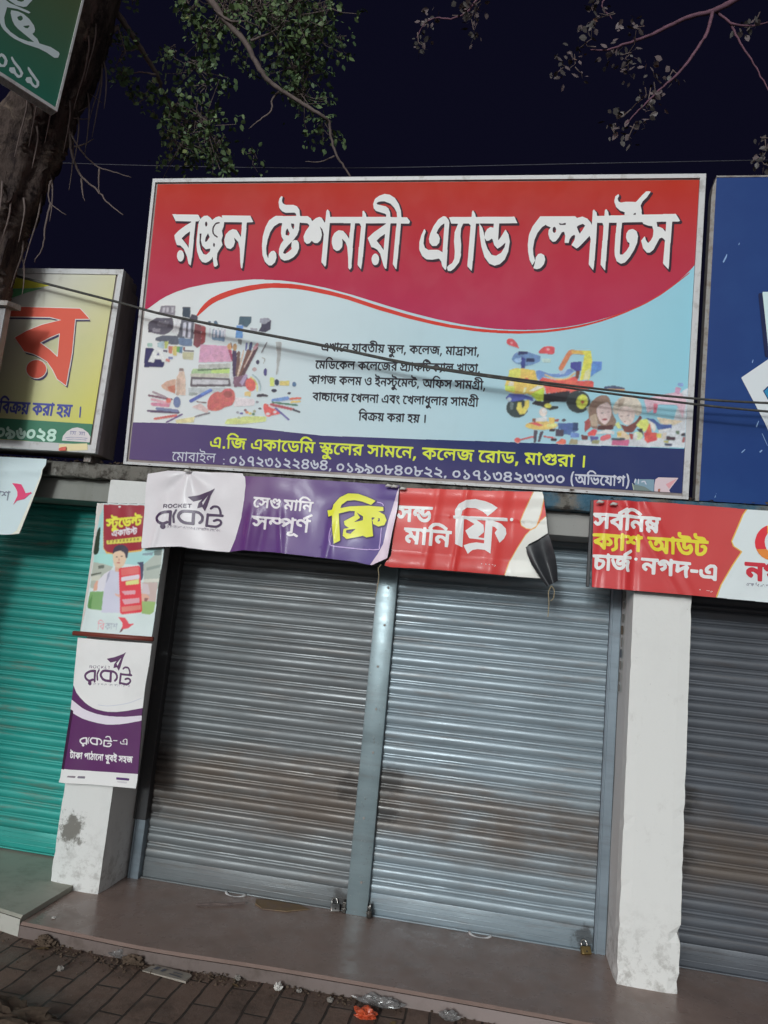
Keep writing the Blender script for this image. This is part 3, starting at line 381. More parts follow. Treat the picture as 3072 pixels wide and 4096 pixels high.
[2857,1236,76,1,6,-3,0,-10,-10,-8,2,-66,-7,-4,-7,1,-14,20,-24,13,-6,13,34,26,-69,0,3,-4,15,-1,9,-13,-5,-20,4,-31,-8,-6,-7,6,-3,20,1,26,-7,3,4,-18,-10,-20,-7,-6,-17,-3,-14,6,-9,8,-18,41,4,7,7,-1,17,-37,10,-7,14,0,6,14,-23,-2,-9,12,0,14,6,12,-31,1,-9,-3,-12,-18,-3,-18,6,-20,7,-3,11,1,4,-6,-7,-10,-11,0,-15,10,-10,26,4,22,9,18,-17,1,-4,-4,0,-66,-4,-7,-10,4,0,37,-5,9,-7,0,-4,-10,-6,-2,-10,15,-8,0,-3,-15,11,-11,-7,-9,-13,9,-6,11,1,18,12,12,12,0,11,-5,12,5,8,-1,0,9,-60,-2,-9,-4,-9,-14,-3,-26,9,-14,12,0,7,-9,-4,-7,-11,-3,-20,15,-7,18,0,17,10,26,-29,1,-9,-1,21,-20,0,-23,-12,-10,-13,4,0,9,10,5,1,9,-4,7,-8,2,-2,-52,-7,-7,-23,26,-21,13,-5,11,38,26,-38,1,-7,7,7,7,63,0,9,3],
[2999,1222,-6,-6,14,-10,7,7,-1,6],
[2819,1214,-10,-10,1,-9,6,0,13,9],
[2133,1211,-2,-4,7,-17,9,-8,1,28],
[3330,1205,-14,-9,20,-17,1,20],
[2910,1202,-17,-12,20,-14,1,23],
[3144,1202,-13,-9,19,-14,1,22],
[2359,1197,-17,-13,19,-16,2,25],
[2556,1197,-14,-10,19,-16,2,25],
[3777,1173,10,1,4,-10,-6,-20,-9,-6,-5,12],
[2889,1164,5,0,6,-8,-7,-13,-10,10],
[3757,1113,33,1,14,-6,15,-15,5,-16,13,-7,-1,-7,-10,-7,0,-66,-5,-7,-5,0,-5,7,0,66,-4,4,-8,0,-5,-4,0,-72,-4,-6,-6,0,-11,11,-29,-3,-12,7,-9,14,0,14,4,7,10,-7,4,-17,35,-1,4,4,0,32,-10,15,-11,6,-7,-4,12,-5,7,-12,-3,-15,-15,-15,-6,3,-3,7,12,17,-3,3,-14,1,-9,10,10,17,10,7,14,2,12,-10,4,1,-1,9,-20,1,-12,6,-6,10,3,10],
[3337,1110,24,1,22,-12,13,-15,-6,-8,-31,21,-12,0,-16,-16,0,-5,8,-5,178,2,2,-12,-10,-8,-2,-70,-6,-3,-6,4,-1,40,-4,7,-6,-3,-17,-27,-11,-1,-7,4,-6,15,7,5,11,-9,5,9,-1,12,-5,8,-16,5,-8,8,-23,-1,18,-15,6,-22,-13,-16,-11,0,-5,4,0,9,13,5,2,6,-7,10,-9,2,-1,-52,-5,-6,-6,0,-19,21,-23,10,-4,12,18,17,-23,16,-7,-4,0,-66,-4,-6,-6,0,-4,6,0,66,-4,4,-9,-1,-1,-3,0,-66,-4,-6,-9,2,-15,19,-22,-11,-19,8,-11,11,-8,17,-2,18,5,4,6,-4,11,-26,12,-10,11,0,6,6,1,18,-10,6,-7,-12,-7,-4,-4,7,4,24,-6,3,-25,-2,-5,6,2,7,6,3,97,1,-1,9,6,12],
[2715,1107,9,-2,6,-16,23,-1,17,-19,154,0,3,4,-26,2,-11,11,-4,15,7,8,6,-5,5,-12,30,-5,13,-18,86,0,97,4,-14,0,-20,10,-5,10,1,14,4,3,7,-3,4,-15,32,-4,8,-13,13,-11,-4,-9,-41,-2,0,-52,6,-3,16,12,3,14,-14,9,4,12,14,-2,10,-13,0,-9,-3,-14,-15,-18,-9,-6,-14,0,-10,10,-4,31,-3,5,-9,5,-6,-1,-2,-6,7,-14,-7,-7,-12,9,-4,12,3,12,10,9,23,-3,0,8,-40,1,-5,-4,0,-66,-4,-3,-7,0,-12,29,-12,7,-8,-4,1,-9,9,-8,-5,-12,-13,9,-6,11,1,15,13,14,0,6,-18,14,-6,1,-15,-21,-1,-29,8,-9,14,-1,4,-7,-4,-6,-12,-4,-20,16,-7,23,4,20,8,17,-50,1,-5,-4,1,-51,9,-1,13,12,-1,17,-12,5,0,8,15,3,10,-7,3,-23,-14,-23,-1,-17,22,-23,-9,-7,-14,11,-12,-11,-11,-2,-15,12,0,14,9,10,17,2,-8,1,-12,10,-4,34,-8,3,-10,-20,-12,-12,-11,3,-12,15,9,8,8,-9,4,1,3,20,-5,8,-16,5,-6,8,-7,-4,0,-66,-4,-6,-9,3,-2,29,-15,15,-12,-4,8,-20,-4,-6,-9,2,-10,16,1,14,12,12,14,1,15,-6,1,16,-4,4,-49,0,-12,-4,13,-14,2,-12,-2,-11,-12,-14,21,-18,-4,-10,-6,0,-26,20,-21,8,-2,5,6,7,27,2,3,17,-13,7,-11,-14,-6,-2,-3,3,0,15,7,11,-13,3,-3,11,7,5,30,1,-5,4,-20,1,-10,9,-3,17],
[3761,1099,-2,-4,25,-4,12,-16,12,1,0,8,-12,13,-12,3],
[3632,1081,15,-7,72,0,5,-3,1,-7,-11,-8,0,-66,-3,-6,-10,2,-7,24,-10,9,-8,1,-5,-4,1,-9,7,-6,0,-9,-6,-3,-10,7,-5,8,-1,17,13,15,1,5,-21,16,-7,-4,0,-63,-4,-7,-6,0,-4,7,0,60,-5,7,-8,-1,-2,-3,0,-63,-4,-7,-9,4,-1,37,-4,9,-23,-32,-12,0,-11,11,-3,7,6,4,14,-6,4,16,-8,14,-17,6,-6,11,3,9,84,1],
[2106,1073,18,-8,5,-6,-2,-8,-10,-7,0,-65,-7,-5,-7,5,-1,65,-6,5,-20,-1,-4,-1,14,-11,8,-15,0,-11,-13,-15,-11,0,-5,4,0,8,15,9,-6,11,-10,3,-1,-51,-4,-7,-6,0,-23,28,-19,10,-4,11,38,26,-41,2,-3,10,6,4,94,1],
[2180,1073,4,1,9,-8,110,-2,3,-5,-5,-7,-29,-5,4,-4,14,-1,7,-9,-6,-23,3,-34,-7,-1,-6,6,-5,29,4,14,-4,5,-5,-5,4,-17,-16,-21,-23,-3,-19,16,-8,11,-8,26,6,10,7,-5,16,-37,20,-4,9,10,-3,4,-17,-5,-13,12,4,27,-38,-1,-1,-66,-4,-6,-9,4,-1,48,-10,18,-17,2,13,-8,6,-12,-10,-21,-15,-6,-5,10,11,10,1,7,-4,4,-8,-2,-6,2,-7,8,3,8,14,14,10,5,8,-1,15,-9],
[2560,1067,13,1,4,-9,-11,-12,0,-63,-7,-9,-7,4,-4,22,-12,13,-9,0,-4,-7,11,-14,-4,-10,-3,-2,-11,8,-7,21,16,23,-4,6,-20,12,-4,-4,0,-66,-4,-6,-10,4,0,40,-7,9,-12,-16,-5,3,-9,13,-9,-1,0,-11,10,-15,-4,-6,-8,2,-13,16,0,20,9,8,9,5,17,-7,20,3,2,5,-4,4,-83,-1,18,-14,5,-12,0,-14,-12,-12,-11,0,-5,3,0,6,12,6,3,8,-6,9,-10,3,-1,-52,-5,-6,-5,0,-20,25,-16,7,-9,12,6,11,32,20,-36,1,-7,8,7,7],
[2651,1067,16,1,13,-15,-3,-26,5,-23,-5,-11,-16,-10,-17,0,-18,13,-14,23,-8,28,6,7,6,-3,10,-30,11,-17,16,-6,11,3,4,12,-17,14,14,12,-2,14,-17,-6,-3,-8,6,-12,-5,-6,-15,15,4,15],
[3267,1056,15,-15,4,-25,7,-5,0,45],
[3376,1056,10,-17,-16,-18,20,-13,2,48],
[3473,1057,-2,-4,5,-8,18,5,-4,7],
[3579,1057,2,-12,19,5,-4,7],
[3684,1057,2,-18,13,-11,0,28],
[2873,1054,-2,-4,8,-9,18,6,-4,7],
[3021,1054,-1,-4,9,-20,10,-8,0,31],
[2536,1051,-2,-4,7,-20,9,-5,0,28],
[2250,1045,-9,-12,0,-6,9,-1,9,10],
[2370,1031,-15,-12,18,-11,1,19],
[2041,1028,-12,-9,18,-14,1,22],
[3843,1004,10,1,4,-9,-9,-26,-7,-4,-5,4],
[3166,999,10,0,4,-9,-6,-20,-10,-7,-4,10],
[3726,936,27,1,17,-6,15,-15,5,-16,12,-7,-1,-7,-10,-7,0,-66,-4,-7,-6,0,-4,7,0,66,-4,4,-9,0,-4,-4,3,-72,-4,-6,-6,0,-12,10,-25,-2,-12,3,-12,15,-1,17,5,7,9,-7,1,-14,4,-4,38,1,0,34,-15,19,-9,3,-5,-4,9,-3,9,-12,0,-14,-16,-18,-10,9,11,12,0,8,-15,0,-9,9,6,15,15,12,11,2,11,-8,5,2,-2,6,-17,0,-11,4,-7,10,4,15],
[3733,922,-6,-3,23,-5,11,-16,14,1,-8,18,-20,6],
[3603,904,4,1,9,-8,71,0,6,-3,1,-10,-11,-8,0,-63,-3,-6,-10,2,-8,24,-9,9,-9,1,-4,-4,10,-18,-5,-8,-4,-1,-10,9,-5,9,0,11,14,23,-21,16,-5,-4,0,-63,-4,-7,-9,4,-1,60,-7,10,-9,-1,-1,-3,3,-63,-5,-7,-9,4,-1,34,-7,12,-20,-33,-11,0,-12,12,0,6,6,6,12,-9,4,18,-6,11,-18,8,-7,9,3,9,66,4,18,-3],
[3229,901,18,-7,4,-7,-1,-7,-10,-7,0,-63,-4,-7,-10,4,0,63,-7,7,-8,-4,0,-63,-4,-7,-9,4,-1,37,-7,10,-11,-16,-6,2,-6,13,-11,-2,-1,-7,12,-14,-6,-9,-12,6,-9,17,3,15,13,12,11,0,12,-8,5,5,12,0,1,5,-4,4,-61,-1,-1,-69,-4,-6,-8,2,-20,23,-16,7,-8,11,4,7,17,6,3,9,-12,-5,-11,0,-12,15,-15,-9,-8,-20,-1,-11,4,-16,9,-4,8,1,7,-10,-9,-6,-12,0,-10,6,-8,14,-3,23,12,32,-17,4,0,7,3,4,52,0,5,-15,3,-1,17,16,14,-15,1,-12,-17,-23,17,-13,1,65,4,6,12,-8,88,0],
[3403,901,16,-7,65,0,6,-3,1,-7,-11,-8,0,-66,-3,-6,-8,0,-19,25,-20,11,-6,13,37,26,-46,0,-1,-69,-7,-7,-7,7,-1,66,-9,4,-4,-4,0,-66,-7,-7,-8,7,0,37,-3,6,-7,0,-2,-9,-6,-4,-13,16,-7,0,-1,-15,10,-8,-6,-12,-15,11,-7,18,10,18,9,3,11,0,6,-5,11,5,9,-1,0,9,-60,-2,-4,-4,0,-74,19,-26,-6,-6,-15,12,-17,-13,-8,0,-10,7,-3,20,25,14,-11,17,-28,17,-2,9,12,11,-5,20,7,10,12,3,6,-4,0,-9,-10,-5,4,-5,14,8,6,15,103,0],
[2575,896,15,-7,157,-1,9,9,18,-16,-11,-11,-1,-69,-6,-4,-7,4,0,63,-6,9,-7,0,-2,-3,0,-66,-7,-7,-6,4,-2,29,-15,15,-12,-1,0,-11,7,-9,-6,-9,-10,6,-6,12,1,14,12,12,17,0,12,-8,0,22,-49,1,-4,-4,0,-66,-5,-6,-6,3,-5,47,-9,0,-2,-9,-6,-4,-10,15,-8,0,-3,-11,11,-15,-7,-8,-12,7,-7,13,1,17,12,12,11,1,15,-5,5,4,9,0,0,7,-63,-2,-1,-66,-7,-7,-25,24,-22,15,1,9,18,8,2,8,-17,-6,-17,17,-6,-1,-12,-15,-4,-32,6,-11,16,1,5,-10,-14,-9,-11,3,-10,9,-6,17,0,23,9,23,-15,3,-1,10,28,6,17,-5,6,3,7,-3,1,-11,4,-2,20,17,10,-15,1,-17,-14,-17,14,-14,0,45],
[2137,893,16,-7,106,-1,8,9,9,-8,174,-1,4,-9,-11,-9,-1,-68,-9,-4,-20,25,-24,16,0,11,33,23,-81,0,0,-22,26,17,6,0,6,-6,0,-58,-9,-6,-7,12,-2,37,-25,-23,-10,6,0,40,-5,4,-15,-10,-9,-28,7,-20,6,-4,9,2,6,-10,-6,-6,-15,0,-12,9,-9,26,10,41,-18,-4,-1,-66,-7,-7,-7,7,0,58,-4,9,-42,-1,10,-9,15,-1,10,-13,-4,-25,-11,-15,-15,-7,-10,2,-13,16,-17,-4,-12,6,-4,13,-1,37,-12,1,1,-67,-7,-7,-7,7,-3,63,-4,4,-9,0,-1,-67,-4,-6,-6,0,-14,18,-27,17,-5,11,36,26,-39,2,-3,10,6,4,66,0],
[2849,890,10,1,15,-12,0,-72,-4,-6,-6,0,-11,10,-34,-2,-12,8,-6,16,0,14,9,7,6,-4,-2,-14,5,-9,11,-4,29,4,0,46,-12,1,-9,-15,0,-6,10,-6,-4,-9,-11,0,-10,15,6,20],
[2880,890,64,1,7,-4,0,-8,-11,-9,0,-63,-4,-6,-7,0,-22,25,-21,13,0,11,31,23,-36,2,-4,4],
[2966,890,10,1,12,-12,1,-15,-5,-9,-5,-6,-15,-2,33,-43,-3,-5,-7,-3,-32,40,0,5,7,9,-7,9,-3,11,6,14],
[3550,880,-2,-4,5,-8,16,8,-5,4],
[3653,880,-2,-4,7,-20,9,-5,1,28],
[2970,877,-4,-7,4,-7,7,7],
[3287,859,-16,-12,19,-13,1,22],
[3459,859,-14,-9,19,-14,2,23],
[2921,857,-16,-13,19,-13,2,22],
[2421,851,-12,-10,18,-13,1,22],
[2099,848,-14,-9,19,-14,2,22],
[2179,849,-1,-19,9,-4,10,13,-1,8],
[2213,846,-2,-27,8,-7,12,9,3,18,-1,3],
[3440,824,4,1,7,-6,0,-12,-4,-4,-6,0,-6,7,0,9],
[2403,816,5,0,6,-9,-7,-12,-10,9],
[2603,736,10,1,17,-6,24,-24,-7,-6,-26,18,-17,1,-13,-13,0,-6,5,-4,245,2,4,-12,-11,-8,3,-66,-13,-4,-16,18,-27,13,-3,13,17,14,-22,16,-37,-2,8,-13,15,3,12,-12,0,-18,-15,-13,-6,1,-1,7,8,11,-1,9,-3,1,-10,-10,0,-31,-3,-6,-7,-1,-12,11,-31,-2,-15,15,1,24,5,3,7,-4,2,-21,34,-1,5,5,-1,28,-9,2,-7,-5,-2,-8,10,-9,-10,-10,-11,9,-5,10,4,11,11,14,-42,2,-4,-4,0,-63,-4,-7,-6,0,-22,24,-19,8,-6,12,6,8,32,20,-28,2,-18,-4,-1,-66,-4,-7,-6,0,-4,7,0,63,-10,7,-2,7,5,9,-1,8,8,14,12,12],
[3037,707,19,-8,4,-6,-11,-12,0,-62,-5,-7,-5,0,-5,7,0,60,-4,6,-9,0,-1,-4,0,-62,-7,-8,-25,25,-19,8,-6,12,6,8,30,21,-66,-1,23,-19,4,-15,-12,-17,-12,-1,-5,4,0,8,15,9,-6,11,-10,3,-1,-51,-5,-7,-7,1,-8,14,-13,13,-16,7,-5,9,4,10,29,18,-35,2,-4,7,4,9,157,1],
[3106,701,108,0,3,-11,-11,-9,-2,-66,-8,-3,-19,21,-26,11,-4,12,18,17,-21,13,-21,-2,10,-7,7,-16,-1,-11,-13,-17,20,-17,-2,-10,-5,0,-18,13,-29,14,-2,12,29,1,7,10,-1,8,-6,5,-12,-1,-8,-11,-7,2,0,14,7,11,-13,3,-3,9,4,3],
[3263,701,10,1,4,-6,0,-75,-7,-7,-7,7,-3,75],
[3179,686,-2,-5,8,-8,0,-6,-15,-14,20,-14,1,42,-4,5],
[2807,683,-1,-4,8,-9,0,-6,-16,-14,21,-14,1,43,-4,4],
[2910,665,-15,-12,18,-11,1,19],
[2999,665,-15,-9,20,-14,2,22],
[2641,662,-13,-9,19,-14,1,22],
[2977,630,7,1,7,-7,0,-8,-7,-7,-10,10],
[3160,630,4,3,10,-6,0,-8,-7,-7,-7,1,-5,8],
[2789,627,10,2,3,-5,0,-11,-3,-4,-13,4]]],
  ],
  'address_lettering': [
   [2,[0.767,0.86,0.07],[[2014,410,22,1,23,-6,35,-21,8,-8,0,-6,-6,-7,-9,0,-40,25,-23,3,-21,-10,-9,-11,0,-6,7,-6,138,-2,0,-17,-15,-2,-4,-4,0,-92,-4,-4,-15,2,-2,20,-18,21,-14,8,-8,0,-10,-9,7,-10,9,-5,-4,-20,-17,5,-10,10,-5,11,0,20,7,10,15,7,3,6,-10,9,-17,4,-8,11,-12,0,-4,-4,0,-92,-4,-4,-12,0,-4,4,0,92,-4,4,-72,-1,0,-33,10,1,16,18,11,1,10,-7,6,-17,0,-29,-4,-10,-15,-14,-28,-6,-29,6,-11,8,-21,27,-11,29,-3,17,18,4,22,-50,12,-12,23,-9,17,6,9,13,0,14,-29,-13,-15,4,-9,9,0,40,-5,4,-48,0,-14,-8,-16,-19,-6,-20,4,-20,18,-15,17,5,6,-7,-2,-14,-19,-5,-17,4,-14,9,-12,23,0,34,8,20,8,9,-1,4,-38,-1,2,-95,-4,-4,-12,0,-4,4,-3,83,-13,13,-51,-1,26,-11,14,-14,4,-10,0,-20,-13,-15,-25,1,-1,17,15,2,4,7,-6,11,-21,9,-1,-72,-5,-4,-17,1,-25,27,-20,12,-18,4,-6,15,0,5,6,7,61,28,-72,1,-4,4,0,9,4,4,160,0,9,15,11,-1,9,-14,211,3,-1,16,17,23,13,9],
[1194,404,42,2,11,-4,36,-21,8,-11,-10,-14,-28,21,-17,8,-20,4,-17,-7,-12,-11,-4,-10,7,-6,191,-2,0,-18,-58,-2,24,-10,14,2,7,-12,-8,-32,5,-45,-18,0,-7,28,1,41,-15,2,2,-34,-3,-9,-11,-11,-18,-7,-26,0,-17,6,-20,17,-15,27,-7,20,1,8,18,4,19,-44,24,-18,17,0,9,3,9,12,-1,5,-31,-6,-16,7,-6,12,0,17,9,14,-2,4,-65,0,-5,-4,3,-91,-4,-5,-14,1,-5,95,-1,3,-14,2,-2,12,8,6,-1,17,8,14],
[4427,379,14,0,6,-9,14,-1,5,-5,-1,-14,-15,-2,-1,-4,-1,-94,-18,0,-1,80,-6,11,-10,8,-12,0,-4,-5,-1,-94,-17,0,-3,21,-16,19,-19,9,-9,-3,-3,-9,4,-7,12,-7,-3,-14,-6,-5,-15,6,-15,19,0,17,10,15,16,10,-8,10,-23,8,-2,8,-7,3,0,14,35,5,94,-3,4,1],
[4744,379,15,0,5,-10,15,0,4,-5,-2,-12,-14,-1,-4,-4,-2,-97,-17,0,-1,83,-6,11,-10,7,-8,0,-5,-4,-1,-97,-17,-1,-26,28,-20,11,-17,4,-7,7,-6,14,3,6,67,31,-74,-1,-5,4,2,15,128,0],
[4030,376,14,1,9,-11,148,-1,2,-12,-4,-4,-60,0,-5,-5,0,-25,5,-7,9,4,13,15,12,3,6,-1,9,-17,3,-32,-6,-14,-12,-12,-17,-7,-29,1,-20,9,-15,15,-23,48,0,12,4,3,15,0,18,-46,14,-14,13,-7,26,3,12,18,-4,11,-17,-12,-26,2,-9,13,-1,37,-4,5,-58,-2,-1,-97,-4,-4,-11,0,-5,4,0,71,-6,20,-9,5,-12,0,-4,-5,-1,-94,-18,-1,-28,31,-36,13,-8,14,3,12,52,25,6,3,-6,2,-65,-1,-24,-21,-9,-20,0,-17,15,-21,26,2,7,-9,-3,-9,-10,-4,-28,0,-21,18,-6,17,0,29,15,34,-25,3,0,18,191,0],
[2841,370,15,0,8,-10,309,2,0,-18,-14,-1,-5,-4,-1,-95,-18,0,-1,37,-21,18,-20,7,-10,-7,0,-6,14,-14,-3,-12,-7,-4,-21,16,-5,14,3,18,12,11,8,3,20,0,29,-13,1,27,-4,4,-74,0,-26,-18,-13,-29,4,-20,18,-15,20,4,7,-12,-2,-6,-20,-7,-20,3,-14,9,-12,24,0,31,5,17,11,15,-1,4,-35,-2,-1,-94,-4,-4,-15,1,-1,17,-30,30,-14,0,-7,-10,4,-7,12,-7,-3,-17,-12,-1,-18,15,-6,17,3,15,6,8,17,12,-8,9,-20,7,-5,11,-12,0,-4,-4,-1,-98,-18,0,-1,83,-6,12,-13,7,-11,-1,-1,-3,1,-98,-20,0,-1,58,-8,9,-6,-1,-28,-41,-11,-3,-17,3,-18,17,0,7,15,7,11,-11,6,-1,9,11,0,11,-9,15,-23,7,-9,10,-9,2,1,18,143,-1,3,1],
[4520,367,30,2,17,-10,17,10,9,-1,6,-5,7,-13,0,-23,-5,-11,8,-15,0,-20,-12,-17,-27,-10,-40,4,-33,18,-16,19,-12,24,-2,20,9,4,8,-1,17,-35,12,-11,-3,14,17,11,1,6,-7,4,-17,-5,-12,10,-1,5,16,19],
[4861,367,15,2,4,-5,0,-108,-4,-5,-12,0,-4,5],
[3691,364,102,0,0,-17,-59,-3,7,-6,32,-5,6,-9,-8,-31,6,-37,-1,-9,-3,-1,-14,1,-4,9,-4,17,3,40,-4,4,-13,-1,2,-32,-3,-9,-15,-14,-11,-4,-31,0,-23,12,-15,15,-15,29,-2,23,18,0,16,-37,18,-18,28,-3,15,15,-3,5,-17,-7,-15,0,-15,10,-3,26,8,14,-1,5,-69,-2,-3,-97,-17,0,-1,54,-13,13,-9,-6,-2,-12,-3,-2,-13,2,-13,18,-15,-1,-6,-9,7,-10,12,-7,1,-11,-5,-7,-11,0,-24,24,2,28,19,13,23,0,14,-5,34,2,1,13,-95,2,-17,-7,-15,-15,-9,-17,0,-23,6,-14,9,-7,24,1,6,-5,0,-9,-15,-7,-20,0,-20,12,-7,9,-6,23,6,37,15,20,-34,2,-37,-5,32,-20,6,-14,-3,-26,-18,-9,-18,1,-3,6,3,11,13,3,6,11,-12,13,-18,4,2,-74,-4,-4,-15,0,-25,28,-40,18,-8,15,5,10,58,27,-67,2,-4,4,0,12,4,4],
[2429,359,224,0,0,-18,-14,-1,-5,-4,-1,-95,-17,0,-32,30,-34,12,-9,18,0,7,15,9,48,22,-80,0,-1,-95,-4,-4,-12,0,-4,4,-1,52,-12,12,-11,-5,-3,-13,-12,-1,-20,22,-11,-2,-4,-13,20,-17,-4,-12,-6,-4,-20,8,-13,22,3,23,15,12,17,3,26,-8,14,6,20,-4,0,14,-102,0,-25,-18,-11,-22,0,-20,8,-15,13,-7,17,3,7,-7,-4,-12,-23,-4,-22,9,-13,15,-3,12,0,37,18,29,-51,1,-4,-4,3,-17,-7,-18,17,-7,9,-10,3,-25,-4,-10,-8,-6,-23,1,-1,17,12,2,4,7,-10,9,-11,3,-1,-58,31,-25,2,-9,-12,-7,-26,15,-20,-15,-23,0,-14,7,-4,9,4,22,14,8,23,0,2,4,-16,15,-33,11,-5,8,-1,12,13,9,28,11,-1,2,-7,6,-14,-13,-20,0,-10,5,-11,14,1,8,11,5,12,-11,8,0,7,6,2,18,-51,2,0,15],
[1051,353,19,1,11,-3,13,-15,-1,-101,-17,0,-8,9,-9,5,-58,-3,-15,7,-11,14,-3,32,4,6,14,1,4,-5,-3,-14,4,-11,12,-10,54,3,12,-4,1,56,-7,13,-17,-3,-9,-7,-9,-14,4,-7,14,-2,0,-17,-26,-1,-12,13,3,31,18,18],
[1506,353,35,1,13,-13,2,-106,-17,0,-11,12,-9,4,-58,-2,-17,8,-9,16,0,34,18,2,4,-5,-2,-23,12,-12,66,1,1,57,-7,10,-14,-3,-18,-18,1,-9,14,-6,3,-14,-29,-1,-12,18,6,26,17,17],
[4536,351,15,-18,0,-14,-10,-15,-14,-9,-11,-2,1,-3,13,-9,20,-7,14,0,17,7,7,9,-3,9,-18,-4,-7,15,21,16,5,10,-2,8,-11,-12,-14,-1,-12,14],
[4344,348,-1,-4,8,-8,5,-19,20,-12,0,42],
[2773,342,-25,-3,11,-16,11,6,17,-1,1,13],
[2921,343,-1,-4,8,-9,7,-20,21,-14,-3,45],
[2253,339,5,-15,8,-8,10,-4,9,4,2,5,-7,18],
[3707,339,-21,-18,4,-9,9,0,22,12],
[2067,337,-1,-4,12,-26,21,-13,0,42],
[1296,327,-21,-17,4,-9,30,12],
[4684,325,-25,-11,-4,-7,24,-10,14,-12,1,39],
[3973,322,-31,-15,37,-22,1,34],
[2607,317,-31,-15,-1,-3,38,-23,1,37],
[3330,317,-25,-13,34,-22,1,34],
[1639,311,-30,-15,35,-22,2,33],
[2259,279,-13,-6,21,-11,1,17],
[4212,273,21,1,4,-4,-9,-34,-9,-10,-12,1,-1,3],
[4641,273,20,0,5,-9,-3,-11,-7,-4,-15,2,-4,8],
[3929,270,15,1,6,-3,1,-15,-3,-6,-15,-1,-6,3,-1,15],
[3184,267,20,2,5,-5,-7,-23,-12,-21,-11,0,-5,4],
[2563,264,13,2,7,-5,3,-14,-3,-6,-22,0,-4,15],
[1123,259,16,1,8,-6,1,-13,-5,-8,-16,-2,-6,4,-1,18],
[2247,211,-4,-7,4,-4,9,1,6,6,-3,4]]],
  ],
  'phone_lettering#0': [
   [2,[0.632,0.648,0.75],[[864,216,9,0,2,-15,9,-6,35,-1,14,-23,120,2,0,-9,-12,-2,-1,-3,-1,-81,-9,0,-1,3,0,43,-8,10,-12,-1,-8,-16,-5,1,-6,13,-9,6,-14,-4,-4,-6,3,-11,14,-12,-4,-8,-16,8,-9,17,7,20,12,7,14,0,15,-9,8,7,20,-4,2,17,-5,4,-123,-4,3,-7,19,-5,11,-14,-3,-23,-19,-14,35,-23,-6,-7,-37,22,-29,11,1,9,31,-2,10,4,6,11,-4,15,-9,4,-17,-1,-5,-12,-9,-2,-1,16,10,12,-9,7,-27,-1,-1,-83,-4,-5,-7,5,-1,71,-5,9,-10,4,-11,-1,-2,-3,0,-80,-4,-5,-6,1,-10,15,-15,12,-26,11,-7,11,24,18,32,13,-3,5,-72,-1,-1,-80,-4,-5,-8,5,0,68,-12,13,-12,0,-4,-4,-2,-83,-9,0,-1,20,-20,20,-10,4,-9,-4,-5,-9,12,-14,0,-10,-9,1,-10,9,-5,9,0,11,9,13,13,7,-7,13,-19,7,-4,7,-14,-3,-12,-11,-6,-13,-4,-23,12,-23,21,0,5,-8,-8,-4,-20,0,-10,7,-8,14,-2,29,8,22,9,12,-25,2,0,10,146,4,11,-7,1,14,5,3,8,-10,100,2,15,-6,2,14,3,1,9,-9,60,0,4,5,-4,6,-26,1,-14,6,-10,12],
[2040,173,27,-2,13,-7,9,-14,-4,-14,-10,-12,16,-23,-3,-17,-12,-12,-17,-6,-20,0,-18,6,-15,21,3,14,15,14,-15,18,0,14,15,15],
[2231,173,28,1,11,-3,10,-7,8,-14,-3,-11,-14,-15,17,-17,0,-20,-21,-18,-20,-3,-20,3,-21,21,0,14,16,20,-10,9,-6,14,5,12],
[1726,170,14,-3,-2,-14,3,-7,26,-17,14,-15,4,-10,1,-14,-5,-10,-11,-11,-14,-6,-12,0,-17,6,-9,15,3,13,15,11,9,-9,-6,-15,20,-1,7,7,-2,15,-28,24,-18,21],
[1826,170,11,-3,2,-12,28,-7,15,-12,3,-23,-18,-20,27,-20,-7,-10,-78,36,4,12,40,-2,10,4,4,8,-6,10,-28,7,-10,6,-6,12],
[1923,170,10,1,6,-7,0,-9,28,-7,15,-12,3,-20,-9,-13,-11,-7,26,-20,-4,-13,-6,0,-28,19,-44,17,4,12,37,-2,11,3,5,7,-5,12,-25,7,-15,8,-4,13],
[1329,167,14,-3,-2,-17,39,-31,8,-17,-7,-24,-8,-9,-14,-5,-26,2,-12,16,0,11,15,15,7,-1,5,-8,-7,-15,20,0,8,9,-3,14,-43,35,-3,14],
[1440,167,21,1,18,-15,4,-69,10,-8,-6,-13,-11,0,-13,13,-2,26,-37,4,-12,15,-1,18,4,8,17,17],
[1526,167,10,1,5,-7,0,-9,29,-7,12,-9,6,-20,-7,-13,-13,-10,26,-20,0,-6,-7,-6,-46,24,-32,11,7,12,37,-2,16,10,-5,12,-28,7,-15,11,-1,10],
[2126,167,13,1,11,-8,6,-33,7,0,13,18,5,0,7,-6,6,-18,0,-17,-13,-23,-22,-9,-18,3,-26,24,-15,37,1,7,9,6,7,-5,15,-40,9,-9,23,-3,9,5,4,13,-1,8,-17,-9,-9,0,-10,7,-6,11,0,20,-11,9],
[1646,161,18,2,10,-4,17,-18,6,-20,-6,-34,-24,-18,-26,3,-15,12,-14,23,-9,29,1,9,13,5,5,-6,7,-28,10,-19,8,-8,20,0,10,12,0,26,-7,13,-9,6,-9,-2,2,-11,-3,-6,-10,-3,-4,3,-5,20],
[644,157,-9,-4,7,-9,8,-20,20,-15,0,47],
[2044,157,-14,-6,0,-13,20,-7,11,4,7,6,-4,13],
[2236,157,-10,-10,13,-12,17,0,12,9,-1,7,-8,6],
[1240,153,27,1,24,-24,0,-26,-3,-8,-15,-15,-14,-6,-26,3,-12,8,-9,18,-1,17,7,15,14,14],
[1444,151,-12,-10,-3,-14,7,-6,23,0,4,6,-1,20,-6,4],
[796,139,-37,-20,20,-8,20,-15,1,40],
[1244,137,-12,-13,0,-20,5,-8,10,-4,17,3,10,21,-3,14,-10,7],
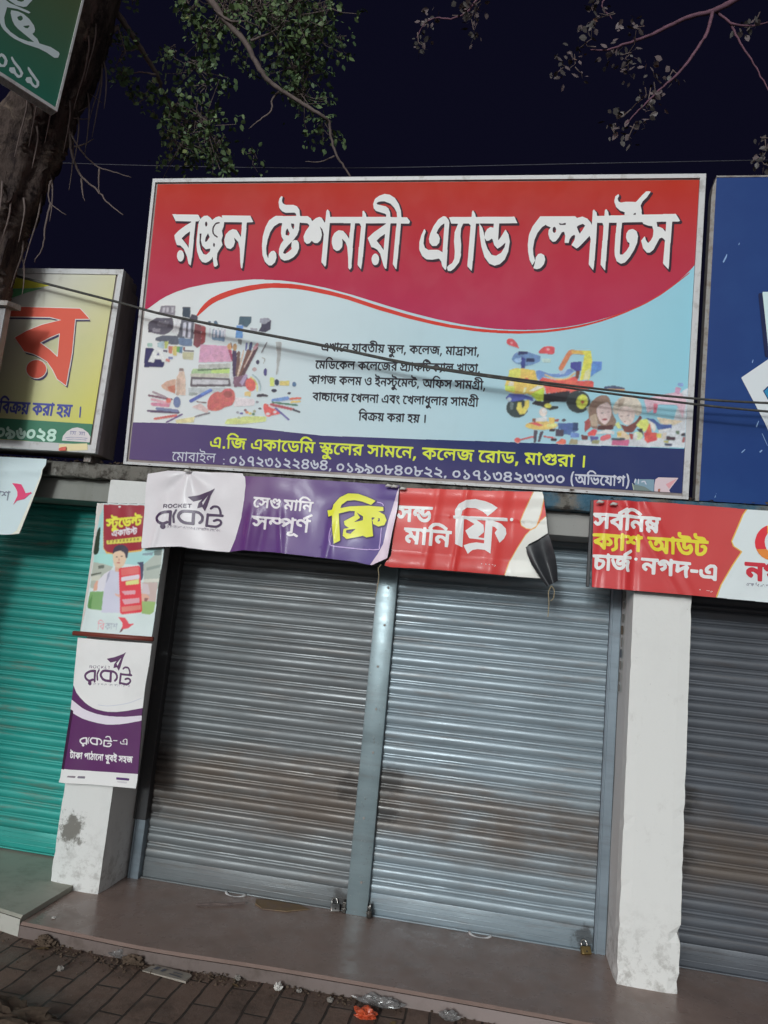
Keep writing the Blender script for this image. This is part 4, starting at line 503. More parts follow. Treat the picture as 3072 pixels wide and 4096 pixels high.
[1140,124,13,-1,3,-4,-3,-6,-14,-1],
[2047,114,-20,-11,0,-14,14,-6,26,4,4,9,-1,7],
[2241,114,-15,-10,1,-14,9,-4,23,0,9,4,3,9,-7,10],
[2312,90,15,1,6,-4,-5,-17,-9,-13,-12,1,-1,3],
[1143,76,13,0,3,-6,-3,-6,-15,0]]],
  ],
  'phone_lettering#1': [
   [2,[0.632,0.648,0.75],[[3197,167,16,-2,6,-6,5,-32,43,-1,14,8,13,-7,-11,-14,-11,-3,-1,-20,-15,-21,-12,-6,-17,0,-21,16,0,57,-4,11,-10,6],
[3320,167,14,-3,-1,-12,37,-10,9,-9,3,-17,-19,-23,27,-19,1,-4,-7,-7,-8,0,-32,19,-41,14,4,12,34,-2,15,3,7,7,-4,12,-29,7,-14,8,-5,10],
[3421,167,3,3,9,-4,3,-14,31,-7,15,-12,4,-12,-4,-11,-17,-17,26,-17,0,-6,-7,-7,-34,19,-37,10,-7,7,4,12,43,-2,10,4,3,6,-5,9,-42,15,-5,13],
[2892,164,15,-2,7,-6,5,-32,40,-1,17,8,12,-7,-11,-14,-10,-3,-2,-20,-6,-11,-15,-13,-25,-2,-18,15,-4,65,-11,12],
[3023,164,27,2,11,-4,18,-18,-2,-14,-12,-14,14,-15,4,-11,-4,-11,-12,-13,-23,-6,-14,1,-23,8,-9,12,0,18,15,17,-12,11,-3,17,11,15],
[2506,161,13,-5,-1,-17,32,-22,15,-21,-3,-20,-21,-18,-28,0,-15,12,0,17,15,12,8,-2,3,-10,-6,-6,1,-6,17,0,10,9,-3,15,-45,37,0,14],
[2592,161,13,-5,-1,-12,49,-16,20,-14,7,-21,-15,-23,-18,-9,-31,-4,-10,10,13,14,0,12,-9,4,-9,-4,1,-9,-3,-3,-15,2,0,20,12,8,14,3,14,-3,13,-12,4,-22,12,6,6,10,-6,15,-49,15,-18,13,-3,17],
[2692,161,13,-2,2,-15,43,-13,26,-17,4,-10,-1,-17,-16,-20,-22,-7,-25,-2,-7,9,1,7,13,10,-1,9,-6,4,-10,-1,-7,-15,-12,2,-5,10,1,6,21,15,17,0,9,-5,12,-16,-1,-15,15,5,4,7,-1,14,-3,4,-55,18,-12,10,-3,14],
[3129,153,21,1,11,-3,18,-18,4,-14,-4,-18,-18,-20,-11,-4,-31,4,-18,20,-1,23,3,9,9,11],
[2823,150,21,1,12,-3,18,-21,3,-14,-6,-20,-24,-18,-23,-1,-11,4,-18,21,-1,22,7,15,9,9],
[2417,147,16,2,17,-7,12,-12,6,-14,-6,-26,-21,-18,-31,0,-14,8,-10,16,3,31,14,14],
[3027,148,-10,-9,13,-13,14,0,15,10,0,7,-9,5],
[3133,137,-12,-13,0,-20,9,-9,20,0,12,15,0,14,-12,13],
[2827,134,-12,-10,-3,-11,3,-14,9,-7,20,0,13,15,-3,20,-10,7],
[2421,131,-15,-12,0,-18,7,-12,14,-3,17,9,5,18,-8,15],
[3230,111,-7,-7,0,-17,4,-6,14,0,10,9,-1,17,-9,4],
[2921,108,-4,-7,1,-20,3,-3,12,0,12,9,0,17,-9,5],
[3039,107,-21,-8,-3,-9,6,-9,23,-4,12,4,6,6,-3,13],
[3515,87,12,2,7,-5,-6,-20,-7,-7,-14,2,2,20]]],
  ],
  'phone_lettering#2': [
   [2,[0.632,0.648,0.75],[[4223,167,11,-3,2,-12,28,-7,18,-15,0,-17,-18,-20,27,-17,0,-6,-7,-7,-34,19,-37,10,-9,7,6,11,43,-1,12,10,-6,9,-29,7,-13,9,-2,15],
[3917,164,14,-5,-5,-9,4,-9,27,-17,17,-17,3,-11,-3,-15,-15,-15,-12,-3,-23,0,-18,18,4,13,14,11,10,-6,-7,-15,3,-3,17,0,10,9,-4,15,-44,34,-3,11],
[4126,164,33,2,11,-4,15,-18,-3,-11,-11,-14,14,-15,0,-20,-6,-10,-15,-8,-40,0,-21,15,-2,18,17,20,-15,14,0,14,14,14],
[3712,161,13,-2,-1,-19,35,-23,12,-16,-3,-22,-18,-16,-26,-2,-9,3,-12,12,0,14,16,12,6,-1,6,-8,-7,-9,3,-6,20,3,4,6,-2,14,-29,20,-17,18,0,14],
[3823,161,27,1,12,-9,7,-17,0,-52,11,-11,-4,-10,-15,0,-8,9,-6,29,-28,0,-10,3,-11,12,-4,8,4,17],
[4349,161,10,2,17,-6,12,-13,6,-14,0,-29,-6,-14,-9,-9,-20,-7,-18,4,-18,12,-17,29,-6,23,4,9,12,1,18,-48,10,-9,23,0,7,7,3,11,-7,30,-14,6,-5,-5,-1,-15,-11,-2,-7,6,-3,11,3,9],
[4446,161,18,2,12,-4,15,-15,6,-14,0,-26,-3,-11,-21,-18,-23,-1,-21,10,-11,15,-12,25,-3,20,7,7,6,0,6,-10,10,-31,9,-13,12,-6,20,4,7,21,-3,17,-7,10,-15,1,-1,-11,-7,-7,-12,4,-3,17],
[4546,161,24,2,9,-4,15,-15,5,-14,1,-23,-6,-17,-10,-9,-14,-6,-17,0,-17,8,-15,16,-15,34,-3,14,4,4,12,0,6,-10,10,-31,8,-11,16,-8,15,5,6,11,0,20,-7,16,-14,5,-4,-4,-1,-14,-10,-4,-6,4,-3,20],
[4043,159,22,-3,17,-17,7,-18,-4,-31,-18,-18,-14,-3,-26,6,-16,15,-10,20,-9,29,4,6,14,0,8,-26,12,-24,11,-6,20,0,8,12,0,20,-6,15,-16,6,-4,-6,2,-9,-12,-6,-6,2,-4,10,1,12],
[4646,159,18,1,12,-3,18,-18,3,-12,-3,-20,-21,-21,-14,-3,-23,3,-13,10,-8,14,-1,20,4,9,14,14],
[3617,147,30,1,10,-4,11,-11,6,-26,-6,-14,-15,-15,-12,-4,-25,1,-21,18,-4,8,4,29],
[4127,148,-4,-12,18,-10,18,6,7,9,-10,8],
[3827,145,-9,-6,-3,-18,9,-4,20,1,5,6,-1,17,-7,5],
[4647,142,-12,-12,0,-20,12,-9,14,0,13,9,3,20,-13,12],
[3621,131,-9,-10,1,-24,8,-6,18,0,9,5,6,14,-4,15,-9,6],
[4136,108,-15,-12,5,-12,18,-4,20,6,4,7,-4,9,-14,7]]],
  ],
  'phone_lettering#3': [
   [2,[0.632,0.648,0.75],[[4932,227,27,1,21,-12,16,-17,-9,-11,-16,16,-12,7,-23,0,-13,-18,7,-10,57,4,169,-1,7,10,7,1,6,-7,9,-3,6,-11,-14,-9,0,-77,-7,-4,-7,4,0,69,-4,9,-6,3,-9,-1,-1,-3,3,-74,-5,-7,-8,0,-14,16,-36,19,-3,15,19,17,-26,16,-12,-6,-10,-22,0,-25,4,-9,6,-6,15,1,5,-6,-1,-6,-10,-7,-18,4,-14,20,-4,29,12,31,-5,2,-108,-1,-2,-78,-4,-7,-6,0,-4,7,0,60,-7,16,-11,-1,-2,-4,3,-74,-3,-6,-11,0,-16,24,-23,-11,-20,4,-21,23,-8,20,-1,12,7,4,6,-3,13,-33,16,-10,8,1,10,7,2,8,-2,14,-4,4,-9,0,-4,-12,-10,-2,-4,16,5,14,-7,5,-28,0,-5,7,2,7,6,3,108,0,-1,13,6,11],
[5277,216,11,0,11,-17,12,-52,-6,-51,-11,-26,-7,-4,-8,4,12,37,3,46],
[4775,207,6,1,4,-4,-7,-17,-9,-48,6,-46,12,-32,-6,-4,-8,3,-10,19,-9,34,0,46,4,17,8,23],
[5246,199,7,0,6,-9,8,-2,4,-7,-1,-6,-10,-8,0,-74,-7,-7,-7,7,0,54,-9,14,-10,10,-12,-1,16,-14,0,-17,-4,-10,-14,-14,-7,4,-5,8,16,14,-1,9,-17,-1,-12,12,7,15,16,12,17,0,14,-9],
[5107,170,13,-20,-18,-17,25,-19,1,56],
[4853,164,15,-14,6,-11,1,-20,6,-5,1,50],
[4949,161,8,-2,4,-18,12,-24,8,-8,12,-3,15,7,3,8,-1,15,-17,-10,-9,0,-12,10,-3,20,10,6,11,-19,19,18,5,0,12,-22,0,-23,-5,-10,-14,-14,-11,-3,-17,3,-10,7,-14,17,-12,28,-2,12]]],
  ],
  'stationery_picture': [
   [2,[0.283,0.254,0.304],[[349,1781,70,0,2,-109,-191,21,20,86],
[376,1765,-1,-58,26,0,1,54,-6,5],
[273,1762,-1,-58,27,0,0,57],
[319,1762,-1,-55,26,-3,1,57]]],
   [2,[0.57,0.54,0.601],[[272,1761,27,0,0,-57,-27,0]]],
   [2,[0.57,0.54,0.601],[[318,1761,27,0,-1,-57,-26,3]]],
   [2,[0.57,0.54,0.601],[[375,1764,21,2,6,-5,-1,-54,-26,0]]],
   [2,[0.142,0.123,0.17],[[291,1644,105,2,6,-7,17,-72,-2,-28,-3,-20,-37,-38,-58,-29,-29,-1,-120,19,4,11,-6,20,-41,10,-6,-4,-4,52,3,28,87,55],
[333,1608,-106,-9,2,-43,18,-7,100,-5,17,63],
[176,1525,5,-38,52,-7,32,1,5,35]]],
   [2,[0.314,0.283,0.336],[[175,1524,95,-8,-5,-35,-32,-1,-52,7]]],
   [2,[0.236,0.21,0.264],[[331,1607,33,0,-17,-63,-100,5,-18,7,-2,43]]],
   [2,[0.079,0.062,0.1],[[124,1510,44,-9,5,-28,-46,2]]],
   [2,[0.156,0.156,0.202],[[452,1639,18,1,186,-30,8,-192,-95,9,-3,152,-7,18,-26,-3,-4,-4,7,-149,-40,-1,-24,4,0,17,9,1,5,14,17,145,-4,5,-46,6],
[590,1596,7,-157,4,-7,23,-3,5,4,0,48,-6,112,-4,4]]],
   [2,[0.841,0.822,0.86],[[427,1633,57,-4,19,-8,-22,-159,-69,22]]],
   [2,[0.05,0.075,0.117],[[574,1773,19,1,4,-4,6,-97,0,-17,-4,-9,-83,14,-5,6,-9,103]]],
   [2,[0.089,0.07,0.111],[[617,1693,70,-16,7,-47,-1,-23,-98,20,3,17]]],
   [2,[0.75,0.732,0.86],[[543,1596,18,0,5,-17,1,-151,-8,11,-20,2,-5,15,-5,134]]],
   [2,[0.75,0.732,0.86],[[590,1596,29,1,4,-4,6,-112,0,-48,-5,-4,-23,3,-4,7]]],
   [2,[0.264,0.066,0.079],[[661,1590,9,1,123,-32,-3,-5,-43,9,-1,-30,15,-160,39,3,-24,-18,-20,-2,-3,-16,-32,-22,-5,0,-44,29]]],
   [2,[0.382,0.05,0.062],[[746,1561,38,-4,13,-10,9,-131,0,-32,-5,-6,-37,-6,-4,4]]],
   [2,[0.129,0.142,0.194],[[300,1447,53,2,203,-9,6,-4,2,-15,-74,1,15,-72,-72,-7,-57,12,0,29,-43,-8,1,-9,-4,-4,-6,19,-45,-8,-55,13,-4,12,1,17]]],
   [2,[0.156,0.236,0.394],[[490,1421,54,2,106,-7,7,-37,2,-46,-98,1,-51,12,-7,13]]],
   [2,[0.444,0.601,0.681],[[320,1381,5,0,4,-20,4,-67,-77,21,-6,46]]],
   [2,[0.57,0.616,0.156],[[357,1381,20,0,-3,-68,-4,-12,-26,-4,-4,4,-8,75]]],
   [2,[0.444,0.664,0.585],[[129,1356,44,1,20,-4,3,-40,-52,1,-8,4,-5,6]]],
   [2,[0.664,0.185,0.129],[[384,1330,43,1,7,-4,2,-85,-37,7,-10,7]]],
   [2,[0.75,0.585,0.17],[[474,1333,9,-3,0,-60,6,-14,0,-32,-5,-4,-40,10,-10,77,2,23]]],
   [2,[0.156,0.418,0.105],[[483,1330,16,1,17,-4,0,-69,-32,9]]],
   [2,[0.117,0.264,0.418],[[518,1327,35,0,0,-75,-35,4]]],
   [2,[0.601,0.57,0.358],[[569,1270,115,0,4,-86,-112,5,-13,4,-9,71]]],
   [2,[0.156,0.142,0.156],[[580,1290,109,0,-1,-14,-7,-5,-111,0,-9,16]]],
   [2,[0.274,0.066,0.066],[[555,1324,18,2,6,-5,0,-31,-20,-2]]],
   [2,[0.149,0.129,0.202],[[371,1287,9,-3,-4,-26,-49,3,-3,24]]],
   [2,[0.648,0.236,0.202],[[367,1190,23,1,9,-7,21,-3,-1,-31,-49,5]]],
   [2,[0.202,0.236,0.457],[[390,1213,60,-3,-2,-29,-49,3]]],
   [2,[0.04,0.034,0.142],[[112,1299,92,1,19,-16,-14,-17,-46,-117,1,-6,66,-4,4,4,7,35,69,1,20,-31,23,1,4,-31,-13,-27,-5,-3,-220,-5]]],
   [2,[0.86,0.86,0.86],[[286,1281,19,0,63,-128,-38,-4,-20,31,-66,0,-6,-7,-5,-32,-69,3,-1,6,52,129],
[270,1253,-15,-32,32,-1,2,4,-7,15]]],
   [2,[0.07,0.058,0.236],[[270,1253,3,0,16,-32,-34,0]]],
   [2,[0.202,0.304,0.457],[[875,1530,6,1,5,-4,3,-71,7,-13,17,1,-3,82,18,-2,6,-77,5,-4,14,0,4,4,-1,76,18,-7,4,-69,21,0,-2,66,7,3,5,-66,16,-6,3,-48,-148,17,-6,66]]],
   [2,[0.715,0.698,0.785],[[835,1541,12,1,12,-9,4,-89,-4,-4,-15,0,-4,4]]],
   [2,[0.715,0.698,0.785],[[885,1541,19,2,5,-4,5,-92,-4,-4,-17,1,-4,9]]],
   [2,[0.715,0.698,0.785],[[930,1544,9,1,12,-6,6,-80,0,-12,-4,-4,-14,0,-5,4]]],
   [2,[0.715,0.698,0.785],[[972,1544,18,2,4,-5,6,-71,0,-20,-4,-4,-15,0,-4,4]]],
   [2,[0.715,0.698,0.785],[[1003,1544,18,2,5,-5,5,-77,0,-14,-4,-4,-14,0,-4,4]]],
   [2,[0.089,0.156,0.236],[[820,1621,24,3,17,-54,-11,-1,-26,6,-10,41]]],
   [2,[0.1,0.185,0.283],[[894,1624,22,-1,31,-57,-31,0,-23,6,-16,47]]],
   [2,[0.75,0.37,0.555],[[755,1356,304,-3,2,-17,18,-32,44,-117,7,-6,-377,-23]]],
   [2,[0.841,0.117,0.264],[[1109,1316,4,0,4,-9,10,-46,-18,40],
[1123,1190,7,1,6,-7,-9,-1]]],
   [2,[0.57,0.57,0.54],[[1106,1161,15,0,-1,-42,-10,-8,-331,-22,-23,0,-5,4,4,40,6,4]]],
   [2,[0.457,0.648,0.336],[[871,1096,19,0,-9,-5,-14,2],
[826,1093,24,1,6,-1,-9,-4,-91,-7,-7,-6,7,-13,148,14,5,-4,0,-20,7,-4,137,5,63,0,4,-4,-4,-4,-49,3,-388,-17,-1,12,12,38,11,4]]],
   [2,[0.156,0.245,0.142],[[1114,1113,5,0,0,-12,-23,-4,-329,-34,-14,1,-4,9,1,6,9,4]]],
   [2,[0.585,0.804,0.218],[[1109,1099,8,-3,3,-37,-4,-5,-149,-5,-51,0,-7,4,0,23,4,4]]],
   [2,[0.632,0.601,0.512],[[1063,1047,47,2,4,-5,2,-37,-43,-4,-392,-6,-6,7,-6,23,18,7]]],
   [2,[0.178,0.149,0.17],[[678,996,443,1,7,-7,14,-46,6,-34,-464,-25],
[970,977,-266,-6,-4,-4,3,-46,4,-4,34,0,372,14,4,10,-7,37]]],
   [2,[0.648,0.632,0.681],[[969,976,141,2,7,-37,-4,-10,-372,-14,-34,0,-4,4,-3,46,4,4]]],
   [2,[0.585,0.624,0.648],[[1123,893,27,1,4,-7,-30,2,-5,1],
[1040,890,76,0,-40,-13,-26,-31,-14,-3,-37,3,-43,-20,-17,-3,-39,-2,36,23,6,9,-3,17,-9,7,-14,0,-123,-71,-15,1,7,17,-4,5,-88,-3,-17,-4,-3,-12,-4,9,-6,54,4,4]]],
   [2,[0.418,0.457,0.444],[[757,827,28,0,-15,-29,-96,-8,2,32]]],
   [2,[0.785,0.57,0.457],[[591,1053,2,3,4,-6,26,-94,16,-160,0,-4,-18,-3,-42,0,-7,4,-18,180,-4,4,-34,-1,-5,8,23,40,2,26]]],
   [2,[0.347,0.254,0.236],[[532,1090,55,-5,3,-32,-57,-1]]],
   [2,[0.664,0.457,0.358],[[517,976,33,1,4,-4,17,-160,-1,-24,-31,-3,-7,7,-18,166]]],
   [2,[0.715,0.431,0.314],[[500,967,9,-3,12,-165,-22,8,11,-2,4,5,-10,88,-85,-22,26,-46,-1,-7,-77,32,-24,29,7,10,54,45]]],
   [2,[0.632,0.185,0.117],[[491,896,15,0,8,-77,-4,-13,-61,18,-30,49,8,6]]],
   [2,[0.274,0.142,0.194],[[209,784,124,-13,77,-22,17,11,17,-4,-12,-6,-16,-16,-143,17,-66,10,-6,6,-1,9],
[460,753,30,-2,7,-7,0,-11,-4,-4,-12,1,-4,9]]],
   [2,[0.418,0.314,0.358],[[251,824,16,-2,146,-48,9,-15,-9,-10,-6,0,-157,52,-7,6,0,9]]],
   [2,[0.841,0.418,0.498],[[243,741,18,2,158,-26,10,-13,12,-6,32,4,4,-15,-10,-6,-20,8,-37,0,-160,26,-12,9,0,12]]],
   [2,[0.75,0.264,0.394],[[254,696,47,1,146,-8,17,-6,7,-19,-8,-11,-13,-4,-189,11,-11,6,-7,13,3,11]]],
   [2,[0.142,0.094,0.178],[[212,613,144,1,205,-14,23,11,10,-15,-13,-10,-314,0,-54,3,-10,12]]],
   [2,[0.227,0.254,0.444],[[312,644,47,2,194,-12,18,-4,8,-9,1,-8,-7,-10,-12,-3,-237,14,-14,7,-4,6,0,12]]],
   [2,[0.75,0.129,0.117],[[551,579,14,-3,6,-12,-27,-15,-231,-46,-18,7,1,13,14,8]]],
   [2,[0.17,0.094,0.283],[[612,587,9,3,7,-3,3,-8,-7,-7,-171,-97,-15,4,0,8,9,7]]],
   [2,[0.178,0.236,0.457],[[537,773,19,-2,18,-15,11,-17,6,-26,0,-23,-12,-29,-20,-12,-15,0,-14,8,-12,13,-12,31,3,46,12,19]]],
   [2,[0.841,0.156,0.123],[[440,753,16,1,23,-18,0,-23,-12,-12,-26,-3,-18,12,-5,11,0,12,12,16]]],
   [2,[0.111,0.163,0.526],[[935,870,4,0,4,-9,-7,-17,-192,-115,-34,-18,-11,1,-13,12,0,15,9,8,101,61,11,5,9,-12,14,0,100,54]]],
   [2,[0.156,0.274,0.715],[[914,876,13,1,6,-6,1,-10,-4,-6,-100,-54,-11,-1,-7,4,-3,9,7,9]]],
   [2,[0.254,0.227,0.254],[[923,619,18,-2,3,-4,-5,-10,-158,-48,-8,0,-7,9,7,10,123,37,11,-2]]],
   [2,[0.236,0.156,0.17],[[772,733,109,-2,9,-4,1,-6,-7,-7,-88,3,-20,4,-6,6]]],
   [2,[0.804,0.57,0.555],[[811,707,13,1,97,-65,2,-7,-13,-26,-17,2,-171,55]]],
   [2,[0.86,0.75,0.382],[[760,561,8,0,1,-8,-6,-49,-4,-4,-192,-21,-17,34,3,4]]],
   [2,[0.681,0.129,0.117],[[1111,887,28,2,28,-12,23,-23,9,-18,9,-35,-5,-54,-22,-38,-25,-14,-57,-16,-38,-27,-28,-11,-17,-4,-69,0,-27,7,-14,15,-5,14,-4,57,12,40,21,35,23,20,26,14,20,7,37,-3,14,3,26,31],
[1104,859,-15,-6,-17,-20,0,-17,15,-19,14,-8,26,-3,17,3,21,12,9,15,0,11,-13,22,-25,11]]],
   [2,[0.444,0.1,0.094],[[1103,859,33,1,25,-11,13,-22,0,-11,-9,-15,-21,-12,-17,-3,-26,3,-14,8,-15,19,0,17,15,18]]],
   [2,[0.457,0.062,0.142],[[1077,1310,24,1,7,-4,23,-60,5,-57,-10,3,-8,11]]],
   [2,[0.094,0.058,0.136],[[1132,1310,18,-10,20,5,7,-29,6,-49,6,-206,-22,-7,-6,7,-10,35,-25,223,0,20],
[1167,981,4,-5,5,-42,-7,7]]],
   [2,[0.218,0.117,0.105],[[1192,1299,12,0,10,-6,6,-23,2,-120,-16,-117,-7,-13,-9,1,-4,29,-5,231]]],
   [2,[0.236,0.105,0.084],[[1297,1324,7,3,15,-15,20,-1,0,-18,-67,-163,0,-9,9,-5,-33,-86,-21,-4,-4,10,9,40,54,228]]],
   [2,[0.142,0.07,0.084],[[1406,1353,4,0,4,-9,-3,-17,-114,-271,-10,-18,-37,-6,5,24,106,251,6,12,9,-1,15,12]]],
   [2,[0.732,0.54,0.418],[[1249,1316,10,-3,1,-20,-37,-263,-4,-7,-15,-1,36,265]]],
   [2,[0.75,0.526,0.444],[[1355,1324,6,-1,4,-7,-80,-189,-4,-6,-8,0,5,23]]],
   [2,[0.094,0.111,0.245],[[1323,1404,13,1,13,-15,-7,-69,-12,-10,-11,1,-9,6,-4,12,6,60]]],
   [2,[0.17,0.185,0.444],[[1275,1399,12,0,4,-9,-2,-63,-4,-23,-6,-4,-10,7,2,86]]],
   [2,[0.202,0.202,0.227],[[1501,1410,9,1,4,-4,-3,-11,-40,-92,-9,-17,-6,-3,-7,6,3,11]]],
   [2,[0.785,0.394,0.156],[[1077,1379,16,0,6,-9,15,-40,0,-9,-10,-9,-11,-3,-14,3,-18,24,0,25]]],
   [2,[0.585,0.325,0.149],[[1143,1381,16,-4,9,-10,6,-17,0,-34,-15,-16,-12,1,-10,9,-11,29,3,28]]],
   [2,[0.274,0.117,0.066],[[1092,1396,4,3,6,-3,23,-60,-1,-13,-9,4]]],
   [2,[0.75,0.382,0.444],[[1389,1393,18,1,10,-13,0,-8,-24,-41,-20,-14,-13,6,-6,15]]],
   [2,[0.283,0.142,0.218],[[1277,1036,7,0,-2,-6,-42,-77,33,-27,6,1,42,98,9,-21,-15,-17,-9,-28,7,-43,-129,-13,-7,24,-10,86]]],
   [2,[0.512,0.382,0.585],[[1295,1053,29,-8,2,-6,-41,-100,-9,-13,-36,27]]],
   [2,[0.698,0.715,0.767],[[1121,1130,4,-3,41,-120,3,-91,-5,-5,-14,0,-4,5]]],
   [2,[0.084,0.149,0.202],[[1251,1681,53,2,5,-4,-4,-66,-34,-46,-10,-7,-34,10,-6,13,-57,4,6,90,6,3]]],
   [2,[0.111,0.314,0.715],[[1147,1584,78,-3,2,-140,-63,-1,-20,4]]],
   [2,[0.066,0.056,0.105],[[1523,1647,7,0,4,-28,-1,-72,-57,-36,-77,10,29,58,-4,30,40,-8]]],
   [2,[0.347,0.347,0.431],[[1469,1670,32,1,23,-21,-47,-40,-16,-9,-60,16,3,48]]],
   [2,[0.444,0.444,0.512],[[1304,1559,83,-9,-2,-34,-78,8]]],
   [2,[0.274,0.274,0.274],[[1175,1430,35,-1,12,-5,-1,-56,-43,11]]],
   [2,[0.457,0.47,0.47],[[1604,1413,60,-2,5,-4,0,-191,-12,-140,-4,-17,-9,-5,-7,5,-3,205]]],
   [2,[0.86,0.136,0.089],[[1349,1010,12,1,38,-25,18,-22,11,-23,0,-37,-11,-20,-21,-15,-17,-3,-29,9,-23,20,-15,26,-6,26,6,34,20,23]]],
   [2,[0.767,0.767,0.236],[[1355,1027,9,1,36,-24,31,-34,14,-29,9,-31,0,-40,-4,-7,-10,7,-3,49,-20,45,-18,22,-44,30]]],
   [2,[0.382,0.555,0.601],[[1370,1056,11,1,50,-36,34,-40,21,-54,0,-48,-5,-7,-8,0,-4,7,2,37,-3,20,-23,48,-17,20,-56,40]]],
   [2,[0.056,0.046,0.117],[[1414,1210,10,1,12,-6,9,-15,-3,-17,-9,-10,-20,0,-12,16,0,20]]],
   [2,[0.079,0.066,0.264],[[1509,1121,12,1,8,-6,11,-26,-1,-34,-3,-10,-12,-9,-15,7,-12,32,1,25]]],
   [2,[0.04,0.058,0.123],[[1643,1007,10,3,14,-5,10,-9,5,-15,0,-22,-8,-15,-10,-6,-17,3,-15,18,-3,28]]],
   [2,[0.1,0.21,0.394],[[1837,987,10,3,14,-5,13,-18,-3,-23,-15,-12,-20,6,-10,12,0,26]]],
   [2,[0.04,0.04,0.079],[[1623,904,18,2,18,-7,6,-6,0,-14,-9,-10,-20,-6,-23,6,-11,12,1,12]]],
   [2,[0.066,0.056,0.089],[[1791,876,22,1,8,-3,4,-15,-18,-10,-17,3,-7,7,0,8]]],
   [2,[0.804,0.648,0.178],[[1766,996,30,0,0,-52,-109,-3,0,49,12,4]]],
   [2,[0.767,0.86,0.156],[[1578,1027,9,2,41,-10,2,-87,-46,-2,-4,11]]],
   [2,[0.382,0.382,0.358],[[1458,1241,35,-7,12,-13,-3,-22,-15,-36,-4,10,11,31,0,17,-35,14]]],
   [2,[0.632,0.444,0.444],[[1383,1127,18,1,18,-11,4,-13,-9,-17,-27,-4,-14,9,-4,9,0,15]]],
   [2,[0.17,0.314,0.681],[[1774,827,22,2,12,-8,3,-20,-15,-12,-112,-23,-57,3,-8,-5,-7,9,0,8,9,13]]],
   [2,[0.86,0.136,0.066],[[1917,827,24,-1,5,-10,-7,-10,-112,-15,-8,1,-7,7,4,15]]],
   [2,[0.86,0.632,0.156],[[1926,790,7,1,9,-10,-1,-6,-8,-6,-100,-10,-9,2,-4,9,7,9,17,4]]],
   [2,[0.089,0.254,0.17],[[1623,767,261,-16,26,-3,4,-12,-7,-7,-11,0,-243,17,-30,4,-5,9]]],
   [2,[0.512,0.089,0.123],[[1606,747,13,2,234,-40,17,-4,8,-6,-19,0,-7,-6,1,-12,-12,-1,-185,31,-52,12,-7,13]]],
   [2,[0.075,0.075,0.1],[[1857,699,10,0,69,-20,9,-6,0,-12,-12,-4,-72,21,-10,9]]],
   [2,[0.17,0.156,0.457],[[1663,704,13,1,8,-6,147,-109,5,-9,-3,-6,-14,-3,-156,115,-3,6]]],
   [2,[0.86,0.089,0.079],[[1537,739,24,1,26,-9,4,-4,-9,-3,5,-9,34,-17,35,-7,55,-38,14,-17,-78,-17,-17,-5,-26,-17,-31,9,-15,15,-23,58,-6,42],
[1659,668,-16,-12,10,-13,20,0,12,7,0,9,-6,6],
[1579,645,-16,-12,7,-12,29,-4,15,10,0,9,-7,6]]],
   [2,[0.841,0.75,0.795],[[1577,644,30,-2,7,-6,0,-9,-13,-9,-25,0,-9,5,-4,10]]],
   [2,[0.841,0.75,0.795],[[1657,667,22,-2,6,-6,0,-9,-12,-7,-20,0,-10,13]]],
   [2,[0.841,0.75,0.795],[[1582,724,14,2,31,-9,27,-16,5,-8,-15,-2,-23,7,-34,17]]],
   [2,[0.079,0.066,0.089],[[1494,844,16,3,57,-10,7,-7,0,-9,-4,-4,-23,-3,-97,-7,-4,12,1,17]]],
   [2,[0.732,0.804,0.283],[[1451,599,125,0,1,-43,-13,-10,-254,-40,-160,-9,-36,2,21,48,12,7,97,20,17,-13,15,-1,12,7,2,15,23,6,46,9]]],
   [2,[0.86,0.632,0.236],[[1369,867,4,1,4,-7,4,-51,-71,3,0,46]]],
   [2,[0.86,0.767,0.804],[[1206,793,44,1,171,-11,8,-16,2,-46,-18,-7,-209,-23]]],
   [2,[0.149,0.149,0.444],[[1283,636,18,1,9,-3,6,-10,-2,-8,-13,-7,-20,3,-7,12]]],
   [2,[0.75,0.274,0.117],[[1349,650,15,1,10,-7,0,-11,-10,-10,-17,0,-12,10,1,10]]],
   [2,[0.117,0.274,0.149],[[1426,639,22,-9,0,-11,-9,-10,-18,0,-11,10,3,12]]],
   [2,[0.274,0.117,0.149],[[1323,673,21,1,10,-10,0,-8,-10,-10,-20,0,-10,13]]],
   [2,[0.841,0.664,0.149],[[1383,641,13,2,9,-4,6,-6,-1,-13,-17,-9,-13,5,-9,11]]],
   [2,[0.444,0.444,0.512],[[1246,647,10,1,14,-8,1,-13,-6,-6,-18,-4,-14,9,-1,13]]],
   [2,[0.149,0.149,0.185],[[1486,699,24,-2,7,-16,-10,-9,-23,0,-9,15]]],
   [2,[0.325,0.325,0.382],[[1449,767,24,-2,6,-6,0,-9,-12,-10,-23,3,-4,16]]],
   [2,[0.512,0.585,0.444],[[1257,587,19,2,8,-4,5,-6,-1,-12,-12,-7,-20,3,-7,13]]],
   [2,[0.444,0.444,0.274],[[1431,667,13,1,15,-11,-8,-16,-15,-3,-17,11,2,12]]],
  ],
  'toy_picture': [
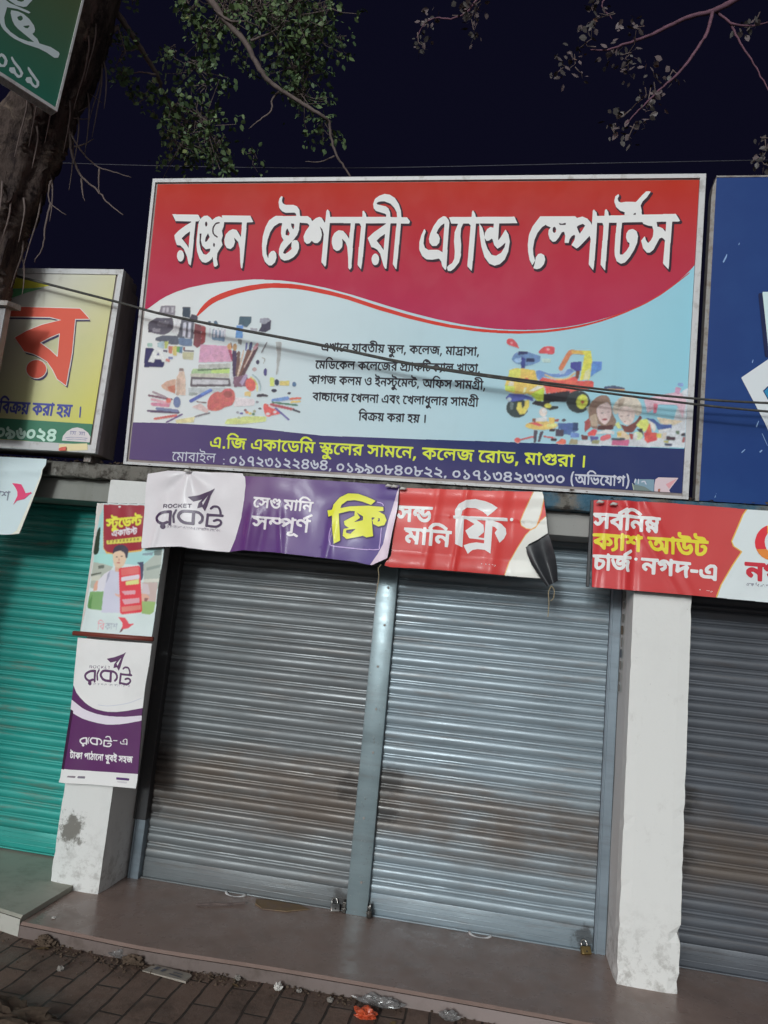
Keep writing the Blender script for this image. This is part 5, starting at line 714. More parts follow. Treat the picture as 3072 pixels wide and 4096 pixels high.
   [2,[0.715,0.75,0.804],[[5795,1079,5,-3,0,-429,-13,-6,-20,-2,-4,-29,16,-6,-8,-54,25,-1,4,-5,-1,-45,-415,-13,-101,1,3,66,4,4,23,-6,11,8,9,-7,26,-3,17,3,45,27,4,-3,4,-26,30,-24,77,29,7,6,-2,18,38,2,5,15,6,-26,31,0,3,29,5,-9,-1,-26,-15,-2,-10,-6,1,-15,17,-5,-4,-6,1,-23,67,0,0,14,-6,10,-49,0,-9,5,29,-2,6,28,51,5,5,26,-8,4,-74,8,-6,-4,2,35,-5,4,-34,-10,-3,-6,-44,6,13,8,111,31,7,7,2,29,98,48,-10,4,-65,6,-8,4,1,12,23,105,4,3,55,-100,23,172,-48,62,0,15,6,17],
[5713,659,0,-27,31,-5,4,32],
[5247,553,20,0,-8,-4,-12,1],
[5086,541,27,2,9,-10,-1,-46,55,-1,5,-2,-5,-3,-378,-8,2,31,7,16,80,3,29,6,11,-25,6,-3,3,-11,57,1,9,5,5,32,34,-4]]],
   [2,[0.804,0.54,0.648],[[5731,1036,5,1,58,-78,-24,-173,-65,124,-6,4,-146,0,-17,-9,-3,9,-37,4,-2,-54,-50,-44,-4,1,-37,118,-3,14,3,6,150,46,128,29,6,-8,37,-11]]],
   [2,[0.732,0.156,0.264],[[5494,916,22,1,19,-4,-12,-86,-4,-6,-20,-1,-5,4]]],
   [2,[0.236,0.394,0.75],[[5707,1133,51,-3,-5,-34,-46,5]]],
   [2,[0.664,0.325,0.512],[[5690,1090,49,-11,-15,-64,-39,12,1,54]]],
   [2,[0.86,0.715,0.512],[[5526,781,18,2,217,-26,10,-4,-95,-46,-6,13,-71,-3,-32,6]]],
   [2,[0.767,0.04,0.058],[[4054,1521,33,2,23,-12,32,-38,28,-52,-9,0,-28,13,-63,15,-20,11,-12,16,-4,20,10,20],
[4079,1488,-5,-7,5,-12,17,0,6,7,-6,12]]],
   [2,[0.86,0.325,0.382],[[4077,1487,19,1,6,-12,-6,-7,-17,0,-5,7]]],
   [2,[0.767,0.04,0.058],[[4437,1453,56,1,20,-8,7,-16,0,-37,-6,-12,-7,-6,-14,-4,-127,8,-5,8,2,12,11,17,33,29],
[4447,1434,-9,-7,0,-8,6,-7,17,0,7,7,0,8]]],
   [2,[0.86,0.444,0.444],[[4446,1433,18,-2,4,-12,-7,-7,-17,0,-7,12]]],
   [2,[0.136,0.283,0.57],[[4152,1387,5,-3,0,-20,4,-10,92,13,3,22,128,-36,-2,-57,-63,-33,-78,-20,-4,4,-1,72,-40,18,-5,-4,-1,-17,-17,7,-23,-1,-17,-11,-4,-15,8,-15,19,-7,17,1,20,10,3,-29,-52,10,-37,31,-9,13,25,54],
[4261,1328,-18,-7,4,-37,81,3,-4,41]]],
   [2,[0.031,0.04,0.156],[[4180,1396,70,0,4,-9,-1,-20,-92,-13,-4,10,1,29]]],
   [2,[0.031,0.04,0.129],[[4260,1327,64,1,4,-41,-81,-3,-4,37]]],
   [2,[0.037,0.054,0.314],[[4192,1336,7,1,37,-18,0,-98,-32,-1,-6,7,-4,46,3,28,-6,15]]],
   [2,[0.325,0.548,0.86],[[4149,1321,24,2,17,-9,7,-13,-7,-17,-20,-10,-17,1,-17,8,-7,10,0,11,7,10]]],
   [2,[0.585,0.804,0.75],[[4469,1327,19,0,-4,-40,-80,3,-3,35]]],
   [2,[0.86,0.601,0.089],[[4151,1221,30,2,9,-4,-80,-16,-9,1],
[4193,1219,17,1,130,-16,26,-91,82,-92,-1,-52,-6,-2,-1,3,-7,56,-120,-67,3,-9,-3,-1,-26,11,-131,-3,-98,27,1,4,14,-2,83,-16,-8,57,-22,9,10,7,4,10,-1,14,-9,10,-9,5,-14,1,-16,-10,-5,-17,10,-18,-40,3,-2,15,25,88,0,-14,62,-13,58,16,-2,80],
[4095,1204,6,0,-12,-5,-10,-52,1,49],
[4256,1125,-18,-12,-3,-17,9,-15,12,-6,14,0,18,15,0,17,-12,15],
[4379,1051,-87,-61,44,-1,90,44,3,3,-5,3],
[4244,1022,-10,-49,5,-7,14,1,16,52,-2,4]]],
   [2,[0.841,0.86,0.117],[[4180,1216,13,1,4,-4,2,-81,-49,-15,-72,13,12,69]]],
   [2,[0.632,0.841,0.031],[[4426,1024,7,2,4,-19,5,-111,-26,-5,-40,7,-49,42,-15,19]]],
   [2,[0.86,0.86,0.75],[[4377,1050,47,-11,5,-3,-3,-3,-90,-44,-44,1]]],
   [2,[0.715,0.841,0.089],[[4050,1041,94,-10,5,-7,7,-54,-103,20]]],
   [2,[0.841,0.75,0.585],[[4103,1081,18,1,18,-14,1,-15,-6,-12,-24,-7,-20,12,-4,18]]],
   [2,[0.75,0.117,0.046],[[4254,1124,22,-2,12,-15,0,-17,-18,-15,-14,0,-12,6,-9,15,3,17]]],
   [2,[0.86,0.86,0.444],[[4244,1021,25,0,-12,-48,-7,-7,-11,0,-5,4]]],
   [2,[0.841,0.079,0.05],[[4731,1159,5,0,2,-18,18,-11,8,-19,80,6,66,-1,4,-9,3,-54,-18,-10,-95,-25,-60,-4,-43,-23,-9,2,-1,14,-4,4,-183,-34,-45,-2,-11,55,-63,71,36,33,143,-23,86,12]]],
   [2,[0.156,0.304,0.681],[[4671,1233,10,1,43,-24,-63,-52,-94,-18,-51,0,-77,29,-7,-5,4,-7,32,-16,-41,1,-37,-36,-32,30,-9,57,4,10,28,4,89,-30,86,-3,23,10,2,-14,3,-1,43,9,24,43]]],
   [2,[0.86,0.601,0.236],[[4726,1199,7,2,1,-14,-49,-48,-18,-10,-46,-12,-51,-3,-29,4,-40,11,-57,23,-12,9,4,7,8,0,75,-30,25,-7,23,-2,54,2,29,7,26,11]]],
   [2,[0.444,0.624,0.86],[[4646,1219,2,-6,-21,-35,-46,-8,2,29]]],
   [2,[0.75,0.218,0.062],[[4683,1427,28,0,-1,-4,-26,0,-4,-4,9,-29,21,-6,-23,-8,-12,-17,-62,-136,-9,-11,-20,-3,-15,15,0,17,34,80,26,55,21,32,11,11]]],
   [2,[0.86,0.512,0.075],[[4681,1421,98,0,-2,-5,22,-22,9,-13,0,-5,-115,10,-7,7]]],
   [2,[0.86,0.822,0.07],[[4803,1421,61,2,5,-4,17,-86,0,-32,-12,-162,-7,-16,-26,1,18,5,7,7,4,105,-43,-28,-14,-87,-9,-6,-20,0,-4,4,29,255,-33,40]]],
   [2,[0.86,0.86,0.444],[[4865,1239,6,0,0,-20,-6,-86,-49,-10,-2,16,13,74]]],
   [2,[0.058,0.062,0.394],[[4760,1307,24,2,5,-5,-5,-92,-14,5,-37,-7,-54,33,2,56]]],
   [2,[0.089,0.283,0.767],[[4954,1316,31,0,0,-83,-62,-40,-44,-37,7,154,7,4]]],
   [2,[0.227,0.066,0.046],[[4766,1216,10,1,3,-4,-10,-69,-8,-15,-23,12,-4,66,5,4]]],
   [2,[0.04,0.035,0.046],[[4683,1010,8,-3,0,-26,-19,-34,-11,-49,-140,-7,-25,-19,-20,-1,-12,-6,-14,-19,-34,0,-6,-5,-83,20,34,38,80,-9,-2,75]]],
   [2,[0.05,0.06,0.06],[[4580,853,9,-3,0,-20,-5,-7,-74,-19,-98,40,38,2,17,-17,32,-3,18,7,13,18]]],
   [2,[0.804,0.75,0.066],[[4474,870,30,1,15,-6,6,-9,0,-15,-9,-9,-17,-6,-32,3,-14,18,4,12]]],
   [2,[0.054,0.07,0.077],[[4754,1016,42,1,40,-15,28,-22,15,-21,12,-32,3,-20,-3,-28,-27,-29,10,34,0,35,-15,40,-19,22,-19,13,-42,12,-42,-22,-19,-23,-12,-22,-3,-46,12,-37,22,-29,19,-12,40,-9,40,15,25,26,4,-6,3,-11,-12,-13,-20,-14,-29,-11,-31,-3,-46,12,-36,26,-25,43,-6,29,3,28,17,43,18,20,18,12]]],
   [2,[0.129,0.156,0.167],[[4774,1004,7,1,1,-4,-12,0]]],
   [2,[0.054,0.07,0.077],[[4766,999,35,1,20,-6,30,-24,11,-17,-21,18,-14,6,-23,0,-28,-23,-13,-27,-3,-28,6,-29,15,-24,29,-15,26,7,21,21,11,25,1,15,4,5,1,-5,-3,-29,-17,-31,-18,-18,-40,-15,-40,9,-20,14,-21,27,-12,37,3,46,12,22,19,23]]],
   [2,[0.804,0.86,0.066],[[4803,976,24,1,17,-8,18,-22,9,-34,-3,-29,-11,-25,-20,-20,-18,-8,-20,4,-19,12,-14,23,-6,29,3,28,12,26],
[4813,919,-7,-6,0,-17,10,-10,11,0,10,13,0,8,-10,12]]],
   [2,[0.585,0.089,0.031],[[4812,919,15,0,10,-12,0,-8,-10,-13,-11,0,-10,10,0,17]]],
   [2,[0.054,0.079,0.082],[[4237,899,13,-2,9,-10,4,-34,-4,-20,-20,-27,-14,64,-32,0,-10,-66,36,-52,8,-3,41,7,28,52,-2,-24,-12,-23,-18,-20,-45,-24,-43,-3,-26,7,-23,11,-35,35,-11,32,-1,31,15,37,6,7,29,2,-12,-15,-4,-34,9,-28,7,-7,9,0,9,12,3,29,-6,26,-6,11,-9,6,40,4]]],
   [2,[0.079,0.123,0.54],[[4103,959,136,-2,88,-29,10,-12,9,-29,-39,8,-11,8,-9,-3,-23,6,-94,-26,-74,-5,-9,9,14,-4,15,3,9,10,-2,14,-16,10,-17,-3,-7,-10,1,-17,-18,23]]],
   [2,[0.664,0.795,0.86],[[4097,916,13,1,15,-13,0,-11,-15,-12,-11,0,-16,12,3,17]]],
   [2,[0.86,0.715,0.094],[[4291,901,8,0,3,-11,6,-54,-40,-80,-47,-7,-38,55,9,66,33,0,14,-64,23,33,-1,51]]],
   [2,[0.17,0.227,0.236],[[4126,873,13,-3,12,-37,-3,-29,-12,-13,-13,8,-9,28,4,34]]],
   [2,[0.86,0.75,0.681],[[4434,827,22,1,14,-9,-20,0,-15,-15,0,-14,15,-18,20,3,9,12,2,13,4,-4,0,-29,-12,-20,-14,-9,-18,-1,-14,6,-18,24,-3,14,3,20,8,15]]],
   [2,[0.86,0.86,0.86],[[4449,819,15,0,15,-15,0,-17,-15,-15,-14,0,-15,18,0,14]]],
   [2,[0.804,0.841,0.86],[[4486,741,5,-2,-4,-47,-100,-5,-6,32]]],
   [2,[0.86,0.601,0.136],[[4423,690,78,1,6,-18,6,-3,-20,-5,-7,-6,9,-20,6,-5,83,10,3,21,6,-2,4,-10,-14,-17,-19,-10,-68,-17,-49,-6,-71,0,-55,8,-31,12,-9,10,-3,8,14,18,18,8,97,-27,34,3,20,7,-4,3,-80,28,4,5],
[4346,679,13,0,0,-5,-38,-4]]],
   [2,[0.804,0.1,0.07],[[4380,679,81,-29,-45,-11,-100,24,0,5]]],
   [2,[0.86,0.585,0.117],[[4549,733,10,1,4,-4,-1,-54,-21,-5,-34,1,-3,58]]],
   [2,[0.86,0.841,0.274],[[4580,679,9,-3,-3,-29,-5,-4,-80,-9,-6,5,-9,20,10,7]]],
   [2,[0.325,0.117,0.066],[[4347,716,32,2,-3,-40,-29,3]]],
   [2,[0.117,0.094,0.129],[[4367,596,34,1,5,-4,-9,-120,-4,-4,-17,0,-5,7]]],
   [2,[0.117,0.094,0.129],[[4454,593,10,0,-1,-9,-27,-100,-26,-6,19,106]]],
   [2,[0.698,0.079,0.075],[[4354,539,16,-2,1,-7,-4,-7,-120,-36,-4,12,7,6]]],
   [2,[0.698,0.079,0.075],[[4464,547,120,-10,8,-7,-65,-4,-54,5,-12,8]]],
   [2,[0.86,0.105,0.089],[[4206,516,15,1,21,-16,3,-20,-8,-14,-10,-6,-23,0,-18,15,-3,11,3,12,7,10]]],
   [2,[0.066,0.05,0.062],[[4574,624,5,-3,-9,-26,-56,-2,5,23]]],
   [2,[0.089,0.04,0.05],[[4560,527,36,1,1,-15,-4,-13,-54,-4,-2,17,4,11]]],
   [2,[0.066,0.142,0.418],[[4729,690,7,1,4,-4,3,-68,4,-8,40,6,9,-1,0,-3,-40,-18,-26,1,-6,-32,-31,5,-34,-2,2,49,-57,3,-8,66,74,-2]]],
   [2,[0.037,0.079,0.202],[[4760,693,31,0,6,-72,-4,-4,-46,-6,-4,8,-3,68,4,4]]],
   [2,[0.094,0.07,0.111],[[4581,619,80,-3,-5,-64,-6,-3,-69,1]]],
   [2,[0.86,0.117,0.07],[[4643,530,42,-14,4,-15,-2,-26,-28,-4,-77,2]]],
   [2,[0.163,0.325,0.715],[[4730,596,83,-8,-5,-38,-7,-4,-34,-3,-40,1,-1,29]]],
   [2,[0.444,0.382,0.227],[[4727,527,20,2,54,-7,-2,-43,-43,-5,-42,2]]],
   [2,[0.117,0.089,0.117],[[4640,724,19,2,8,-4,7,-6,0,-9,-18,-12,-20,3,-7,6,0,9]]],
   [2,[0.444,0.089,0.089],[[4597,721,7,2,4,-4,-9,-27,-35,1,2,23]]],
   [2,[0.457,0.444,0.358],[[4889,873,4,0,-4,-23,-2,-69,-24,66]]],
   [2,[0.336,0.21,0.156],[[5006,979,30,1,17,-6,18,-18,14,-29,30,-128,36,-66,3,-17,-11,-20,2,-12,-15,-18,-4,1,-3,20,-4,4,-66,-15,-69,5,-28,111,-57,-29,2,-27,-12,17,0,97,6,34,14,32,44,43,23,12],
[5036,905,-52,-28,-18,-18,-7,-26,7,-52,20,-45,27,-33,31,-17,12,3,13,12,22,40,9,40,0,60,-6,29,-21,27,-17,8],
[4901,733,4,-3,19,-66,57,6,-8,-32,-34,5,-27,16]]],
   [2,[0.585,0.444,0.325],[[4949,790,7,2,3,-8,24,-108,-13,-7,-43,-6,-6,7,-24,89,4,6]]],
   [2,[0.86,0.664,0.648],[[5034,904,19,2,20,-9,21,-27,6,-29,0,-60,-9,-40,-22,-40,-13,-12,-12,-3,-31,17,-27,33,-20,45,-7,52,7,26,18,18],
[5070,819,-6,-3,0,-6,17,-1,7,4,-4,6],
[5001,805,-3,-6,12,-7,18,7,-4,6],
[5044,751,-25,-9,-1,-6,6,-7,17,-3,23,6,7,7,-3,5]]],
   [2,[0.444,0.079,0.1],[[5043,750,18,-2,10,-9,-15,-10,-15,-3,-17,3,-6,7,0,5]]],
   [2,[0.382,0.25,0.25],[[5000,804,21,2,7,-7,-18,-7,-11,5]]],
   [2,[0.382,0.25,0.25],[[5069,819,15,0,4,-6,-7,-4,-14,0,-4,4]]],
   [2,[0.444,0.084,0.075],[[4889,741,7,3,3,-5,14,-83,-54,-60,-8,111]]],
   [2,[0.129,0.043,0.043],[[5109,690,13,0,7,-34,-2,-13,-31,-6,-29,3,-26,-9,-66,2,9,46,69,-3]]],
   [2,[0.767,0.681,0.57],[[5243,981,50,2,23,-6,27,-21,14,-17,20,-38,12,-51,-4,-31,-21,-24,-17,-6,-10,4,-26,51,-10,10,-28,17,-20,6,-34,0,-44,-21,-9,-9,-4,-31,-12,-24,-9,-3,-15,15,-11,26,-4,31,21,49,25,34,22,18,34,15],
[5216,959,-55,-20,0,-75,44,20,15,66]]],
   [2,[0.498,0.394,0.304],[[5214,959,5,0,1,-9,-15,-66,-44,-20,0,75]]],
   [2,[0.86,0.698,0.648],[[5217,876,36,1,37,-15,20,-17,12,-24,4,-45,-12,-37,-17,-29,-24,-18,-26,0,-28,17,-36,41,-14,34,-6,26,3,37,18,15],
[5264,796,-14,-2,-3,-7,12,-4,14,3,3,7],
[5187,782,-3,-6,9,-5,11,1,9,7,-6,4],
[5227,734,-8,-7,11,-6,21,6,-7,7]]],
   [2,[0.444,0.299,0.274],[[5186,781,21,2,6,-4,-9,-7,-11,-1,-9,5]]],
   [2,[0.444,0.299,0.274],[[5249,793,15,3,13,-6,-18,-7,-12,4]]],
   [2,[0.585,0.227,0.227],[[5226,733,18,1,7,-7,-21,-6,-11,6]]],
   [2,[0.236,0.07,0.062],[[5372,796,15,-13,7,-16,-51,-63,-2,-8,10,-12,-35,-60,-72,-4,-12,7,-41,72,65,-16,14,6,66,44]]],
   [2,[0.804,0.86,0.17],[[5423,761,10,1,14,-8,14,-41,-13,-43,-24,-38,-17,11,-6,21,-20,-1,-40,33,35,52]]],
   [2,[0.841,0.804,0.75],[[5452,747,4,2,14,-7,44,-26,15,-52,-16,-26,-7,3,-25,43]]],
   [2,[0.062,0.136,0.418],[[5423,770,76,-2,71,-54,103,5,-2,-43,-7,-5,5,10,-10,2,-115,-25,-24,55]]],
   [2,[0.86,0.86,0.86],[[5654,681,13,2,-6,-13,-100,-32,-15,15,4,6]]],
   [2,[0.75,0.841,0.274],[[5168,719,5,2,4,-2,26,-60,-2,-5,-31,0,-24,33,-3,9]]],
   [2,[0.066,0.066,0.075],[[5344,661,57,3,15,-65,-9,4,-13,18,-18,8,-23,20]]],
   [2,[0.86,0.05,0.058],[[4943,639,10,0,26,-12,-2,-14,-8,-9,2,-8,-6,-20,-9,-7,-60,-2,-9,29]]],
   [2,[0.86,0.129,0.136],[[5074,593,33,0,7,-29,-1,-9,-72,-31,-33,6,7,37]]],
   [2,[0.123,0.123,0.406],[[4910,567,86,-2,0,-29,-63,-11,-2,-18,-4,-3]]],
   [2,[0.75,0.058,0.05],[[5483,633,53,0,7,-72,-7,-6,-80,-29,-27,24,-12,74,16,7]]],
   [2,[0.804,0.105,0.05],[[5464,719,4,0,3,-9,21,-74,-13,-5,-40,0,-4,5]]],
   [2,[0.86,0.715,0.123],[[5538,627,38,-1,9,-5,-2,-31,-4,-9,-38,0]]],
   [2,[0.75,0.86,0.457],[[5343,630,30,1,20,-9,8,-8,7,-13,1,-17,-15,-23,-18,-9,-27,-2,8,20,0,29,-6,14,-15,8,-9,-4,-8,-13,-3,9]]],
   [2,[0.86,0.86,0.841],[[5329,619,15,0,13,-20,0,-32,-16,-16,-8,1,-6,5,-10,27,4,23]]],
   [2,[0.698,0.129,0.293],[[5263,550,18,1,5,-4,-5,-60,-160,0,2,43,7,7,100,3]]],
   [2,[0.86,0.681,0.457],[[5206,639,13,-2,65,-46,5,-10,-5,-29,-31,3,-12,8,-51,0,-20,4,0,13,38,-1,0,37,-38,1,-6,-10,-3,14]]],
   [2,[0.86,0.585,0.117],[[5167,616,40,2,1,-39,-38,2]]],
   [2,[0.079,0.123,0.163],[[5166,561,75,2,5,-4,0,-12,-16,-7,-109,-6,-4,5,-1,20]]],
   [2,[0.512,0.046,0.046],[[5278,613,38,-3,4,-51,-4,-7,-12,-1,-6,5]]],
   [2,[0.86,0.86,0.86],[[5063,639,10,1,71,-18,-5,-27,-92,2,-72,-10,-5,21]]],
   [2,[0.227,0.066,0.066],[[4827,576,64,-9,3,-11,-4,-32,-53,3,-5,9]]],
   [2,[0.094,0.05,0.07],[[5627,604,80,-7,5,-4,-4,-26,-78,-3]]],
   [2,[0.066,0.05,0.066],[[5789,641,7,2,4,-4,-1,-32,-35,0,-1,23,4,9]]],
   [2,[0.444,0.117,0.117],[[5781,604,15,2,4,-5,0,-48,-4,-4,-25,1]]],
   [2,[0.156,0.236,0.149],[[5712,659,35,0,-2,-32,-30,3]]],
   [2,[0.07,0.079,0.156],[[5618,533,61,-2,6,-10,0,-14,-66,0]]],
   [2,[0.75,0.664,0.585],[[5617,639,9,-3,-4,-66,-32,0,-4,26,1,34]]],
   [2,[0.585,0.512,0.149],[[5611,561,42,1,-3,-26,-46,5,0,18]]],
   [2,[0.382,0.382,0.185],[[4983,533,23,0,-5,-38,-8,-4,-58,-1,-2,35]]],
   [2,[0.089,0.123,0.245],[[5106,1081,107,-19,4,-12,-4,-4,-192,-3,-6,10,1,12]]],
   [2,[0.75,0.444,0.185],[[5086,1044,127,2,4,-10,-4,-5,-172,-2,-7,10,2,4]]],
  ],
  'torn_sticker': [
   [3,[0.236,0.37,0.47],[[5497,173,42,0,0,-115,-18,0,-68,41,-92,14,0,11,12,41,12,-1,1,-40,7,-4,4,4,1,35,9,9],
[5439,157,-19,-10,-2,-8,9,-1,20,7,12,-22,9,-4,3,5,-12,27,-6,6]]],
   [3,[0.202,0.264,0.254],[[5348,113,105,-14,64,-40,-153,-1]]],
   [3,[0.75,0.601,0.648],[[5706,201,47,2,4,-4,-76,-120,11,-20,-91,-2,-4,4,3,23,-4,4,-18,-4,1,-26,-35,1,-1,62,6,55,27,21],
[5739,191,-90,-55,0,-6,30,-36,49,73,14,23]]],
   [3,[0.804,0.382,0.418],[[5737,190,5,0,-14,-23,-49,-73,-30,36,0,6]]],
   [3,[0.632,0.664,0.767],[[5361,170,6,1,4,-7,-6,-34,-6,-4,-5,4,0,14]]],
   [3,[0.632,0.664,0.767],[[5389,170,7,1,4,-7,-3,-40,-4,-4,-7,4]]],
   [3,[0.632,0.664,0.767],[[5437,156,13,1,7,-4,14,-29,-3,-5,-9,4,-12,22,-20,-7,-9,1,2,8]]],
   [3,[0.444,0.167,0.117],[[5594,87,6,-3,-4,-25,-15,-1,-3,26]]],
   [3,[0.512,0.585,0.444],[[5335,124,4,3,6,-8,14,-49,0,-13,-7,2,-3,8]]],
  ],
 },
 'yellow': {
  'printed_panel': [
   [0,[[0.681,0.664,0.601],[0.698,0.664,0.079],[-0.596,0.782],[0.084,0.185]],[[-1399,2039,1338,0,0,-1948,-1338,0]]],
   [1,[0.804,0.767,0.089],[[-1399,2004,35,-4,375,-65,181,-26,-18,-7,-215,-37,-355,-13,-4,4]]],
   [1,[0.17,0.512,0.236],[[-960,1866,16,1,5,-1,-5,-3,-180,-54,-190,-73,-55,-6,-27,0,-4,4,0,110,4,4]]],
   [1,[0.07,0.236,0.149],[[-1399,336,1335,-16,4,-4,0,-222,-4,-4,-710,0,-7,3,-615,7,-4,4]]],
  ],
  'letter_sign': [
   [2,[0.075,0.058,0.129],[[-840,1521,61,2,140,-29,5,-3,-5,-3,-37,-9,-80,16,-578,-7,-4,3,0,23,4,4],
[-335,1511,31,1,27,-23,-2,-4,-162,-5,-4,-4,27,-382,-4,-325,-3,-53,-4,-3,-112,68,-13,18,0,2,10,-4,93,-56,4,3,7,377,-27,383,3,4],
[-632,1334,6,2,4,-12,0,-20,-4,-6,-95,-44,-93,-53,-12,2,-24,16,106,63],
[-1129,1219,0,2,3,-1,20,-24],
[-1082,1169,1,2,2,-1,18,-21],
[-1037,1121,1,3,17,-13,105,-22,95,-37,98,-50,23,-26,-98,48,-88,35,-112,24],
[-724,939,0,2,8,-6,15,-26,9,-43,-6,-22,-10,-20,-21,-21,-15,-10,-25,-10,-17,-3,-40,1,-50,17,-25,18,-18,20,0,3,43,-23,30,-8,37,0,18,3,25,10,15,9,19,19,11,22,6,23]]],
   [3,[0.86,0.804,0.767],[[-1360,1644,314,1,7,-3,608,-2,20,-12,110,-98,12,-16,-2,-6,-8,-5,-155,-5,-3,-4,27,-373,-2,-182,-3,-8,0,-135,-3,-7,0,-45,-3,-9,-8,-4,-7,2,-114,68,-74,104,-81,89,-94,48,-87,35,-113,24,-10,5,-129,133,-21,27,5,11,113,72,32,18,170,72,165,44,18,5,0,4,-103,21,-580,-7,-7,4,-4,9,0,112,4,9],
[-636,1322,-103,-48,-93,-55,131,-77,76,-58,6,-2,2,29,-13,175,-2,33],
[-870,1024,34,1,15,-3,25,-8,25,-12,20,-14,19,-19,19,-33,8,-42,-6,-23,-14,-27,-23,-23,-23,-13,-38,-10,-37,0,-43,13,-41,25,-19,23,-15,27,-6,18,-2,25,5,22,13,25,20,22,18,11,32,13]]],
   [4,[0.822,0.136,0.089],[[-1359,1634,313,1,7,-2,608,-3,15,-10,110,-97,6,-7,-1,-3,-163,-5,-3,-4,27,-383,-2,-182,-3,-8,0,-135,-2,-7,-1,-48,-3,0,-113,67,-72,102,-84,91,-99,51,-87,35,-118,26,-145,153,23,18,102,65,185,80,228,62,-148,32,-580,-7],
[-631,1334,-113,-52,-106,-63,144,-85,97,-73,4,3,0,10,-17,220,0,30,-4,12],
[-870,1014,34,1,12,-2,28,-9,20,-10,36,-30,14,-23,8,-22,3,-25,-6,-23,-11,-22,-19,-19,-15,-9,-25,-10,-18,-3,-37,0,-23,5,-30,13,-16,10,-32,35,-12,30,-3,20,5,30,10,20,18,19,18,12,27,10]]],
  ],
  'small_lettering': [
   [2,[0.094,0.105,0.394],[[-1180,591,16,2,23,-9,33,-30,3,-8,-4,-8,-7,-7,-35,31,-18,5,-16,-8,-9,-18,3,-8,5,-3,342,-3,4,-6,-1,-15,-3,-3,-12,-1,-2,-3,0,-108,-6,-3,-12,0,-27,31,-13,8,-15,4,-5,4,-3,24,23,22,-19,10,-9,12,-47,-2,5,-16,22,2,14,-11,5,-10,-1,-25,-6,-12,-14,-11,-11,1,-7,15,15,14,3,8,-5,5,-11,-10,-6,-27,0,-30,-2,-5,-14,-1,-12,17,-43,-2,-16,11,-7,12,-3,15,3,28,8,4,13,-7,-1,-22,6,-13,12,-3,20,6,13,-4,4,4,-1,45,-3,3,-8,0,-11,-16,14,-10,0,-15,-8,-7,-15,2,-13,13,0,25,8,17,10,13,-57,1,-4,-4,0,-107,-4,-6,-15,0,-16,26,-18,17,-18,9,-6,6,-3,10,1,13,3,4,46,31,-59,1,-4,-4,0,-107,-6,-6,-12,3,-4,5,2,105,-1,3,-15,4,-1,16,8,7,-2,15,15,28,9,10],
[-580,539,11,0,8,-13,12,-2,4,-5,-1,-16,-15,-4,-1,-3,0,-105,-4,-5,-13,-1,-5,4,2,95,-4,10,-5,5,-8,1,-3,-4,0,-105,-4,-5,-18,2,-14,23,-16,16,-21,9,-7,15,2,15,44,33,-45,4,-38,-2,26,-22,5,-13,0,-27,-3,-9,-10,-9,-13,-3,-12,3,-1,-30,-4,-5,-16,0,-18,30,-11,11,-26,14,-4,24,10,9,43,27,-58,2,-4,6,0,12,4,6,225,-2,3,1],
[-515,524,185,0,3,-5,-1,-15,-3,-3,-13,-2,-1,-3,-1,-111,-5,-2,-13,0,-20,26,-17,13,-23,8,-4,14,1,12,23,20,-5,6,-16,7,-6,11,-33,-1,13,-6,13,-19,0,-35,-16,-23,28,-27,-4,-13,-4,-3,-7,0,-43,34,-23,9,-3,15,5,8,34,-1,10,8,2,10,-3,13,-14,5,-8,-5,-2,-10,-5,-6,-13,2,-3,19,3,10,8,12,-3,3,-15,2,-3,3,-1,15],
[-237,509,6,0,6,-8,7,-85,0,-30,-3,-3,-6,1,-5,7,-8,90,0,23],
[-899,502,-1,-3,12,-13,0,-15,-6,-8,-12,-8,-1,-4,26,-19,2,69],
[-386,500,-1,-4,11,-12,1,-18,-20,-17,26,-20,2,67,-4,4],
[-1121,474,-23,-15,25,-20,1,32],
[-726,473,0,-39,1,7,14,5,3,5,-6,16],
[-756,469,-19,-13,24,-19,1,32],
[-631,469,-20,-13,25,-19,1,32],
[-922,419,11,1,8,-9,0,-17,-8,-8,-10,0,-8,8,0,17],
[-665,416,16,1,6,-8,0,-18,-11,-8,-10,3,-5,5,-1,15],
[-410,416,14,-1,5,-9,0,-15,-8,-8,-12,0,-6,6,0,20]]],
   [2,[0.632,0.86,0.75],[[-1067,244,3,0,13,-8,4,-7,-2,-10,3,-3,42,-14,25,-13,13,-13,5,-10,3,-17,-8,-23,-13,-13,-32,-12,-30,-3,-8,3,-7,18,2,5,16,12,-2,13,-11,0,-2,-15,-11,-6,-7,-1,-8,4,-6,13,1,10,5,10,8,8,26,9,-25,13,-12,15,0,17,8,14],
[-680,241,6,3,15,-7,3,-6,0,-10,25,-7,25,-15,8,-15,0,-15,-8,-16,-15,-12,30,-22,3,-5,-11,-18,-10,0,-37,26,-45,14,-8,5,-3,13,6,10,5,2,15,-3,30,0,10,3,6,8,-1,8,-38,11,-17,12,-4,9,0,10],
[-545,241,39,2,10,-4,19,-13,6,-12,0,-18,-5,-11,-10,-9,10,-10,8,-15,0,-20,-11,-18,-25,-12,-37,-1,-10,3,-21,16,-7,12,0,20,5,11,12,12,-15,22,0,15,11,19],
[-922,236,16,-2,15,-9,6,-19,1,-23,3,1,11,17,14,7,8,-4,7,-13,6,-17,-1,-28,-13,-26,-15,-9,-10,-4,-25,0,-22,11,-11,11,-17,30,-12,40,2,5,20,8,8,-8,14,-45,15,-18,8,-3,15,0,9,6,4,7,0,7,-15,-5,-15,0,-16,13,-6,15,0,23,-12,5,-1,5,2,15],
[-1150,226,24,-2,16,-8,9,-10,11,-27,-3,-23,-10,-20,-8,-8,-23,-10,-25,0,-22,10,-8,8,-11,28,3,25,8,16,13,12,15,7],
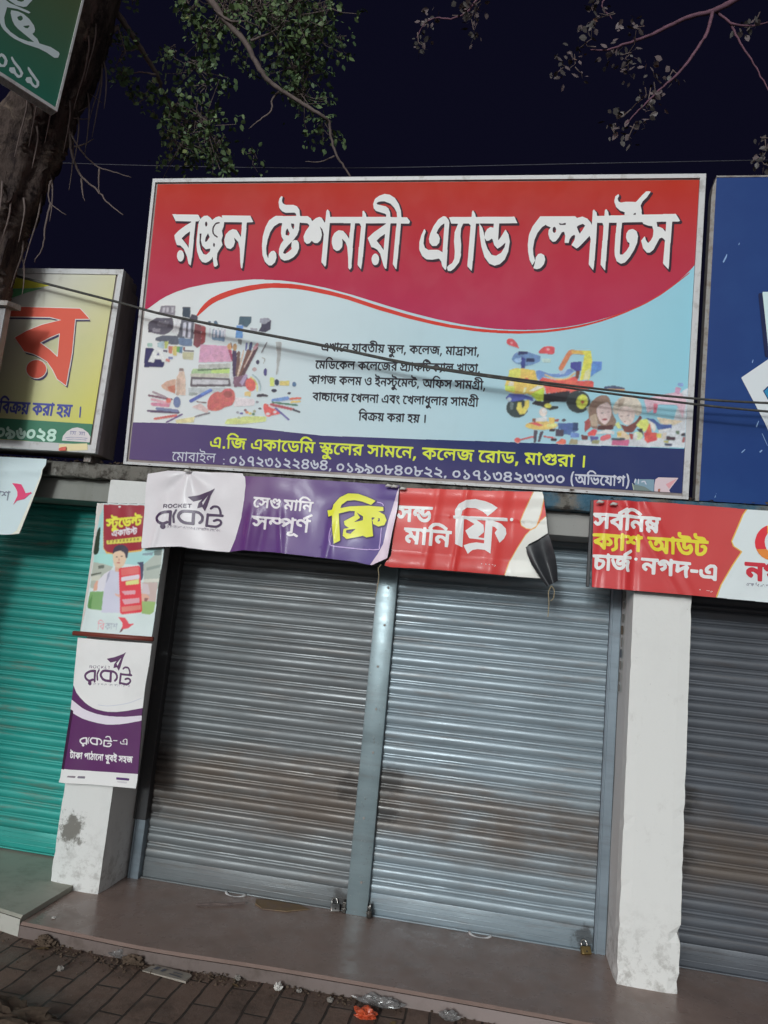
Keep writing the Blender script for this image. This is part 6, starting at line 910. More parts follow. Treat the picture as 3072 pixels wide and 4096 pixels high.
[-782,226,18,2,24,-9,14,-15,9,-25,-4,-25,-10,-19,-8,-7,-25,-10,-30,3,-18,10,-10,15,-5,20,3,23,12,22,11,8],
[-526,214,-18,-5,0,-10,8,-6,17,-2,16,10,-1,8],
[-1149,197,-7,-3,-8,-8,-4,-7,1,-18,3,-8,8,-5,20,0,7,5,6,11,0,17,-8,13],
[-779,197,-13,-11,-3,-10,1,-15,10,-13,20,0,8,6,5,10,0,20,-4,7,-9,6],
[-1021,174,15,-25,1,-15,6,2,8,10,-2,15,-11,8],
[-526,159,-13,-5,-7,-7,0,-12,5,-4,17,-4,19,4,4,5,0,14,-13,7]]],
  ],
  'round_emblem': [
   [2,[0.767,0.715,0.732],[[-235,274,69,-12,65,-37,40,-46,0,-63,-330,2,4,53,38,54,58,37]]],
   [3,[0.382,0.358,0.498],[[-312,229,11,2,65,-1,4,-4,-2,-3,-10,-2,2,-30,-4,-3,-6,6,0,17,-4,11,-10,-1,5,-10,0,-7,-15,-14,-5,4,10,12,0,5,-13,11,-10,0,2,-28,-4,-5,-6,7,-1,20,-3,6,-6,2],
[-207,229,73,0,3,-3,-4,-10,2,-27,-6,-1,-3,3,-1,20,-6,9,-10,-1,2,-25,-4,-6,-6,3,-3,25,-4,4,-7,-1,7,-13,-2,-6,-15,-9,-5,0,-1,5,11,13,-15,13,-8,1],
[-292,164,136,1,7,-2,38,0,17,-4,3,-3,-5,-3,-50,5,-108,2,-7,-2,-30,0,-60,-11,-4,4,4,4],
[-265,144,96,1,8,-2,55,0,5,-4,-3,-4,-17,0,-8,3,-115,2,-87,-10,-3,4,13,4]]],
  ],
  'pasted_paper': [
   [1,[0.86,0.75,0.444],[[-90,99,9,0,3,-5,15,-63,-3,-3,-278,-28,-52,0,-6,6,-5,48,0,17,3,4]]],
   [2,[0.767,0.156,0.117],[[-320,49,6,1,4,-4,1,-40,-60,-6,-17,0,-6,4,-2,20,28,15]]],
  ],
 },
 'blue': {
  'white_emblem': [
   [1,[0.75,0.804,0.841],[[884,1662,10,2,344,-352,22,-122,-490,-683,-131,279,-227,420,4,8,258,207],
[902,1402,-42,-40,-250,-272,176,-307,121,127,195,332]]],
   [1,[0.031,0.274,0.512],[[896,1382,6,4,10,-4,164,-128,11,-16,-180,-312,-121,-127,-165,287]]],
   [2,[0.664,0.841,0.86],[[565,2054,65,2,12,-4,140,-4,9,-14,5,-24,28,-176,-121,-344,-16,-44,-5,-2,-28,0,-6,6,-84,588]]],
   [1,[0.004,0.01,0.07],[[536,2042,26,1,6,-17,80,-576,2,-5,21,-3,-4,-16,-13,-10,-32,1,-10,13,-84,588,1,16]]],
  ],
  'scratch#0': [
   [1,[0.274,0.444,0.75],[[220,2422,2,4,5,-8,-4,-24,-20,-48,-9,-9,-5,13]]],
  ],
  'scratch#1': [
   [1,[0.274,0.444,0.75],[[333,2542,2,-8,-4,-16,-5,-3,-1,11]]],
  ],
  'scratch#2': [
   [1,[0.274,0.444,0.75],[[585,802,3,-8,-13,-52,-9,-7,-1,15]]],
  ],
  'scratch#3': [
   [1,[0.274,0.444,0.75],[[624,522,7,0,0,-8,-17,-20,-6,4,-1,8]]],
  ],
  'scratch#4': [
   [1,[0.274,0.444,0.75],[[472,518,6,3,1,-7,-29,-33,-4,5,3,8]]],
  ],
  'scratch#5': [
   [1,[0.274,0.444,0.75],[[241,86,2,-8,-5,-8],
[237,66,2,-8,-9,-24,-1,12]]],
  ],
  'scratch#6': [
   [1,[0.274,0.444,0.75],[[509,1394,3,-12,-5,-24,-5,-1,-2,9]]],
  ],
  'scratch#7': [
   [1,[0.274,0.444,0.75],[[620,678,2,4,9,-16,44,-96,-1,-9]]],
  ],
 },
 'green': {
  'printed_panel': [
   [1,[[0.031,0.178,0.123],[0.129,0.123,0.04],[0.0,0.05],[-0.05,0.95]],[[53,2037,37,5,3,-19,-6,-20,-14,-346,-6,-20,-14,-347,-6,-20,-27,-540,-13,-127,-20,-433,-16,-153,-614,-10,-100,-14,-300,-17,-306,1814,19,10]]],
  ],
  'lettering': [
   [2,[0.698,0.804,0.841],[[-439,997,22,2,2,-29,-46,-120,-29,-30,-67,-33,-73,-4,-21,7,6,20,42,50],
[-510,899,-40,-33,-7,-30,40,20,20,25,1,16],
[-440,817,24,0,-14,-22,-107,-36,-95,-56,-8,-120,15,-53,15,-23,47,-20,86,0,87,28,56,35,-169,18,-34,13,-28,29,-27,60,0,33,62,36,53,14,60,-8,54,-32,16,-30,-1,-33,-15,-27,6,-8,47,-10,27,-31,113,45,87,6,10,-15,-8,-47,-36,-28,-86,-2,-74,-13,-140,-52,-100,-21,-40,0,-66,14,-27,19,-29,37,-14,40,-10,114,-10,-8,-4,-47,-126,-29,-194,6,-15,17,-8,40,3,28,34,9,206,8,20,17,100,29,34,24,46,-4],
[-497,719,-28,-36,0,-13,15,-13,20,10,15,30,-6,20],
[-410,679,-52,-49,25,-2,23,15,12,34],
[-351,263,14,2,116,-75,6,-40,-13,-33,-15,-16,-34,-1,-26,12,-27,-12,-22,17,7,33,35,29,13,-6,13,-30,21,-15,13,0,10,15,-7,27,-70,38,-30,29],
[-511,257,8,2,26,-24,60,-30,36,-35,-7,-47,-22,-28,-20,-8,-33,16,-27,-10,-22,10,0,34,42,33,27,-42,26,-8,10,10,-1,20,-22,23,-53,28,-27,26,-7,16],
[-606,223,23,4,20,-8,23,-29,0,-40,-15,-40,-42,-29,-26,13,-17,36,1,40],
[-603,191,-16,-41,16,-29,20,-6,15,15,0,47,-22,15]]],
  ],
 },
 'purple': {
  'backing': [
   [-2,[0.062,0.066,0.079],[[-2173,4348,112,1,7,-5,10,-21,5,-3,9,2,67,0,6,2,143,3,6,2,69,0,7,2,506,0,7,2,27,-2,364,0,7,-2,431,-3,3,-5,3,-229,-27,-238,-25,-273,-150,-83,-33,0,-142,20,-31,0,-7,2,-58,0,-6,2,-58,0,-7,2,-58,0,-6,3,-58,0,-7,2,-57,0,-7,2,-58,0,-7,2,-60,0,-6,3,-58,0,-7,2,-60,0,-6,2,-60,0,-7,2,-62,0,-7,2,-60,0,-7,3,-153,0,-7,-3,-202,-2,-146,-31,-109,0,-7,-2,-171,2,-7,2,-44,0,-7,3,-87,2,-84,6,-38,0,-184,-20,-209,-32,-12,34,-34,333,-24,269,-5,140,-2,6,0,20,2,5,6,3,224,45,276,9,7,2,200,4,6,2]]],
  ],
  'sheet': [
   [0,[0.804,0.767,0.804],[[-2173,4346,115,0,14,-25,10,-4,11,-14,19,-84,2,-85,4,-51,-4,-142,-2,-7,0,-53,-39,-233,-43,-130,-8,-5,-147,-2,-7,2,-133,0,-7,3,-44,0,-7,2,-87,2,-84,7,-38,0,-184,-20,-209,-33,-10,32,-33,333,-25,269,-4,140,-3,6,2,24,228,46,276,9,7,3,200,4,6,2]]],
   [0,[[0.129,0.021,0.17],[0.105,0.054,0.264],[-1.1,2.1],[-0.4,1.8]],[[-1222,4330,394,-1,7,-2,264,0,7,-3,160,-1,1,-20,-8,-17,-67,-327,-28,-240,-48,-111,-63,-107,-16,-1,-142,20,-31,0,-7,2,-58,0,-6,2,-58,0,-7,3,-58,0,-6,2,-58,0,-7,2,-57,0,-7,2,-58,0,-7,3,-60,0,-6,2,-58,0,-7,2,-60,0,-6,2,-60,0,-7,2,-62,0,-7,3,-60,0,-7,2,-153,0,-7,-2,-202,-3,-137,-27,42,131,39,233,0,53,2,7,2,111,2,7,-6,160,-19,84,-10,14,1,2,293,8,7,2]]],
   [0,[0.767,0.601,0.732],[[-391,4297,2,-5,2,-200,-26,-238,-25,-271,-8,-7,-137,-76,-16,0,-3,3,66,114,44,102,28,240,67,327]]],
  ],
  'lettering': [
   [1,[0.079,0.046,0.105],[[-2340,4163,6,0,-34,-75,-28,-118,-18,-49,-3,-2,-35,42,-52,-18,4,56,34,40,-6,1,-87,-29,-64,43,11,6,109,27,115,47],
[-2403,4084,-59,-74,16,-30,45,103],
[-2320,3986,32,1,14,-3,15,-8,14,-15,13,-24,7,-18,4,-22,15,-2,8,-7,2,-7,-5,-9,-7,-3,-115,0,-40,-3,2,-85,20,-3,60,-2,24,4,12,8,13,12,3,8,-4,9,-8,5,-20,2,-36,-13,-9,3,-5,5,0,11,5,4,36,15,27,-1,24,-10,14,-19,3,-11,-3,-14,-8,-13,-15,-14,-15,-9,-23,-6,-55,-1,-40,5,-18,-4,-9,6,-3,10,0,95,-2,20,5,14,11,3,9,-4,118,0,3,3,-5,22,-13,27,-12,12,-9,2,-28,0,-32,-22,-8,0,-6,3,-3,7,3,9,23,21],
[-2609,3919,41,1,22,-2,14,2,24,-2,27,-5,24,-11,24,-19,15,-26,2,-36,-4,-15,-9,-12,-19,-16,-15,2,-7,10,2,9,21,22,0,29,-6,11,-21,19,-18,6,-20,3,-4,-3,0,-9,10,-100,-1,-9,-4,-5,-8,-3,-15,2,-65,0,-29,5,-26,11,-16,11,-25,28,-9,22,0,24,7,16,11,16,18,13,29,10],
[-2729,3914,8,1,7,-5,2,-7,-19,-53,0,-20,13,-51,0,-9,-10,-7,-6,2,-6,5,-16,64,0,16,8,27,13,31],
[-2798,3899,21,1,10,-12,13,-140,-7,-12,-16,0,-7,7,-4,20,-9,-7,-22,-10,-5,-5,6,-7,5,-13,-1,-9,-4,-9,-14,-9,-18,0,-11,6,-10,14,0,14,3,9,-35,15,-28,22,-13,27,2,22,11,20,16,16,21,14,42,18],
[-2563,3888,-63,-1,-15,-3,-13,-7,-14,-16,-3,-9,0,-11,7,-13,14,-14,29,-16,35,-5,43,1,-8,92,-3,3],
[-2814,3866,-34,-6,-41,-21,-10,-9,-12,-18,0,-9,3,-7,16,-16,18,-8,17,-5,16,2,35,17,16,-5,-6,80,-5,6]]],
   [1,[0.1,0.07,0.123],[[-2582,3986,12,0,3,-5,-17,-7,2,-28,-6,-6,-5,3,-3,31,-14,0,-3,5,5,5],
[-2636,3981,15,1,3,-5,-3,-3,-22,-4,-1,-7,18,1,7,-5,-2,-3,-22,-3,-1,-3,5,-6,20,2,3,-5,-14,-5,-20,0,-6,7,-1,34,5,3],
[-2675,3977,7,0,2,-3,-15,-17,19,-18,0,-5,-8,0,-20,16,-5,-4,-2,-12,-6,-2,-3,2,-3,20,1,18,2,3,6,-1,3,-15,3,-1],
[-2744,3972,10,1,8,-2,9,-10,-6,-5,-7,6,-9,2,-13,-5,-3,-5,2,-13,7,-5,12,0,13,10,5,0,2,-3,-4,-6,-14,-10,-14,0,-8,2,-12,14,-1,9,4,8,9,8],
[-2809,3966,12,2,11,-2,12,-11,3,-12,-3,-9,-6,-6,-12,-6,-16,0,-7,4,-8,8,-3,14,6,11],
[-2871,3961,28,1,10,-8,1,-8,-6,-9,6,-9,1,-7,-8,-1,-11,13,-9,0,-2,-1,0,-12,-5,-4,-4,2,-3,8,-3,26],
[-2806,3957,-6,-4,-3,-7,3,-10,9,-5,9,0,7,3,5,9,-4,10,-6,5],
[-2861,3953,-1,-7,3,-4,11,1,5,5,-3,5]]],
   [1,[0.325,0.283,0.347],[[-2397,3752,3,0,2,-5,9,-1,6,-6,29,-1,-2,-27,-3,0,-1,14,-3,2,-4,-4,-7,5,-3,-3,3,-8,-5,3,2,9,14,1,3,1,-3,4,-27,-2,6,-8,-8,-12,-7,5,9,2,1,7,-3,3,-6,-3,-1,6,-6,1,-2,-23,-3,2,0,18,-4,4,-3,-4,-1,-20,-18,14,10,6,2,2,-3,1,-13,0,-3,-5,-4,5,-7,-3,-4,4,-5,-1,3,-9,6,0,0,-12,-9,10,-6,-3,3,-7,-3,2,3,14,-8,5,-8,-7,0,-11,8,-5,-6,0,-6,7,3,13,-4,7,95,2,-11,6],
[-2262,3752,10,-2,5,-7,-7,6,-9,0,-5,-6,5,-6,-5,-5,-5,7,3,7],
[-2701,3743,5,-4,-3,-27,-3,2,0,20,-4,5],
[-2801,3741,55,1,3,-3,-11,-2,4,-5,-4,-2,-2,-4,6,-3,4,5,-4,4,4,0,1,-9,-12,-5,-3,3,-1,16,-5,0,-2,-5,-6,6,-12,0,-4,-4,-11,4],
[-2728,3741,7,1,7,-3,-12,-1],
[-2642,3741,4,-2,-3,-9,-4,7],
[-2586,3741,4,-2,-4,-9,-3,7],
[-2714,3739,8,0,-4,-9,-7,1,-4,-5,7,-6,4,1,0,-8,-17,13,12,8],
[-2688,3739,7,0,0,-5,-5,4,-2,-4,2,-4,-4,2],
[-2657,3739,9,0,-4,-5],
[-2612,3739,11,0,-7,-16,-2,7,-8,-2,6,-7,-2,-1,-10,6,12,7],
[-2599,3739,8,0,-3,-3],
[-2575,3739,4,0,-3,-5,2,-3,4,3,0,-4,-4,-2,-3,2,-2,4],
[-2559,3739,11,0,-11,-13],
[-2534,3739,8,0,0,-5,8,-8,-5,-8,-4,1,5,7,-4,5,-4,-3,-4,3,-7,-4,2,-5,9,-3,0,-7,-16,14,12,7],
[-2503,3739,9,0,-3,-27,-16,14,12,8],
[-2335,3739,45,0,-3,-7,-1,-22,-4,2,-1,23,-5,-3,-2,-11,-3,7,2,6,-3,2,-5,-2,-2,-6,-4,2,-6,-4,4,-6,6,-1,1,-7,-3,0,-14,11,13,11,-12,2],
[-2286,3737,7,1,2,-9,-5,-1,3,4,-2,3,-5,-3],
[-2248,3737,9,0,7,-11,0,-5,-5,-3,3,5,-3,6,-6,-3,-5,3,-5,-3,-1,-3,6,-5,5,1,0,-8,-17,12,2,5,9,4],
[-2224,3737,7,0,0,-5,-4,4,-2,-4,2,-3,4,3,0,-4,-9,1],
[-2781,3732,5,-4,0,-7,-5,-7,-9,0,-7,7,-2,11,7,-12,4,-2,8,1,0,4,-10,3,0,6,4,-4],
[-2673,3732,12,-1,9,3,0,-11,-5,6,-4,-3,-7,4,-3,-4,4,-5,-3,-3,-5,8],
[-2739,3728,5,1,2,-3,-5,-2],
[-2506,3729,-3,-3,8,-4,0,7],
[-2421,3729,-2,-3,6,-7,1,9],
[-2597,3726,4,-7,-6,-8,-2,1,3,2],
[-2690,3723,4,1,7,-12,-2,0],
[-2576,3723,10,-8,0,-4],
[-2286,3721,3,1,5,-5,1,-7],
[-2226,3721,5,1,7,-11],
[-2612,3719,4,2,0,-8],
[-2559,3719,0,2,9,-9,-5,0]]],
   [1,[0.86,0.804,0.86],[[-1376,4146,26,1,22,-7,34,-23,5,-7,-12,-11,-22,16,-18,9,-22,3,-16,-5,-10,-10,-2,-6,3,-6,29,-2,93,0,8,-6,-2,-11,-3,-3,-11,-1,-3,-5,-1,-78,-4,-6,-12,-1,-6,5,0,36,-14,12,-12,4,-15,-1,-1,-11,12,-11,-9,-14,-15,9,-8,7,-5,11,1,9,6,11,21,12,20,-2,18,-10,0,24,-80,-1,-1,-80,-6,-8,-11,0,-5,5,0,80,-8,6,-11,0,-4,-3,-2,-80,-5,-8,-12,0,-5,5,0,63,2,11,-3,7,-9,5,-9,0,-3,-3,0,-63,-3,-20,-4,-4,-10,-1,-6,3,-2,22,-10,13,-13,8,-13,1,-6,-4,0,-9,12,-7,4,-6,-8,-12,-11,2,-14,11,-5,12,0,14,12,14,12,8,-5,7,-18,6,-13,13,-1,12,4,4,112,-1,9,-3,2,9,9,5,11,-11,14,0,1,3,-2,7,13,18,16,14],
[-1895,4106,174,-2,5,-5,0,-9,-5,-5,-9,-1,-3,-3,-1,-82,-7,-6,-9,1,-5,5,-1,49,-7,7,-6,-3,-12,-21,-15,-14,-19,0,-16,15,-3,7,4,5,9,4,11,-12,8,1,6,9,-4,20,-8,5,-15,3,-11,10,-5,0,-13,-6,-12,-15,-5,-15,0,-14,9,-17,10,-4,13,4,10,-14,-16,-10,-23,3,-15,13,-10,21,0,18,3,11,13,24,-17,1,-6,4,-2,11],
[-1676,4103,13,1,9,-2,11,-10,13,10,9,0,14,-16,3,-14,-8,-20,7,-13,0,-16,-12,-16,-15,-9,-25,0,-20,7,-20,17,-16,28,-7,20,0,11,6,5,8,2,6,-5,3,-9,5,17],
[-1790,4084,-1,-3,10,-13,9,7,13,-1,3,3,0,6,-3,1],
[-1670,4084,-3,-3,0,-7,10,-3,6,-8,-1,-9,-5,-5,-9,0,-9,5,-14,14,13,-31,11,-11,10,-6,18,-2,13,5,3,5,0,9,-14,-3,-7,7,-3,9,21,13,3,7,-1,8,-11,-11,-11,-1,-5,4,-4,11],
[-1523,4080,-1,-3,8,-11,3,-12,16,-12,1,37],
[-1271,3966,5,1,5,-3,7,-10,0,-6,-44,-27,10,-14,22,-1,4,-5,-3,-15,-21,-2,-3,-3,0,-102,-3,-5,-18,-1,-5,4,-1,77,-20,18,-25,12,-16,0,-9,-6,-3,-8,3,-7,34,-13,0,-19,-5,-2,-13,0,-29,9,-15,16,-4,9,1,23,-24,-3,-2,-117,-9,-12,-18,-1,-6,-3,2,-3,13,0,9,2,18,13,11,-2,42,-22,1,-8,-12,-10,-7,0,-29,15,-18,-8,-28,-3,-20,8,-10,9,0,16,2,4,8,7,22,8,1,3,0,69,-10,11,-62,-46,-7,1,-14,12,0,4,12,16,-1,4,-6,3,-9,0,-18,-15,-17,-5,-27,3,-33,17,-7,0,-3,-3,6,-7,0,-6,-16,-13,-19,17,0,18,5,10,18,7,0,3,-11,5,-36,0,-3,-3,0,-104,-5,-4,-16,0,-6,6,0,58,-5,7,-9,5,-8,-3,-32,-41,-11,-5,-25,0,-9,6,-16,15,-2,9,12,7,7,1,15,-13,13,2,8,12,-5,18,-11,9,-36,8,-4,10,-9,1,-4,5,1,13,5,4,287,0,15,-14,27,13,11,3,24,0,23,-7,22,-16,1,31,5,3,12,0,5,-3,6,-10,25,-1,4,-17,13,13,18,6,24,1,16,-4,0,3,-8,9,3,7],
[-1319,3911,-15,-10,17,-10,1,19],
[-1810,3884,-1,-3,12,-16,20,8,20,-4,3,3,0,9,-3,3],
[-1646,3884,2,-14,23,-12,15,0,8,8,-5,13,-5,5],
[-1539,3884,-14,-7,16,-6,11,-12,23,18,-16,7]]],
   [1,[0.632,0.444,0.841],[[-602,4141,10,1,26,-4,25,-10,9,-11,5,-16,-10,4,-3,9,-8,8,-18,6,-33,6,-5,3],
[-530,3879,4,1,4,-3,0,-58,2,-7,0,-91,-4,-27,4,-28,-8,-10,-35,-7,-78,-2,-7,-3,-224,3,-7,2,-53,0,-62,4,-34,7,-9,8,-1,18,-13,26,-7,42,0,29,5,38,2,18,5,3,4,-3,0,-13,-7,-45,2,-44,7,-29,11,-20,1,-16,7,-5,49,-7,91,-2,7,-2,88,0,7,-3,140,0,7,3,46,0,52,7,5,5,-4,15,4,38]]],
  ],
  'free_lettering': [
   [2,[0.05,0.023,0.111],[[-913,4217,114,1,100,-27,87,-34,5,-5,0,-9,-34,-40,13,-3,60,0,42,-4,6,-6,7,-42,-6,-8,-18,-3,38,-22,25,-49,1,-16,-14,-47,-7,-7,-56,-18,-13,0,-47,16,19,-102,-1,-9,-5,-5,-69,-18,-44,13,-147,-41,-17,-1,-48,35,2,75,8,7,26,9,-27,17,-14,45,10,12,91,58,-1,30,-39,1,-100,-32,-3,-9,45,-262,-10,-12,-49,-29,-14,-3,-7,6,-25,107,-25,162,-5,5,-22,-9,-9,1,-4,4,-17,52,-2,20,5,7,42,10,9,52,56,79],
[-839,4133,-67,-9,-50,-45,-3,-15,82,20,180,16,4,3,-59,19],
[-759,3986,12,-16,0,-9,-17,-18,1,-3,26,7,4,5,-3,22],
[-823,3833,-45,-9,-5,-5,0,-11,34,-5,23,27,-1,3]]],
   [3,[0.86,0.86,0.034],[[-909,4208,106,1,100,-27,80,-31,6,-3,-1,-2,-39,-43,-89,28,-77,11,-18,0,-69,-9,-56,-49,-5,-27,1,-6,98,25,186,17,152,-4,5,-3,6,-36,-56,-9,9,-1,62,-30,25,-49,1,-7,-16,-48,-59,-19,-55,22,-14,39,23,24,-5,4,-26,-1,-2,-5,35,-183,-67,-17,-38,14,-155,-44,-9,0,-43,30,2,64,3,6,50,12,-46,27,-13,38,101,66,-2,43,-5,5,-7,-2,-38,0,-109,-34,-3,-7,47,-267,-6,-7,-55,-31,-30,129,-23,151,-1,3,-4,0,-34,-12,-18,63,3,3,45,10,8,56,54,75],
[-797,4017,36,-44,5,-10,-54,-44,16,1,71,21,-1,31,-3,9],
[-574,3973,12,-10,-11,-26,21,3,3,6,-3,24],
[-794,3848,-85,-17,-3,-5,1,-27,47,-5,45,52,-1,3]]],
  ],
 },
 'red2': {
  'backing': [
   [-2,[0.062,0.066,0.079],[[936,4350,78,1,8,-8,16,-57,38,-207,21,-133,-98,-72,-77,-46,-22,-34,14,-60,51,-106,96,-117,-2,-6,-225,-1,-6,3,-105,0,-6,2,-465,2,-6,-2,-198,0,-7,-2,-189,-3,-6,-2,-74,0,-6,-2,-176,-4,-51,9,-9,5,17,56,37,44,7,371,9,93,16,227,3,5,89,3,6,2,56,0,7,2,55,0,7,3,55,0,7,2,56,0,6,2,56,0,7,2,55,0,7,2,366,9,7,3,67,0,6,2,60,0,7,2,62,0,7,2,60,0,7,2]]],
  ],
  'sheet': [
   [0,[[0.632,0.031,0.028],[0.804,0.07,0.062],[0.0,1.75],[0.0,2.15]],[[869,4346,54,1,4,-4,-82,-220,-23,-77,12,-36,6,-9,50,-27,31,-1,6,-3,-44,-51,-71,-131,-69,-147,-35,-129,-456,1,-6,-2,-198,0,-7,-2,-269,-5,-6,-2,-120,-2,-7,-2,-49,0,-57,12,16,56,38,44,6,371,26,323,33,3,56,0,6,2,56,0,7,2,55,0,7,2,55,0,7,3,56,0,6,2,56,0,7,2,55,0,7,2,366,9,7,2,67,0,6,3,60,0,7,2,62,0,7,2],
[1038,4252,1,2,3,-4,2,-13,22,-123,-55,-55,-12,-18,-1,7,24,91]]],
   [0,[0.841,0.841,0.785],[[939,4348,78,0,16,-49,0,-20,-20,-140,-31,-125,-4,-6,-41,-28,-45,2,-49,27,-12,39,23,75],
[1064,4103,5,0,4,-24,21,-133,-95,-70,-77,-46,-24,-36,14,-60,51,-106,96,-120,-225,-1,-6,2,-107,0,-3,3,0,7,34,122,71,151,66,122,38,45,50,30,40,64]]],
   [0,[0.86,0.444,0.129],[[929,4346,8,1,-2,-8,-81,-216,-22,-73,11,-40,47,-27,38,-3,9,0,43,30,33,129,21,140,6,-18,-18,-122,-24,-96,3,-1,10,17,50,52,5,1,0,-6,-49,-53,-40,-64,-50,-30,-38,-45,-66,-122,-71,-151,-34,-127,-6,-3,-3,8,31,115,16,36,60,127,67,122,44,51,-6,3,-31,1,-50,27,-6,9,-12,38,23,75]]],
  ],
  'lettering': [
   [1,[0.86,0.86,0.86],[[376,4241,101,-15,62,-22,53,-31,8,-7,-46,-46,-44,-40,-49,40,-73,31,-87,0,-42,-34,-9,-52,84,-1,7,3,305,4,6,2,49,-1,6,-29,-4,-3,-137,-3,75,-24,9,-6,43,-39,9,-51,-20,-51,-36,-39,-5,-2,-52,92,22,35,-25,23,-18,3,-5,5,0,-271,-57,32,-74,3,-46,-12,-40,-39,-3,-2,-4,4,-36,61,-6,11,1,4,52,23,69,16,71,-6,3,3,0,27,-3,3,-24,2,-116,5,-6,3,-41,67,0,4,83,71,-80,41,-23,0,-3,-3,6,-278,-74,27,-14,249,-4,3,-18,1,-5,22,1,7,14,1,3,4,-5,37,1,20,29,56,7,7,65,38],
[-109,4132,68,1,5,-5,0,-20,-3,-5,-71,-1,-10,-5,0,-34,3,-5,15,12,11,16,12,3,13,-2,12,-21,5,-16,0,-36,-10,-20,-18,-16,-26,-7,-16,0,-22,5,-17,10,-15,15,-21,33,-9,-7,-11,2,-10,10,-7,18,3,22,14,18,-3,1,-31,0,-3,-4,2,-15,0,-76,2,-6,0,-29,-3,-5,-22,-1,-5,4,-3,13,0,60,-10,12,-5,-1,-28,-50,-14,-8,-22,-1,-9,3,-23,25,0,11,12,10,13,0,8,-12,6,-4,8,6,5,9,-4,18,-7,12,-11,6,-29,5,-3,3,-1,9,-9,4,-1,23,3,5],
[-172,4099,20,-8,-2,8],
[-326,4095,-1,-3,10,-15,11,7,24,2,0,6,-4,4],
[736,4077,14,0,10,-11,-3,-16,-11,-7,-12,2,-7,7,0,16],
[-190,4068,-7,-5,7,-10,22,5,20,-36,20,-15,9,-3,16,1,15,8,8,13,0,13,-3,3,-11,-10,-16,-7,-13,-1,-9,3,-12,10,-14,17,-21,12],
[403,4035,70,-45,7,-27,4,-44,-53,-53,10,-4,49,-3,3,175],
[-4,3974,43,2,31,-10,18,-9,38,-26,0,-14,-9,-11,51,-2,5,-3,-1,-25,-4,-3,-18,0,-3,-3,0,-100,-5,-29,-25,-1,-5,2,-1,52,-14,15,-16,11,-11,4,-11,0,-12,-7,3,-10,14,-8,3,-5,-1,-11,-9,-14,-11,0,-12,5,-12,9,-10,18,-1,25,5,11,11,11,14,7,38,0,33,-16,1,31,-3,3,-123,-1,0,-126,-4,-6,-24,0,-5,3,-1,129,-3,4,-29,0,-3,-4,0,-124,-4,-5,-24,-1,-5,4,-1,111,-10,14,-11,5,-11,0,-3,-4,0,-80,-2,-6,0,-38,-4,-5,-27,0,-3,5,0,24,-25,28,-16,8,-13,0,-10,-9,3,-7,21,-13,0,-7,-5,-15,-5,-5,-9,-1,-13,5,-22,20,-6,14,0,18,3,9,13,15,21,9,1,2,-12,12,-29,8,-4,12,-12,3,-1,23,3,5,174,1,13,-3,4,17,21,1,5,-3,6,-14,20,0,1,3,-4,6,0,9,14,21,24,22],
[10,3944,-23,-12,-11,-13,0,-7,7,-7,119,1,-23,18,-25,13,-22,7],
[-226,3875,-1,-3,13,-20,2,-12,24,-15,4,12,-1,37],
[480,3608,6,2,4,-4,-7,-4],
[519,3608,4,2,8,-4,-1,-9,-2,3,-5,0,0,6],
[557,3606,6,0,-4,-9,-5,4],
[583,3606,11,0,5,-3,-5,-4,-2,5,-4,-3],
[606,3603,13,0,2,-9,-7,0,0,6],
[601,3597,13,-7,-4,-3]]],
  ],
 },
 'red3': {
  'backing': [
   [-2,[0.062,0.066,0.079],[[2055,4324,216,1,8,-2,347,-3,8,-2,167,0,8,-3,1340,2,3,-6,0,-82,3,-8,2,-757,-6,-4,-1167,0,-8,2,-237,0,-8,3,-200,0,-7,3,-988,-2,-4,5,0,48,-2,7,0,78,-2,7,0,78,-3,7,0,78,-3,7,0,78,-2,7,0,78,-2,7,0,78,-3,7,0,78,-3,7,-4,188,6,3,42,0,8,3,117,0,8,3]]],
  ],
  'sheet': [
   [0,[[0.632,0.028,0.034],[0.648,0.066,0.066],[0.8,0.0],[1.3,0.0]],[[2055,4321,216,2,8,-3,522,-5,8,-3,74,-1,-30,-52,-93,-258,3,-15,15,-32,63,-40,6,-8,-76,-130,-95,-190,-37,-115,-3,-3,-1100,1,-25,840,53,3,117,0,8,3]]],
   [0,[0.767,0.841,0.86],[[3612,4314,537,0,1,-85,2,-8,2,-758,-1170,-1,-8,3,-237,0,-8,3,-80,1,37,120,98,192,75,128,-2,5,-71,45,-17,40,95,262,32,50]]],
   [0,[0.86,0.512,0.089],[[2885,4311,9,1,2,-3,-30,-48,-95,-262,17,-40,71,-45,2,-5,-75,-128,-98,-192,-39,-120,-8,-1,0,11,35,107,95,190,76,130,-6,8,-63,40,-18,47,93,258]]],
  ],
  'lettering': [
